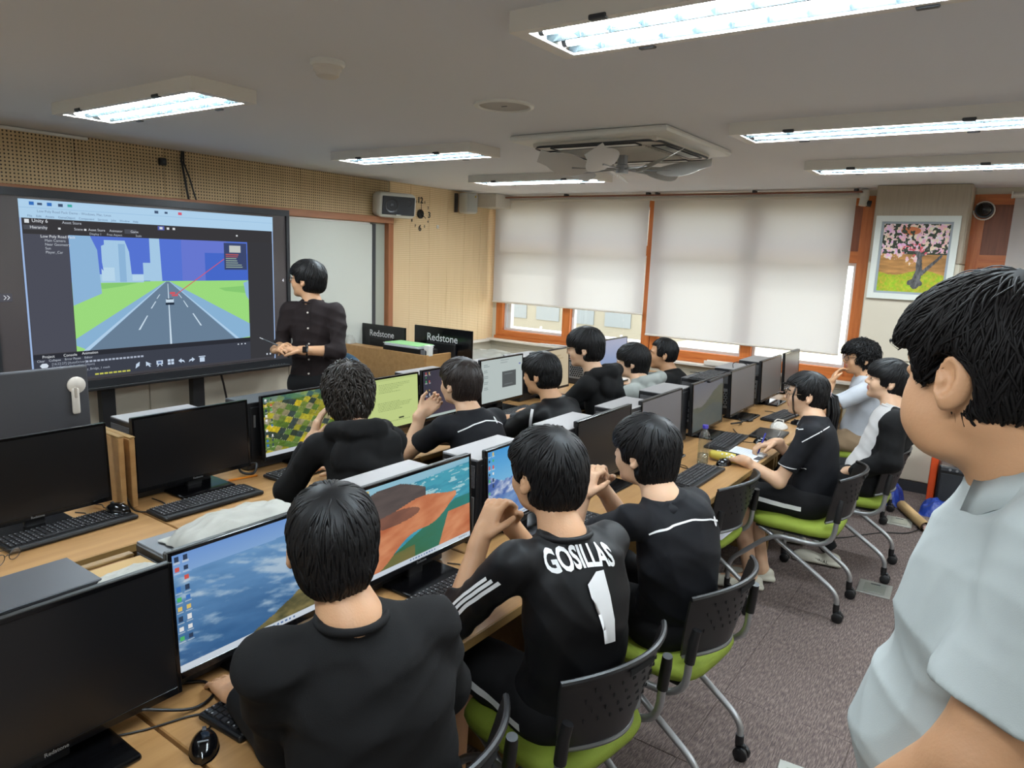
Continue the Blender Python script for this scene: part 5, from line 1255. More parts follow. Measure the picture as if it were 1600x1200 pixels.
def person(label, J, top, low, hr, sk=0, hs=1.0, res=.0055, seed=1, cat='person', bulk=1.0, glasses=None, bare_legs=False, shoes=None, extra=None, legs=True):
    g = lambda k: np.array(J[k], float)
    pel, neck, head = g('pelvis'), g('neck'), g('head'); face = nrm(J['face']); upv = np.array(J.get('up', (0, 0, 1)), float)
    L = nrm(np.cross(upv, face)); U = np.cross(face, L)
    root = thing('person', label, cat, (pel[0], pel[1], 0), 0)
    S = {'L': g('shL'), 'R': g('shR')}; E = {'L': g('elL'), 'R': g('elR')}; W = {'L': g('wrL'), 'R': g('wrR')}
    sd = Solid(); P, A = add_head(sd, head, face, L, U, hs, J.get('ear', 1.0))
    nb = neck - np.array([0, 0, .01]); nr = J.get('neckr', .052)
    sd.cone(P(-.022, 0, -.045), nb, nr * hs, nr * 1.1 * hs, .03); tw = nrm(S['L'] - S['R']); spine = nrm(neck - pel); fwd = nrm(np.cross(spine, tw) * -1.0)
    if np.dot(fwd, np.array(J.get('front', face))) < 0: fwd = -fwd
    sd.cone(nb, neck - spine * .16, .055 * nr / .052, .07, .05)
    for q in 'LR':
        sd.cone(neck - spine * .07, S[q], .036, .034, .02); ab = bulk * J.get('armr', 1.0); sd.cone(S[q], E[q], .038 * ab, .039 * ab, .02); sd.cone(E[q], W[q], .040 * ab, .027 * J.get('armr', 1.0), .02)
        h = J.get('hand' + q)
        if h: add_hand(sd, W[q], h[0], h[1], h[2], h[3] if len(h) > 3 else .35, 1.0, point=h[4] if len(h) > 4 else None)
    if bare_legs:
        sd.cone(pel, neck - spine * .15, .09, .09, .05)
        for q in 'LR':
            hp, kn, an = g('hip' + q), g('kn' + q), g('an' + q); sd.cone(pel, hp, .08, .075, .04); sd.cone(hp, kn, .072, .052, .03); sd.cone(kn, kn + (an - kn) * .35, .05, .054, .03); sd.cone(kn + (an - kn) * .35, an, .054, .034, .03)
            fd = nrm(J.get('toe' + q, (-1, 0, -.15))); sd.cone(an + np.array([0, 0, -.03]), an + fd * .15 + np.array([0, 0, -.04]), .034, .026, .03)
    if J.get('jowl'):
        for q in (-1, 1): sd.ell(P(.05, q * .038, -.066), np.array([.04, .032, .036]) * hs, A, .03)
        sd.ell(P(.03, 0, -.098), np.array([.05, .055, .03]) * hs, A, .03)
    lipc = P(.092, 0, -.056); AA = np.array([face, L, U])
    def lips(C):
        q = (C - lipc) @ AA.T / hs; return ((np.abs(q[:, 1]) < .021) & (np.abs(q[:, 2]) < .0115 - .2 * np.abs(q[:, 1]) ** 1.0 * .25) & (q[:, 0] > -.006) & (q[:, 0] < .02)).astype(np.int32)
    body, BV, BF = solid_obj('body', sd, res, [SK[sk], LIP[0]], root, it=1, matfn=lips); R0 = np.array(root.location)
    for q in (-1, 1):                                          # eyes and brows
        c = P(.0855, q * .031, .005) - R0; mb = MB(); mb.lathe([(.0, -.0052), (.0038, -.004), (.0052, 0), (.0038, .004), (0, .0052)], 10, c=tuple(c + (face * .0045) * hs)); mb.build('eye', M_eye, body, smooth=True)
        pts = [P(.0975 - .0, q * .012, .024) - R0, P(.096, q * .03, .03) - R0, P(.082, q * .048, .025) - R0]; MB().tube(arc(*pts, n=5), [.002, .0034, .0036, .0034, .0028, .0015], 6).build('eyebrow', M_hair, body, smooth=True)
    hair(root, head, face, L, U, hs, hr, hr.get('m', M_hair), seed)
    # ---------------- top
    tp = Solid(); k = .036; b = bulk; mid = lambda t: pel + (neck - pel) * t; AT_ = np.array([fwd, tw, spine]); cv = J.get('curve', .02)
    bk = -fwd * cv
    tp.ell(mid(.12), (.122 * b, .165 * b, .15), AT_, k); tp.ell(mid(.36) + bk, (.115 * b, .155 * b, .15), AT_, k); tp.ell(mid(.62) + bk, (.118 * b, .162 * b, .17), AT_, k); tp.ell(mid(.82) + bk * .6, (.095 * b, .150 * b, .10), AT_, k)
    tp.cone(neck - spine * .06 + fwd * .004, neck + spine * .03 - fwd * .006, .090 * hs, .064 * hs * nr / .052 + .004, .03, cap=True)
    if top.get('belly'): tp.ell(mid(.30) + fwd * top['belly'] * .55, (.13 * b, .17 * b, .20), AT_, k); tp.ell(mid(.62) + fwd * top['belly'] * .35, (.12 * b, .16 * b, .16), AT_, k)
    for q in 'LR':
        tp.cone(neck - spine * .035, S[q], .052, .052, .04); tp.cone(S[q] + (neck - S[q]) * .1, S[q] + (E[q] - S[q]) * .3, .056 * b * J.get('armr', 1.0), .055 * b * J.get('armr', 1.0), k)
        sl = top.get('sleeve', 'long'); ar_ = J.get('armr', 1.0); r0 = .054 * b * ar_
        if sl == 'short': tp.cone(S[q], S[q] + (E[q] - S[q]) * top.get('slen', .62), r0, (.060 + top.get('flare', 0)) * b * ar_, .02, cap=True)
        elif sl == '3q': tp.cone(S[q], E[q], r0, .054 * b, .02); tp.cone(E[q], E[q] + (W[q] - E[q]) * top.get('slen', .35), .054 * b, .050 * b, .02, cap=True)
        else: tp.cone(S[q], E[q], r0, .056 * b, .02); tp.cone(E[q], E[q] + (W[q] - E[q]) * .93, .056 * b, .045 * b, .02, cap=True)
    if top.get('hood'):
        hk = .010; hb = neck - fwd * .095
        tp.ell(hb - spine * .075, (.070, .155, .105), AT_, hk)
        for s_ in (-1, 1):
            tp.cone(neck + tw * s_ * .10 + fwd * .05 - spine * .02, neck + tw * s_ * .105 - fwd * .04 + spine * .012, .030, .042, hk); tp.cone(neck + tw * s_ * .105 - fwd * .04 + spine * .012, neck - fwd * .125 + tw * s_ * .055 + spine * .012, .042, .046, hk)
        tp.cone(neck - fwd * .125 + tw * .06 + spine * .012, neck - fwd * .125 - tw * .06 + spine * .012, .046, .046, hk)
        tp.cone(neck - fwd * .135 + tw * .03 - spine * .12, neck - fwd * .14 - tw * .03 - spine * .17, .05, .035, .02)
    if top.get('hem'): tp.rbox(pel - spine * .16, (.3, .3, .11), AT_, .01, .01, sub=True)
    if extra: extra(tp, dict(mid=mid, fwd=fwd, tw=tw, spine=spine, neck=neck, S=S, E=E))
    tob, TV, TF = solid_obj(top.get('name', 'shirt'), tp, top.get('res', .0075), top['m'], root, folds=top.get('folds', .0028), seed=seed + 50)
    if top.get('over'):
        ov = Solid(); g_ = .012
        ov.ell(mid(.12), (.125 * b + g_, .172 * b + g_, .15), AT_, k); ov.ell(mid(.36) + bk, (.118 * b + g_, .165 * b + g_, .15), AT_, k); ov.ell(mid(.62) + bk, (.125 * b + g_, .182 * b + g_, .17), AT_, k); ov.ell(mid(.82) + bk * .6, (.105 * b + g_, .175 * b + g_, .10), AT_, k)
        for q in 'LR':
            ov.cone(neck - spine * .045, S[q], .058, .068, .04); ov.cone(S[q], E[q], .070 * b, .064 * b, .03); ov.cone(E[q], E[q] + (W[q] - E[q]) * .95, .064 * b, .052 * b, .02, cap=True)
        hb = neck - fwd * .085; ov.ell(hb - spine * .05, (.06, .15, .09), AT_, .02)
        for s_ in (-1, 1): ov.cone(neck + tw * s_ * .09 + fwd * .02, neck - fwd * .095 + tw * s_ * .06 - spine * .005, .034, .044, .02)
        ov.cone(neck - fwd * .095 + tw * .06, neck - fwd * .095 - tw * .06, .04, .04, .02); ov.cone(neck - fwd * .12 - spine * .07, neck - fwd * .125 - spine * .13, .06, .05, .03)
        ov.rbox(mid(.45) + fwd * .17 + tw * .03, (.15, .135, .5), AT_, .03, .015, sub=True)
        solid_obj('hoodie', ov, .0075, top['over'], root, folds=.0035, seed=seed + 60)
    if top.get('collar'):
        n = 20; cr_ = nr * 1.16 * hs; vs = []
        cn = neck + spine * .012
        for i in range(n + 1):
            a = -2.6 + 5.2 * i / n; o = -fwd * math.cos(a) + tw * math.sin(a); rr = cr_ + .012
            base = cn + o * rr - spine * (.012 + .022 * max(0, -math.cos(a)) + .02) - R0; tip = base + spine * (.034 if abs(a) < 2.2 else .026) - o * .006
            fold = tip + o * .028 - spine * (.044 + .022 * (abs(a) / 2.6) ** 3)
            vs += [base, tip, fold]
        fs = []
        for i in range(n):
            for j in (0, 1): q = i * 3 + j; fs.append((q, q + 3, q + 4, q + 1))
        co = MB().add(vs, fs).build('collar', top.get('cm', top['m']), root, smooth=True); md = co.modifiers.new('thick', 'SOLIDIFY'); md.thickness = .004; md.offset = 0
    elif top.get('crew'):
        pts = []
        for i in range(24):
            a = 2 * PI * i / 24; o = -fwd * math.cos(a) + tw * math.sin(a); pts.append(tuple(neck - fwd * .004 + o * (nr * 1.2 * hs + .006) + spine * (.022 - .012 * (1 - math.cos(a)) / 2) - R0))
        MB().tube(pts, .0085, 8, closed=True).build('neckband', top.get('cm', top['m']), root, smooth=True)
    # ---------------- legs
    if legs:
        lg = Solid(); lg.ell(pel, (.125 * b, .175 * b, .11), AT_, .04)
        for q in 'LR':
            hp, kn, an = g('hip' + q), g('kn' + q), g('an' + q); lg.cone(pel, hp, .09 * b, .092 * b, .05)
            if low.get('shorts'): lg.cone(hp, hp + (kn - hp) * .80, .094 * b, .084 * b, .03, cap=True)
            else: lg.cone(hp, kn, .092 * b, .072 * b, .03); lg.cone(kn, an + np.array([0, 0, .02]), .070 * b, .05, .03, cap=True)
        lo_, LV, LF = solid_obj('shorts' if low.get('shorts') else 'trousers', lg, .009, low['m'], root, folds=.003, seed=seed + 80)
        for q in 'LR':
            an = g('an' + q); fd = nrm(J.get('toe' + q, (-1, 0, 0)) * np.array([1, 1, 0])); sh = Solid(); z0 = an[2] - .075; base = np.array([an[0], an[1], z0])
            sd2 = np.cross((0, 0, 1), fd); AS = np.array([fd, sd2, (0, 0, 1)])
            sh.ell(base + fd * .12 + np.array([0, 0, .028]), (.085, .042, .034), AS, .02); sh.ell(base - fd * .01 + np.array([0, 0, .035]), (.06, .036, .042), AS, .02); sh.rbox(base + fd * .065 + np.array([0, 0, .012]), (.14, .043, .012), AS, .01, .008)
            solid_obj('shoe', sh, .008, shoes or M_shoeb, root, it=1)
    else: LV = LF = None
    if glasses:
        M_gl = glasses; mb = MB()
        for q in (-1, 1):
            pts = []
            for i in range(18):
                a = 2 * PI * i / 18; pts.append(tuple(P(.104 - .004 * math.cos(a), q * (.033 + .025 * math.cos(a)), .002 + .02 * math.sin(a)) - R0))
            mb.tube(pts, .0018, 6, closed=True); mb.tube([tuple(P(.098, q * .058, .008) - R0), tuple(P(.06, q * .078, .012) - R0), tuple(P(-.015, q * .083, .012) - R0)], .0018, 6)
        mb.tube([tuple(P(.107, -.009, .005) - R0), tuple(P(.110, 0, .008) - R0), tuple(P(.107, .009, .005) - R0)], .0018, 6)
        gl = mb.build('glasses', M_gl, root)
        for q in (-1, 1):
            pts = [tuple(P(.1035, q * (.033 + .024 * math.cos(2 * PI * i / 16)), .002 + .019 * math.sin(2 * PI * i / 16)) - R0) for i in range(16)]
            MB().add(pts, [tuple(range(16))]).build('lens', glass_mat('lens_glass', (.96, .97, 1), .08), gl)
    return dict(root=root, TV=TV, TF=TF, LV=LV, LF=LF, fwd=fwd, tw=tw, spine=spine, P=P, mid=mid, neck=neck, S=S, E=E, W=W, R0=R0, pel=pel, BV=BV, BF=BF, top=tob)
def seat_pose(pel, neck, head, face, tw, sw=.16, drop=.045, kn=.40, spread=.11, **kw):
    pel, neck, tw = np.array(pel, float), np.array(neck, float), nrm(tw); f = nrm(np.cross(tw, (0, 0, 1)))   # tw points to the person's left
    if f @ np.array([-1, 0, 0]) < 0: f = -f
    J = dict(pelvis=pel, neck=neck, head=head, face=face, front=f, shL=neck + tw * sw - np.array([0, 0, drop]), shR=neck - tw * sw - np.array([0, 0, drop]))
    for q, s in (('L', 1), ('R', -1)):
        J['hip' + q] = pel + tw * s * .085 + f * .02 - np.array([0, 0, .005]); J['kn' + q] = pel + tw * s * spread * 1.2 + f * kn + np.array([0, 0, -.02]); J['an' + q] = np.array([*(J['kn' + q] + f * -.03)[:2], .085]); J['toe' + q] = np.array([*f[:2], 0.])
        J['el' + q] = J['sh' + q] + f * .10 + tw * s * .06 - np.array([0, 0, .25]); J['wr' + q] = J['el' + q] + f * .22 + np.array([0, 0, .0]) - tw * s * .04
        J['hand' + q] = (f, (0, 0, -1), -tw * s, .3)
    J.update(kw); return J
# ================================================================== THE PEOPLE
BOWL = dict(vol=.018, fringe=.03, n=420)
def H(**k): d = dict(BOWL); d.update(k); return d
Z = (0, 0, 1)
# --- near row, from the front: plain black sweatshirt
J = seat_pose((-.96, .965, .56), (-.97, .87, 1.085), (-1.05, .89, 1.215), (-.84, .54, -.03), (-.42, -.91, 0), sw=.165, drop=.05,
    elL=(-1.12, .82, .79), wrL=(-1.355, .87, .765), elR=(-.93, 1.10, .84), wrR=(-1.16, 1.13, .775), handL=((-.95, .2, -.12), (0, 0, -1), (.2, .95, 0), .28), handR=((-1, -.2, 0), (0, 0, -1), (0, -1, 0), .3), curve=.035)
p1 = person('person in a plain black sweatshirt seen from behind, hand on a keyboard', J, dict(m=CB, name='sweatshirt', sleeve='long', crew=True, folds=.006), dict(m=CT), H(fringe=.03, back=-.09, n=520, ear=1.3), sk=1, hs=.96, seed=3, bulk=1.06)
# --- number 1 jersey
J = seat_pose((-.90, 1.63, .56), (-.925, 1.585, 1.045), (-1.02, 1.63, 1.19), (-.96, .25, -.02), (-.37, -.93, 0), sw=.165, drop=.045,
    elL=(-1.175, 1.43, .775), wrL=(-1.185, 1.555, .985), elR=(-1.15, 1.86, .775), wrR=(-1.20, 1.71, .985),
    handL=((.05, .55, .83), (.25, .8, -.55), (1, 0, .2), .75), handR=((.05, -.55, .83), (.25, -.8, -.55), (1, 0, .2), .75), spread=.14, curve=.04)
p2 = person('person in a black GOSILLAS jersey with a white number 1, hands clasped', J, dict(m=CB2, name='jersey', sleeve='3q', slen=.38, crew=True, folds=.006), dict(m=CT, shorts=True), H(fringe=.045, back=-.075, vol=.02, ear=1.35, side=.012), sk=1, hs=1.03, seed=5, bulk=1.05, bare_legs=True)
bkv = -p2['fwd']; rt = -p2['tw']; sp = p2['spine']; O = p2['mid'](.95) + bkv * .4 - rt * .015
lettering(p2['root'], 'jersey_name', p2['TV'], p2['TF'], 'GOSILLAS', O - sp * .015, rt, sp, -bkv, .070, M_wht, bold=.0022, spacing=.98, arch=.6, sx=.62, off=.005)
lettering(p2['root'], 'jersey_number', p2['TV'], p2['TF'], [(-.03, 0), (.15, 0), (.15, 1), (.02, 1), (-.17, .87), (-.17, .70), (-.03, .78)], p2['mid'](.50) + bkv * .4 + rt * .006, rt, sp, -bkv, .19, M_wht, bold=.006, off=.005)
for k in range(3):
    a = p2['S']['L'] + p2['tw'] * .25; e = p2['E']['L'] + p2['tw'] * .25 ; o = (k - 1) * .02 * bkv
    ribbon(p2['root'], 'sleeve_stripe', p2['TV'], p2['TF'], [a + o - sp * .03, a + (e - a) * .6 + o, e + o], -p2['tw'], .0095, M_wht, 22)
a = p2['pel'] + p2['tw'] * .35
ribbon(p2['root'], 'shorts_stripe', p2['LV'], p2['LF'], [a + np.array([.02, 0, -.03]), a + p2['fwd'] * .14 + np.array([0, 0, -.015]), a + p2['fwd'] * .3], -p2['tw'], .026, M_wht, 20)
# --- polo, clasped hands
J = seat_pose((-.85, 2.28, .56), (-.905, 2.215, .985), (-1.005, 2.25, 1.125), (-.98, .08, -.02), (-.30, -.95, 0), sw=.165, drop=.045,
    elL=(-1.20, 2.08, .775), wrL=(-1.195, 2.165, .945), elR=(-1.17, 2.46, .775), wrR=(-1.205, 2.31, .955), handL=((.1, .45, .85), (.3, .75, -.5), (1, 0, .2), 1.1), handR=((.1, -.5, .83), (.3, -.8, -.5), (1, 0, .2), .9), curve=.04)
p3 = person('person in a black polo with a white back seam, fists held at the mouth', J, dict(m=CN, name='polo_shirt', sleeve='short', collar=True, folds=.006), dict(m=CT), H(vol=.022, fringe=.025, back=-.10, thb=1.95, n=520), sk=0, hs=1.02, seed=8, bulk=1.04)
def yoke(p, t=.80, w=.16, m=M_wht, logo=None, sag=.05, wd=.0055):
    b_ = -p['fwd']; r_ = -p['tw']; c = p['mid'](t) + b_ * .4
    ribbon(p['root'], 'back_piping', p['TV'], p['TF'], [c - r_ * w - p['spine'] * sag, c - r_ * w * .5 - p['spine'] * sag * .3, c, c + r_ * w * .5 - p['spine'] * sag * .3, c + r_ * w - p['spine'] * sag], -b_, wd, m, 26)
    if logo is not None: lettering(p['root'], 'back_emblem', p['TV'], p['TF'], '0', c + r_ * logo[0] + p['spine'] * (logo[1] - .02), r_, p['spine'], -b_, .045, m, bold=.003, sx=.6)
yoke(p3, .91, .15, logo=(.10, -.02), sag=.04)
# --- ponytail
J = seat_pose((-.775, 3.955, .555), (-.815, 3.99, .975), (-.88, 4.03, 1.105), (-.96, -.26, -.03), (.10, -.99, 0), sw=.15, drop=.045, kn=.37, spread=.085,
    elL=(-.915, 3.785, .665), wrL=(-1.10, 3.735, .755), elR=(-.93, 4.19, .70), wrR=(-1.03, 4.08, .795), handL=((-.85, .35, -.1), (0, 0, -1), (.1, 1, 0), .4), handR=((-.8, -.55, -.2), (-.2, -.3, -1), (0, -.7, .7), .75))
J.update(anL=(-1.02, 3.83, .09), anR=(-1.0, 3.98, .09), knL=(-1.15, 3.86, .53), knR=(-1.15, 4.06, .53), toeL=(-.9, -.4, 0), toeR=(-.9, -.4, 0))
M_gold = mat('thin_gold_rim', (150, 130, 110), .3, .8)
p4 = person('person with a ponytail and round glasses writing in a notebook, black polo and striped shorts', J, dict(m=CN, name='polo_shirt', sleeve='short', slen=.72, collar=True), dict(m=CT, shorts=True), H(vol=.014, fringe=.06, back=-.07, thf=1.2, thb=1.75, n=380), sk=0, hs=.98, seed=11, bulk=.93, glasses=M_gold, bare_legs=True, shoes=M_shoe)
hd = p4['P']; R0 = p4['R0']; mb = MB(); rr = np.random.default_rng(4)
for i in range(46):
    o = rr.normal(0, .011, 3); a = hd(-.10, 0, .02) + o * .4 - R0; pts = [a, hd(-.13, 0, -.005) + o - R0, hd(-.142, 0, -.09) + o * 1.3 - R0, hd(-.128, 0, -.19) + o * 1.5 - R0, hd(-.115, 0, -.29) + o * 1.2 + np.array([0, 0, rr.normal(0, .02)]) - R0]
    mb.tube([tuple(p) for p in pts], [.006, .0075, .0075, .006, .001], 5)
mb.build('ponytail', M_hair, p4['root'], smooth=True)
MB().tube([tuple(hd(-.118, .022 * math.cos(a), .022 * math.sin(a) + .012) - R0) for a in [k * PI / 6 for k in range(12)]], .007, 6, closed=True).build('hair_tie', mat('pink_tie', (214, 188, 190), .6), p4['root'])
mb = MB()
for s_ in (1,):
    for i in range(3): mb.tube([tuple(hd(.05 + .004 * i, s_ * .078, .07) - R0), tuple(hd(.068 + .003 * i, s_ * .086, .0) - R0), tuple(hd(.06 + .004 * i, s_ * .084, -.07) - R0), tuple(hd(.045, s_ * .075, -.12) - R0)], [.0012, .0018, .0014, .0004], 5)
mb.build('side_strand', M_hair, p4['root'], smooth=True)
S_ = p4['S']['L']; ribbon(p4['root'], 'shoulder_piping', p4['TV'], p4['TF'], [S_ + np.array([.10, -.2, .06]), S_ + np.array([.03, -.2, .01]), S_ + np.array([-.02, -.2, -.03])], (0, 1, 0), .005, M_wht, 14)
ribbon(p4['root'], 'front_piping', p4['TV'], p4['TF'], [p4['neck'] + np.array([-.13, -.3, -.08]), p4['neck'] + np.array([-.08, -.3, -.02]), p4['neck'] + np.array([-.01, -.3, .0])], (0, 1, -.1), .005, M_wht, 14)
sl = p4['S']['L'] + (p4['E']['L'] - p4['S']['L']) * .64; ribbon(p4['root'], 'sleeve_piping', p4['TV'], p4['TF'], [sl + np.array([.08, -.3, -.012]), sl + np.array([0, -.3, 0]), sl + np.array([-.09, -.3, .012])], (0, 1, 0), .005, M_wht, 14)
a = p4['pel'] + np.array([0, -.4, 0]); ribbon(p4['root'], 'shorts_stripe', p4['LV'], p4['LF'], [a + np.array([-.01, 0, -.01]), a + np.array([-.10, 0, -.015]), a + np.array([-.27, 0, -.005])], (0, 1, 0), .024, M_wht, 26)
# --- open black hoodie over white tee, leaning back
J = seat_pose((-.625, 4.58, .56), (-.515, 4.575, .995), (-.575, 4.62, 1.15), (-.93, -.33, .10), (.16, -.98, 0), sw=.162, drop=.05, kn=.42,
    elL=(-.47, 4.37, .735), wrL=(-.68, 4.43, .62), elR=(-.50, 4.80, .74), wrR=(-.70, 4.70, .62), handL=((-.9, .4, -.1), (0, .3, -1), (0, 1, 0), .5), handR=((-.9, -.4, -.1), (0, -.3, -1), (0, -1, 0), .5), up=(.12, 0, 1))
J['anL'] = (-.74, 4.47, .085); J['anR'] = (-1.0, 4.70, .085)
p5 = person('person leaning back in an open black hoodie over a white T-shirt', J, dict(m=CW, name='t_shirt', sleeve='short', slen=.12, crew=True, over=CB), dict(m=CT), H(vol=.018, fringe=.025, back=-.085), sk=0, hs=1.0, seed=14, shoes=M_shoe)
vs, fs = text_verts('ORIGINAL', .03, .0006); MB().add([(-.80 + p.x - p5['R0'][0], 4.47 - .0445 - p.z - p5['R0'][1], .024 + p.y) for p in vs], fs).build('shoe_print', M_black, p5['root'])
# --- curly hair by the pillar
J = seat_pose((-.85, 5.64, .56), (-.83, 5.59, 1.01), (-.885, 5.585, 1.155), (-.84, -.52, -.02), (.35, -.94, 0), sw=.162, drop=.045,
    elL=(-1.06, 5.32, .78), wrL=(-1.03, 5.44, .965), elR=(-.88, 5.86, .76), wrR=(-1.10, 5.80, .775), handL=((.15, .45, .8), (.9, .3, -.2), (.3, .2, .9), .6), handR=((-1, 0, 0), (0, 0, -1), (0, -1, 0), .4))
p6 = person('person with short curly hair and thin glasses in a pale shirt, hand at the chin', J, dict(m=CL, name='shirt', sleeve='short', collar=True), dict(m=M_khaki), H(vol=.022, fringe=.05, back=-.06, thf=1.2, curl=1.0, lift=.008, n=460, thb=1.6), sk=1, hs=1.02, seed=17, glasses=M_black, res=.007)
# --- front row: tousled hair
J = seat_pose((-2.03, 1.96, .56), (-2.165, 1.965, 1.045), (-2.255, 2.0, 1.185), (-.85, .50, -.06), (-.42, -.90, 0), sw=.162, drop=.05,
    elL=(-2.40, 1.80, .785), wrL=(-2.365, 1.895, .985), elR=(-2.28, 2.27, .80), wrR=(-2.46, 2.16, .78), handL=((.1, .3, .92), (.45, .75, -.2), (.5, -.2, .5), .25), handR=((-1, -.2, 0), (0, 0, -1), (0, -1, 0), .3), curve=.04)
q1 = person('person with tousled hair in a black hoodie, cheek resting on the left hand', J, dict(m=CB, name='hoodie', sleeve='long', hood=True, folds=.007), dict(m=CT), H(m=M_hairg, vol=.024, fringe=.05, back=-.085, lift=.012, flip=.03, swirl=.7, n=620, thb=1.9), sk=0, hs=1.0, seed=21, bulk=1.05)
# --- front row: chin on hand
J = seat_pose((-2.05, 2.72, .56), (-2.17, 2.725, .995), (-2.26, 2.745, 1.14), (-.98, .05, .04), (-.22, -.97, 0), sw=.165, drop=.045,
    elL=(-2.455, 2.575, .775), wrL=(-2.43, 2.65, .975), elR=(-2.40, 2.98, .775), wrR=(-2.45, 2.80, .80), handL=((.25, .6, .45), (.6, .1, .7), (.5, -.5, .6), .95), handR=((-.4, -.9, 0), (0, 0, -1), (0, -1, 0), .4), curve=.03)
q2 = person('person in a black polo resting the chin on a raised hand, elbow on the desk', J, dict(m=CN, name='polo_shirt', sleeve='short', collar=True), dict(m=CT), H(m=M_hairb, vol=.019, fringe=.03, back=-.08), sk=0, hs=1.0, seed=24)
yoke(q2, .92, .14, logo=(.07, .0), sag=.035)
# --- front row: striped tracksuit
J = seat_pose((-2.03, 3.44, .56), (-2.115, 3.42, .965), (-2.205, 3.415, 1.115), (-.96, -.12, -.12), (-.10, -.99, 0), sw=.158, drop=.05,
    elL=(-2.32, 3.22, .79), wrL=(-2.52, 3.30, .775), elR=(-2.3, 3.62, .79), wrR=(-2.52, 3.55, .775), curve=.035)
q3 = person('person in a black track top with a white shoulder stripe, looking at a screen', J, dict(m=CB2, name='track_top', sleeve='long', collar=True), dict(m=CT), H(vol=.018, fringe=.03, back=-.07), sk=1, hs=1.0, seed=27, res=.007)
a = q3['S']['L'] + np.array([.12, -.25, .06]); ribbon(q3['root'], 'sleeve_stripe', q3['TV'], q3['TF'], [a, a + np.array([.0, -.02, -.10]), a + np.array([-.02, -.03, -.22])], (-.55, 1, -.1), .016, M_wht, 18)
# --- front row: tall, thin glasses
J = seat_pose((-2.03, 3.95, .57), (-2.13, 3.93, 1.065), (-2.21, 3.92, 1.225), (-.93, -.34, -.10), (.20, -.98, 0), sw=.162, drop=.05,
    elL=(-2.27, 3.74, .84), wrL=(-2.49, 3.84, .785), elR=(-2.26, 4.16, .84), wrR=(-2.49, 4.05, .785), curve=.03)
q4 = person('tall person with thin glasses in a black hoodie, left of the grey hoodie', J, dict(m=CB, name='hoodie', sleeve='long', hood=True), dict(m=CT), H(vol=.02, fringe=.02, back=-.075, thf=1.42), sk=0, hs=1.02, seed=30, glasses=M_gold, res=.007)
lettering(q4['root'], 'hood_print', q4['TV'], q4['TF'], 'Hashtag Run', q4['mid'](.70) - q4['fwd'] * .4 - q4['tw'] * .10, -q4['tw'], q4['spine'], q4['fwd'], .024, mat('grey_print', (150, 152, 156), .6))
# --- front row: grey hoodie
J = seat_pose((-2.03, 4.6, .55), (-2.12, 4.6, .935), (-2.21, 4.62, 1.065), (-.92, -.36, 0), (.16, -.98, 0), sw=.162, drop=.05,
    elL=(-2.40, 4.44, .775), wrL=(-2.34, 4.515, .93), elR=(-2.3, 4.82, .78), wrR=(-2.5, 4.7, .775), handL=((.15, .55, .75), (.7, .5, -.3), (.6, -.2, .6), .55), curve=.04)
q5 = person('person in a light grey hoodie with one hand over the mouth', J, dict(m=CG, name='hoodie', sleeve='long', hood=True), dict(m=CT), H(vol=.022, fringe=.02, back=-.115, thb=2.0, thf=1.45), sk=0, hs=1.0, seed=33, glasses=M_gold, res=.007)
# --- front row: short hair by the window
J = seat_pose((-2.03, 5.14, .55), (-2.13, 5.14, .935), (-2.20, 5.13, 1.075), (-.90, -.44, .0), (.22, -.97, 0), sw=.158, drop=.045, curve=.03, elL=(-2.28, 4.95, .77), elR=(-2.28, 5.36, .77), wrL=(-2.48, 5.05, .775), wrR=(-2.48, 5.25, .775))
q6 = person('person with short cropped hair in a black shirt, nearest the windows in the front row', J, dict(m=CB, name='shirt', sleeve='long', collar=True), dict(m=CT), H(vol=.011, fringe=.075, back=-.05, thf=1.1, ths=1.3, thb=1.45, short=True, n=300, side=.015), sk=2, hs=1.0, seed=36, res=.007)
# --- teacher at the board
tw = nrm((.86, .50, 0)); nk = np.array([-3.775, 3.05, 1.425])
J = dict(pelvis=(-3.755, 3.05, .92), neck=nk, head=(-3.82, 3.045, 1.575), face=(-.90, -.42, .06), front=(.42, -.8, 0), shL=nk + tw * .165 + np.array([0, 0, -.05]), shR=nk - tw * .165 + np.array([0, 0, -.05]),
    elL=(-3.545, 3.06, 1.135), wrL=(-3.665, 2.875, 1.145), elR=(-3.945, 2.93, 1.14), wrR=(-3.86, 2.82, 1.135), handL=((-.9, -.45, .06), (.1, .2, -1), (.1, -.3, .9), .45), handR=((.75, -.2, .2), (0, .6, -.8), (-.2, -.1, .9), .7),
    hipL=(-3.68, 3.08, .88), hipR=(-3.83, 3.01, .88), knL=(-3.66, 3.07, .48), knR=(-3.86, 3.0, .48), anL=(-3.65, 3.09, .085), anR=(-3.87, 3.02, .085), toeL=(.3, -.95, 0), toeR=(.1, -.99, 0), neckr=.05)
pt = person('person standing at the display in a dark collarless shirt, glasses and smart watch', J, dict(m=CBR, name='shirt', sleeve='3q', slen=.42, crew=True, folds=.007), dict(m=CT), H(vol=.021, fringe=.035, back=-.062, side=.01), sk=1, hs=1.0, seed=40, glasses=M_black, bulk=1.02)
f_ = pt['fwd']
for i, t_ in enumerate((.90, .70, .50, .30, .12)):
    pr = project(pt['TV'], pt['TF'], [pt['mid'](t_) + f_ * .5], -f_, .002)[0]
    if pr is not None: MB().lathe([(.0, .003), (.006, .003), (.006, -.002), (0, -.002)], 12, M=Matrix(((f_[1], f_[0] * 0, f_[0]), (-f_[0], 0, f_[1]), (0, 1, 0))), c=tuple(pr - pt['R0'])).build('button', M_offwhite, pt['root'])
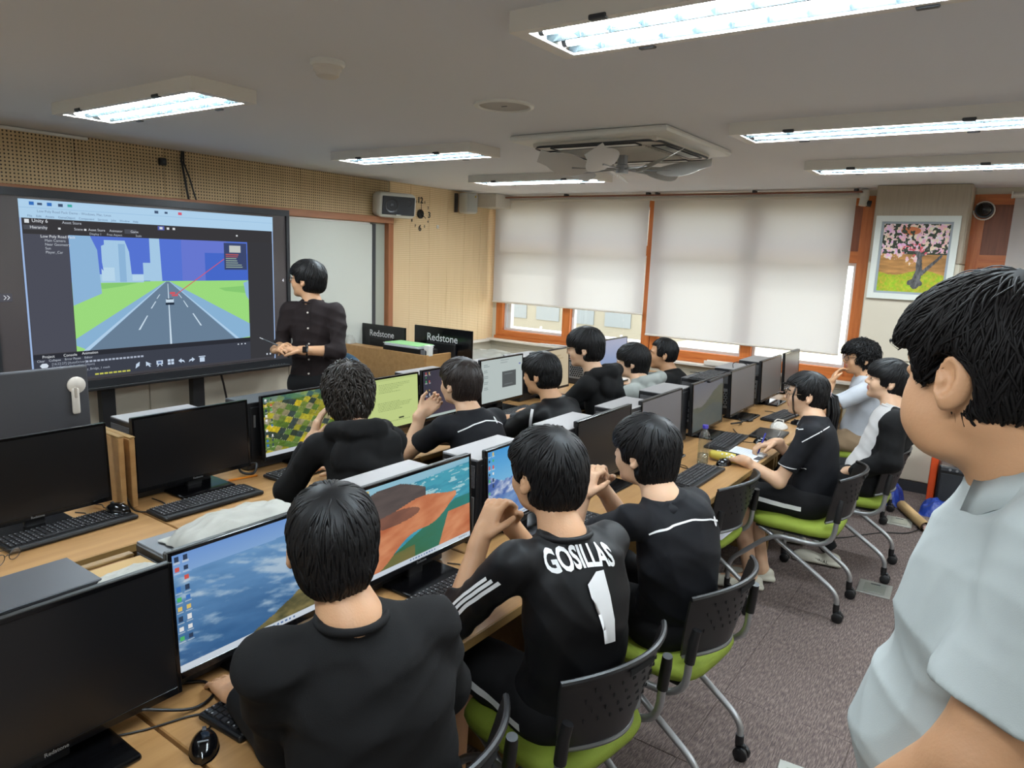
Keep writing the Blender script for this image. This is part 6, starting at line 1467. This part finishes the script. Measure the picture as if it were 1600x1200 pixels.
ribbon(pt['root'], 'placket', pt['TV'], pt['TF'], [pt['mid'](t_) + f_ * .5 + pt['tw'] * .016 for t_ in (.95, .6, .3, .02)], -f_, .004, fabric('placket_dark', (24, 19, 20)), 24, off=.001)
wv = np.array(J['wrL']); wd = nrm(np.array(J['elL']) - wv); c = wv + wd * .025; u1 = nrm(np.cross(wd, (0, 0, 1))); u2 = np.cross(wd, u1)
MB().tube([tuple(c + (u1 * math.cos(a) + u2 * math.sin(a)) * .033 - pt['R0']) for a in [k * PI / 8 for k in range(16)]], .009, 6, closed=True).build('watch_strap', M_black, pt['root'], smooth=True)
wf_ = nrm(np.array([.6, -.75, .3])); MB().rbox(tuple(c + wf_ * .036 - pt['R0']), (.012, .036, .040), .006, 2, M=Matrix(np.array([wf_, nrm(np.cross((0, 0, 1), wf_)), np.cross(wf_, nrm(np.cross((0, 0, 1), wf_)))]).T.tolist())).build('watch_case', M_blackg, pt['root'])
o = MB().tube([(0, 0, 0), (-.075, -.05, .035)], .006, 8).build('marker_pen', M_dgrey); o.location = (-3.80, 2.79, 1.17); tag(o, 'dark pen held by the person at the display', 'pen')
MB().tube([(-.075, -.05, .035), (-.095, -.063, .044)], .004, 8).build('pen_tip', M_alu, o)
# --- standing man at the right edge
tw = nrm((.28, -.96, 0)); nk = np.array([.05, 1.31, 1.515])
J = dict(pelvis=(.12, 1.31, .96), neck=nk, head=(-.03, 1.29, 1.645), face=(-.85, .52, -.10), front=(-.95, -.28, 0), shL=nk + tw * .19 + np.array([0, 0, -.065]), shR=nk - tw * .16 + np.array([.07, -.01, -.085]),
    armr=1.25, jowl=True, ear=1.2, elL=(.035, 1.06, 1.15), wrL=(-.12, 1.10, .95), elR=(.18, 1.56, 1.12), wrR=(.05, 1.56, .92), handL=((-.4, .1, -.9), (.2, .9, 0), (-.8, .2, 0), .4), handR=((-.4, .1, -.9), (.2, -.9, 0), (-.8, .2, 0), .4),
    hipL=(.14, 1.22, .90), hipR=(.12, 1.40, .90), knL=(.14, 1.20, .48), knR=(.13, 1.43, .48), anL=(.16, 1.20, .085), anR=(.15, 1.43, .085), toeL=(-.95, -.3, 0), toeR=(-.95, -.2, 0), neckr=.066)
def chubby(tp, d):
    tp.ell(d['mid'](.52) + d['fwd'] * .065, (.125, .18, .20), np.array([d['fwd'], d['tw'], d['spine']]), .06)
    tp.ell(d['mid'](.14) + d['fwd'] * .09, (.17, .20, .20), np.array([d['fwd'], d['tw'], d['spine']]), .06)
pm = person('heavy man standing at the right edge in a pale grey short sleeved shirt', J, dict(m=CM, name='shirt', sleeve='short', slen=.74, flare=.004, collar=True, folds=.007, res=.006), dict(m=CT), H(vol=.026, fringe=.045, back=-.055, n=1500, fine=.5, m=M_hairm, lift=.003, swirl=.3, short=True, fv=True, ear=1.75, side=.02), sk=2, hs=1.08, seed=44, bulk=1.15, res=.004, extra=chubby)
cl = pm['P'](.05, .07, -.06)
# ================================================================== SMALL THINGS ON THE DESKS
# water bottle
t = thing('water_bottle', 'clear plastic water bottle with a blue cap', 'bottle', (-1.285, 3.64, DZ))
M_pet = glass_mat('clear_plastic', (.90, .94, .95), .10); prof = [(.026, 0), (.03, .006), (.0305, .02)]
for k in range(9): prof += [(.0285, .028 + k * .0125), (.0305, .034 + k * .0125)]
prof += [(.030, .148), (.026, .165), (.016, .182), (.0125, .188), (.0125, .2)]
MB().lathe(prof, 24).build('body', M_pet, t, smooth=True)
MB().lathe([(.0275, .003), (.0285, .03), (.0275, .055), (0, .055)], 20).build('water', glass_mat('water_clear', (.86, .92, .95), .12), t, smooth=True)
MB().lathe([(0, .196), (.0155, .196), (.0155, .213), (.0145, .215), (0, .215)], 20).build('cap', mat('cap_blue', (58, 52, 150), .4), t, smooth='auto')
# pencil case
t = thing('pencil_case', 'yellow pencil case with small white and dark dots beside the bottle', 'pencil case', (-1.185, 3.755, DZ), -.06)
n = 14; vs = []; fs = []
for i in range(n + 1):
    u = i / n; x = -.10 + .20 * u; r_ = .028 * (math.sin(min(1, .12 + .76 * u) * PI) ** .3)
    for k in range(14): a = 2 * PI * k / 14; vs.append((x, r_ * 1.15 * math.cos(a), .03 + r_ * math.sin(a)))
for i in range(n):
    for k in range(14): fs.append((i * 14 + k, i * 14 + (k + 1) % 14, i * 14 + 14 + (k + 1) % 14, i * 14 + 14 + k))
fs += [tuple(range(14))[::-1], tuple(range(n * 14, n * 14 + 14))]
MB().add(vs, fs).build('pouch', mat('yellow_cloth', (206, 190, 84), .8, bump=.2, bscale=200), t, smooth=True)
dt = MB(); rr = random.Random(2)
for i in range(26):
    a = rr.uniform(.1, PI - .1); x = rr.uniform(-.085, .085); dt.box((x, .0325 * math.cos(a), .03 + .0286 * math.sin(a)), (.009, .009, .002), rx=a - PI / 2, mi=rr.choice((0, 0, 1)))
d_ = dt.build('printed_dots', [M_wht, M_dgrey], t); d_['kind'] = 'stuff'
MB().tube([(-.09, 0, .057), (0, .0, .0605), (.09, 0, .057)], .003, 6).build('zip', M_dgrey, t)
# notebook and pen
t = thing('notebook', 'open ruled notebook under the writing hand', 'notebook', (-1.17, 3.975, DZ), .0)
pg = MB().prism([(-.125, .145), (-.085, -.09), (.115, -.155), (.11, .085)], (0, 0, .001), (1, 0, 0), (0, 1, 0), .008).build('pages', mat('paper', (222, 226, 228), .8), t)
ln = MB()
for k in range(12): ln.box((.0, -.10 + k * .018, .0095), (.15, .0016, .0006), rz=-.28)
l_ = ln.build('ruled_lines', mat('ruling_blue', (150, 176, 206), .8), t); l_['kind'] = 'stuff'
MB().box((.10, -.05, .01), (.03, .07, .003), rz=-.05).build('clip', M_dgrey, t)
o = MB().tube([(0, 0, 0), (.022, .03, .115)], .0045, 8).build('ballpoint_pen', mat('pen_blue', (60, 66, 170), .35)); o.location = (-1.10, 4.02, DZ + .015); tag(o, 'blue ballpoint pen held upright over the notebook', 'pen')
MB().tube([(-.003, -.004, -.012), (0, 0, 0)], [.001, .004], 8).build('pen_tip', M_alu, o)
# tablet
t = thing('graphics_tablet', 'black tablet lying on the desk in front of the ponytailed student', 'tablet', (-1.19, 4.555, DZ), .04)
MB().rbox((0, 0, .009), (.19, .27, .016), .006, 2).build('body', M_black, t); MB().rbox((.0, .0, .0175), (.165, .235, .001), .0004, 1).build('surface', M_blackg, t); MB().tube([(.07, -.07, .024), (.055, .06, .024)], .004, 8).build('stylus', M_alu, t)
t = thing('lace_pouch', 'white knitted pouch behind the black tablet', 'pouch', (-1.20, 4.80, DZ))
vs = []; fs = []; n = 16
for i in range(9):
    a = i / 8 * PI / 2
    for k in range(n): b = 2 * PI * k / n; w_ = 1 + .08 * math.sin(5 * b); vs.append((.055 * math.cos(a) * math.cos(b) * w_, .075 * math.cos(a) * math.sin(b) * w_, .002 + .045 * math.sin(a)))
for i in range(8):
    for k in range(n): fs.append((i * n + k, i * n + (k + 1) % n, i * n + n + (k + 1) % n, i * n + n + k))
fs.append(tuple(range(n))[::-1]); MB().add(vs, fs).build('bag', mat('white_knit', (214, 212, 206), .9, bump=.9, bscale=120), t, smooth=True)
MB().tube([(-.03, 0, .044), (-.02, .03, .055), (.02, .03, .055), (.03, 0, .044)], .004, 6).build('drawstring', M_offwhite, t)
o = MB().add([(-.10, -.13, .0), (.11, -.14, .0), (.12, .13, .004), (-.09, .14, .0), (-.10, -.13, -.002), (.11, -.14, -.002), (.12, .13, .002), (-.09, .14, -.002)], [(0, 1, 2, 3), (4, 7, 6, 5), (0, 4, 5, 1), (1, 5, 6, 2), (2, 6, 7, 3), (3, 7, 4, 0)]).build('paper_sheet', mat('paper_grey', (206, 206, 214), .8)); o.location = (-1.12, 3.36, .4905); tag(o, 'white sheet of paper lying on the empty chair', 'paper')
# spectacles left on the front desk
t = thing('spectacles', 'pair of thin framed glasses lying on the front row desk at the left edge', 'glasses', (-2.63, .85, DZ), .5)
for s in (-1, 1):
    MB().tube([(.0 + .004 * math.sin(a), s * .033 + .024 * math.cos(a), .022 + .02 * math.sin(a)) for a in [k * PI / 8 for k in range(16)]], .0014, 6, closed=True).build('rim', M_dgrey, t)
    MB().add([(.002 * math.sin(a), s * .033 + .023 * math.cos(a), .022 + .019 * math.sin(a)) for a in [k * PI / 8 for k in range(16)]], [tuple(range(16))]).build('lens', MATS['lens_glass'], t)
    MB().tube([(0, s * .057, .026), (-.06, s * .06, .016), (-.11, s * .058, .003)], .0014, 6).build('temple', M_dgrey, t)
MB().tube([(0, -.01, .025), (.003, 0, .03), (0, .01, .025)], .0014, 6).build('bridge', M_dgrey, t)
o = MB().tube([(0, 0, .005), (.03, .13, .005)], .005, 6).build('orange_pencil', mat('orange_paint', (226, 140, 40), .5)); o.location = (-2.85, 1.81, DZ); tag(o, 'orange pencil beside the second black monitor', 'pencil')
MB().tube([(0, 0, .005), (-.004, -.016, .005)], [.005, .001], 6).build('pencil_tip', mat('pencil_pink', (220, 160, 140), .6), o)
# cloth on the dark tower
def crumple(name, label, cat, loc, sx, sy, hz, m, seed, rz=0.0):
    r = np.random.default_rng(seed); n = 34; u, v = np.meshgrid(np.linspace(-1, 1, n), np.linspace(-1, 1, n), indexing='ij')
    e = np.clip(1 - (np.abs(u) ** 3 + np.abs(v) ** 3), 0, 1); h_ = hz * (e ** .5) * (.45 + .9 * fbm(u * 3 + 9, v * 3 + 5, seed)) + .002
    edge = 1 + .22 * (fbm(np.arctan2(v, u) * 2 + 11, u * 0 + 2, seed + 3) - .5)
    P_ = np.stack([u * sx * edge, v * sy * edge, h_], -1).reshape(-1, 3); B_ = P_.copy(); B_[:, 2] = np.maximum(0.0, P_[:, 2] - .004) * .9
    idx = np.arange(n * n).reshape(n, n); Q = np.stack([idx[:-1, :-1], idx[1:, :-1], idx[1:, 1:], idx[:-1, 1:]], -1).reshape(-1, 4)
    me = fast_mesh(name, np.concatenate([P_, B_]), np.concatenate([Q, Q[:, ::-1] + n * n]), m); o = link(name, me, None, loc); o.rotation_euler = (0, 0, rz); return tag(o, label, cat)
M_cloth = fabric('white_cloth', (178, 180, 174))
crumple('cleaning_cloth', 'crumpled white cloth on the dark tower behind the sea monitor', 'cloth', (-1.60, 1.04, DZ + .338), .075, .17, .05, M_cloth, 4)
crumple('white_wrap', 'white crumpled wrapping behind the top of the nearest black monitor', 'cloth', (-1.58, .74, 1.035), .028, .07, .02, M_cloth, 9)
o = MB().rbox((0, 0, .155), (.10, .20, .31), .006, 1).build('foam_box', mat('box_cream', (190, 160, 110), .8)); o.location = (-1.63, .72, DZ); tag(o, 'low tan carton behind the nearest black monitor', 'box')
MB().rbox((0, 0, .312), (.104, .204, .004), .001, 1).build('lid', mat('box_cream', (190, 160, 110), .8), o)
# loose cables
def cable(pts, r, label, m=M_black, loc=None):
    b = Vector(pts[0]); P_ = [Vector(p) - b for p in pts]; cr = []
    for i in range(len(P_) - 1):
        p0, p1, p2, p3 = P_[max(i - 1, 0)], P_[i], P_[i + 1], P_[min(i + 2, len(P_) - 1)]
        for k in range(5): s = k / 5; cr.append(.5 * ((2 * p1) + (-p0 + p2) * s + (2 * p0 - 5 * p1 + 4 * p2 - p3) * s * s + (-p0 + 3 * p1 - 3 * p2 + p3) * s ** 3))
    cr.append(P_[-1]); o = MB().tube(cr, r, 6).build('cable', m, smooth=True); o.location = b; tag(o, label, 'cable'); return o
cable([(-1.52, .60, DZ + .004), (-1.46, .70, DZ + .004), (-1.42, .80, DZ + .004), (-1.36, .84, DZ + .004), (-1.33, .82, DZ + .005)], .0025, 'thin black mouse cable running over the nearest desk')
cable([(-1.47, .70, DZ + .05), (-1.44, .80, DZ + .01), (-1.46, .87, DZ + .006), (-1.52, .88, DZ + .006), (-1.56, .84, DZ + .006)], .004, 'thick black cable looping below the nearest black monitor')
cable([(-2.9, 1.36, DZ + .1), (-2.84, 1.36, DZ + .01), (-2.76, 1.36, DZ + .004), (-2.72, 1.43, DZ + .004), (-2.78, 1.47, DZ + .004), (-2.86, 1.46, DZ + .01)], .003, 'black cable looping on the front desk beside the wooden dividers')
cable([(-1.36, 3.12, DZ + .004), (-1.30, 3.28, DZ + .003), (-1.28, 3.40, DZ + .003), (-1.33, 3.52, DZ + .003), (-1.42, 3.50, DZ + .003)], .0022, 'thin cable loop on the desk left of the water bottle')
cable([(-1.42, 4.55, DZ + .004), (-1.36, 4.45, DZ + .004), (-1.30, 4.40, DZ + .004), (-1.27, 4.30, DZ + .004)], .0025, 'cable running to the mouse by the tablet')
cable([(-1.46, 4.62, DZ + .02), (-1.42, 4.72, DZ + .02), (-1.45, 4.82, DZ + .008), (-1.40, 4.88, DZ + .006), (-1.44, 4.98, DZ + .01)], .006, 'bundle of black cable under the grey monitors')
cable([(-2.85, 3.70, DZ + .01), (-2.76, 3.76, DZ + .004), (-2.70, 3.72, DZ + .004), (-2.74, 3.82, DZ + .004), (-2.84, 3.86, DZ + .01)], .003, 'black cable curled below the monitor with the pop-up box')
cable([(-2.9, 1.90, DZ + .08), (-2.86, 1.88, DZ + .03), (-2.82, 1.92, DZ + .02), (-2.85, 1.96, DZ + .05), (-2.9, 1.95, DZ + .04)], .006, 'knot of black cable between the second black monitor and the fields monitor')
cable([(-1.60, 4.99, DZ + .34), (-1.62, 5.05, DZ + .365), (-1.60, 5.15, DZ + .365), (-1.56, 5.2, DZ + .34)], .003, 'thin cable arching over a tower near the window sill')
# ================================================================== TEACHER'S CORNER
t = thing('teacher_podium', 'light wood teacher desk with a raised front panel', 'desk', (-4.6, 4.75, 0))
MB().rbox((-.02, -.30, .46), (1.14, .025, .92), .003, 1).build('front_panel', M_desk, t); MB().rbox((.555, -.12, .46), (.025, .36, .92), .003, 1).build('side_panel', M_desk, t); MB().rbox((-.0, .08, .72), (1.1, .72, .03), .003, 1).build('desktop', M_desk, t); MB().rbox((-.02, -.22, .90), (1.13, .15, .02), .003, 1).build('shelf', M_desk, t); MB().rbox((-.56, .10, .36), (.025, .7, .70), .003, 1).build('inner_side', M_deske, t)
def rear_monitor(x, y, w_, h_, zb, label, sz, rz=0.0):
    t = thing('teacher_monitor', label, 'monitor', (x, y, .735), rz, 'teacher monitors seen from behind')
    MB().rbox((0, 0, zb + h_ / 2), (w_, .022, h_), .004, 1).build('casing', M_blackg, t); MB().rbox((0, -.02, zb + h_ * .4), (w_ * .5, .03, h_ * .5), .01, 2).build('rear_cover', M_black, t)
    vs, fs = text_verts('Redstone', sz, .0006, .0006); MB().add([(p.x, -.0125 - p.z, zb + h_ - sz * 1.3 + p.y) for p in vs], fs).build('logo', emat('logo_silver', (200, 202, 204), .55) if False else mat('logo_silver', (196, 198, 200), .4), t)
    MB().rbox((0, .01, zb / 2 + .05), (.06, .03, zb + .1), .006).build('neck', M_black, t); MB().rbox((0, .03, .008), (.24, .18, .016), .006).build('base', M_black, t)
    MB().rbox((0, .0125, zb + h_ / 2), (w_ - .02, .003, h_ - .02), .001, 1).build('screen', M_off, t)
    return t
rear_monitor(-4.86, 4.74, .60, .33, .025, 'left teacher monitor seen from behind with a silver Redstone logo', .085, 0)
rear_monitor(-4.16, 4.80, .68, .37, .02, 'right teacher monitor seen from behind with a larger Redstone logo', .095, 0)
t = thing('black_case', 'flat black device box on the teacher desk', 'box', (-4.32, 4.545, .911)); MB().rbox((0, 0, .025), (.52, .15, .05), .006).build('body', M_black, t); MB().rbox((.235, -.088, .03), (.05, .006, .04), .002).build('sockets', M_alu, t)
t = thing('paper_stack', 'stack of green and white sheets on the black device box', 'paper', (-4.33, 4.54, .962))
for i in range(7): MB().box((.01 * math.sin(i * 2.1), .006 * math.cos(i * 3), .003 + i * .004), (.40, .20, .003), rz=.03 * math.sin(i * 1.7)).build('sheet', mat('paper', (222, 226, 228), .8) if i < 6 else mat('green_paper', (150, 206, 140), .8), t)
o = MB().rbox((0, 0, .045), (.06, .05, .09), .004).build('white_box', M_white); o.location = (-4.06, 4.50, .911); tag(o, 'small white box at the corner of the teacher desk', 'box'); MB().rbox((0, -.026, .05), (.03, .003, .02), .001).build('label_patch', M_offwhite, o)
o = crumple('tissue', 'crumpled white tissue at the left end of the teacher desk', 'tissue', (-5.10, 4.55, .911), .04, .05, .07, M_cloth, 14)
# blue swivel chair at the podium
t = thing('blue_chair', 'blue padded chair in front of the teacher desk', 'chair', (-4.50, 3.97, 0))
R = Matrix.Rotation(.35, 3, 'Z')
bk_ = Solid(); bk_.ell((0, 0, .74), (.225, .05, .20), None, .03); bk_.rbox((0, .0, .66), (.20, .04, .10), None, .03, .05); D, lo, h_ = bk_.grid(.012); V_, F_ = surface(D, lo, h_); V_ = relax(V_, F_, 2); V_[:, 1] += .5 * V_[:, 0] ** 2
link('backrest', fast_mesh('backrest', V_, F_, mat('blue_leatherette', (58, 84, 104), .38)), t)
MB().rbox((0, .22, .46), (.46, .44, .07), .03, 3).build('seat', mat('blue_leatherette', (58, 84, 104), .38), t, smooth='auto')
MB().tube([(0, .02, .60), (0, .04, .42), (0, .2, .40)], .02, 8).build('back_support', M_black, t); MB().tube([(0, .22, .42), (0, .22, .10)], .028, 10).build('column', M_black, t)
for k in range(5): a = k * 2 * PI / 5; MB().tube([(0, .22, .10), (.26 * math.cos(a), .22 + .26 * math.sin(a), .055)], [.022, .014], 8).build('foot', M_black, t); MB().lathe([(.0, -.012), (.026, -.012), (.026, .012), (0, .012)], 12, M=Matrix.Rotation(PI / 2, 3, 'X'), c=(.26 * math.cos(a), .22 + .26 * math.sin(a), .028)).build('wheel', M_black, t)
MB().rbox((.29, .16, .69), (.06, .26, .03), .012, 2).build('armrest', M_black, t); MB().tube([(.28, .18, .68), (.26, .2, .47)], .013, 8).build('arm_post', M_alu, t)
# low white cabinet with cloth under the window corner
t = thing('low_cabinet', 'low white cabinet in the window corner', 'cabinet', (-4.55, 6.12, 0)); MB().rbox((0, 0, .33), (1.1, .9, .64), .006).build('body', M_offwhite, t); MB().rbox((0, 0, .665), (1.14, .94, .03), .006).build('top', M_white, t)
for s in (-1, 1): d_ = MB().rbox((s * .275, -.456, .33), (.53, .016, .58), .004).build('door', M_offwhite, t); MB().rbox((s * .05, -.47, .38), (.012, .016, .10), .004).build('handle', M_alu, d_)
crumple('white_sheet', 'crumpled white sheet on the low cabinet in the window corner', 'cloth', (-4.62, 6.1, .681), .34, .26, .07, M_cloth, 21)
t = thing('sill_papers', 'few loose papers on the sill under the first window', 'paper', (-4.3, 6.80, .796))
for i in range(3): MB().box((.08 * i, .01 * i, .002 + .003 * i), (.26, .09, .002), rz=.1 * i).build('sheet', mat('paper', (222, 226, 228), .8), t)
t = thing('white_tray', 'shallow pale tray on the sill under the second window', 'tray', (-2.28, 6.77, .796)); MB().rbox((0, 0, .006), (.34, .09, .012), .004).build('base', M_offwhite, t)
for s in (-1, 1): MB().rbox((0, s * .042, .025), (.34, .006, .04), .002).build('rim', M_offwhite, t)
# grey screen back at the left edge with a hook
t = thing('rear_screen', 'dark grey screen back at the left edge with a white hook on it', 'monitor', (-3.42, 1.18, .0))
MB().rbox((0, 0, 1.06), (.03, .60, .34), .008, 2).build('casing', mat('slate_metal', (74, 75, 80), .45, .2), t); MB().rbox((-.03, 0, .83), (.03, .08, .2), .006).build('neck', M_dgrey, t); MB().rbox((-.04, 0, .728), (.2, .26, .016), .006).build('base', M_dgrey, t)
MB().rbox((-.03, 0, .36), (.26, .62, .71), .006).build('stand_cabinet', M_cream, t)
hk = thing('hanging_hook', 'round white plastic hook stuck on the dark grey screen back', 'hook', (-3.403, 1.425, 1.085)); RY_ = Matrix.Rotation(PI / 2, 3, 'Y')
MB().lathe([(.0, 0), (.038, 0), (.038, .008), (.03, .014), (0, .015)], 24, M=RY_, c=(0, 0, .06)).build('disc', M_offwhite, hk, smooth='auto'); MB().rbox((.012, -.01, -.01), (.02, .032, .12), .012, 3).build('arm', M_offwhite, hk, smooth='auto'); MB().rbox((.022, -.012, .03), (.012, .012, .05), .005, 2).build('slot', mat('beige', (170, 162, 150), .6), hk)
# ================================================================== ON THE FLOOR
for i, (x, y, rz, lb) in enumerate(((-.40, 2.42, .1, 'metal floor socket plate at the bottom edge'), (-.455, 4.30, .05, 'metal floor socket plate behind the chair of the open hoodie student'), (-.50, 5.62, .05, 'metal floor socket plate by the cardboard tube'))):
    t = thing('floor_socket', lb, 'floor box', (x, y, 0), rz, 'floor socket plates'); MB().rbox((0, 0, .003), (.17, .19, .006), .002, 1).build('plate', mat('brushed_plate', (150, 152, 146), .45, .5), t); MB().rbox((0, 0, .0072), (.11, .12, .003), .001, 1).build('lid', mat('brushed_lid', (132, 136, 128), .45, .5), t); MB().rbox((.0, .05, .0095), (.05, .012, .003), .001, 1).build('latch', M_dgrey, t)
t = thing('cardboard_tube', 'brown cardboard tube lying on the carpet', 'tube', (-.42, 5.72, .0), 0)
d_ = nrm((.44, -.9, 0)); a_, b_ = -d_ * .24, d_ * .22; MB().tube([tuple(a_ + np.array([0, 0, .036])), tuple(b_ + np.array([0, 0, .036]))], .036, 20, caps=False).build('tube', mat('cardboard', (178, 148, 104), .8, var=.06), t, smooth=True); MB().tube([tuple(b_ + np.array([0, 0, .036])), tuple(a_ + np.array([0, 0, .036]))], .032, 20, caps=False).build('tube_inside', mat('cardboard_dark', (96, 72, 48), .9), t, smooth=True); MB().tube([tuple(b_ - d_ * .05 + np.array([0, 0, .03])), tuple(b_ + d_ * .01 + np.array([0, 0, .03]))], .02, 10).build('rolled_sheet', mat('pinkish', (200, 170, 160), .8), t)
M_blue = mat('blue_plastic_bag', (32, 62, 150), .35, bump=.6, bscale=30)
crumple('blue_bag', 'crumpled blue plastic bag behind the chair casters', 'bag', (-.66, 6.12, .0), .12, .16, .14, M_blue, 31)
crumple('blue_bag', 'crumpled blue plastic bag right of the cardboard tube', 'bag', (-.27, 6.02, .0), .14, .13, .11, M_blue, 35)
t = thing('amplifier', 'black amplifier on an orange trolley beside the pillar', 'amplifier', (-.20, 6.28, 0))
M_or = mat('orange_frame', (206, 74, 26), .45); MB().rbox((-.17, .05, .20), (.05, .28, .40), .01).build('frame_side', M_or, t); MB().rbox((.03, .12, .39), (.40, .10, .045), .01).build('frame_top', M_or, t); MB().rbox((.24, .05, .20), (.05, .28, .40), .01).build('frame_side', M_or, t)
MB().rbox((.03, -.02, .18), (.33, .26, .34), .012, 2).build('cabinet', M_black, t); MB().rbox((.03, -.153, .16), (.29, .008, .26), .003).build('grille', mat('amp_cloth', (34, 36, 40), .8, bump=.4, bscale=300), t); MB().rbox((.03, -.152, .325), (.30, .008, .03), .002).build('control_panel', M_dgrey, t)
for k in range(5): MB().lathe([(.009, 0), (.008, .012), (0, .012)], 10, M=Matrix.Rotation(PI / 2, 3, 'X'), c=(-.06 + k * .045, -.156, .325)).build('knob', M_alu, t)
MB().tube([(.0, -.02, .352), (.0, -.02, .40), (.06, -.02, .40), (.06, -.02, .352)], .012, 8).build('handle', M_black, t)
o = MB().rbox((0, 0, .012), (.22, .07, .024), .006).build('power_strip', M_black); o.location = (-.28, 5.62, 0); o.rotation_euler = (0, 0, .25); tag(o, 'black power strip on the carpet under the cardboard tube', 'power strip')
for k in range(3): MB().lathe([(.016, 0), (.016, .002), (.012, .002), (.012, .0), (0, 0)], 14, c=(-.06 + k * .06, 0, .0245)).build('outlet', M_dgrey, o)
cable([(-.34, 5.60, .012), (-.42, 5.40, .006), (-.55, 5.30, .006), (-.66, 5.15, .006), (-.78, 4.98, .006), (-.95, 4.9, .006)], .004, 'black cable trailing over the carpet between the chairs')
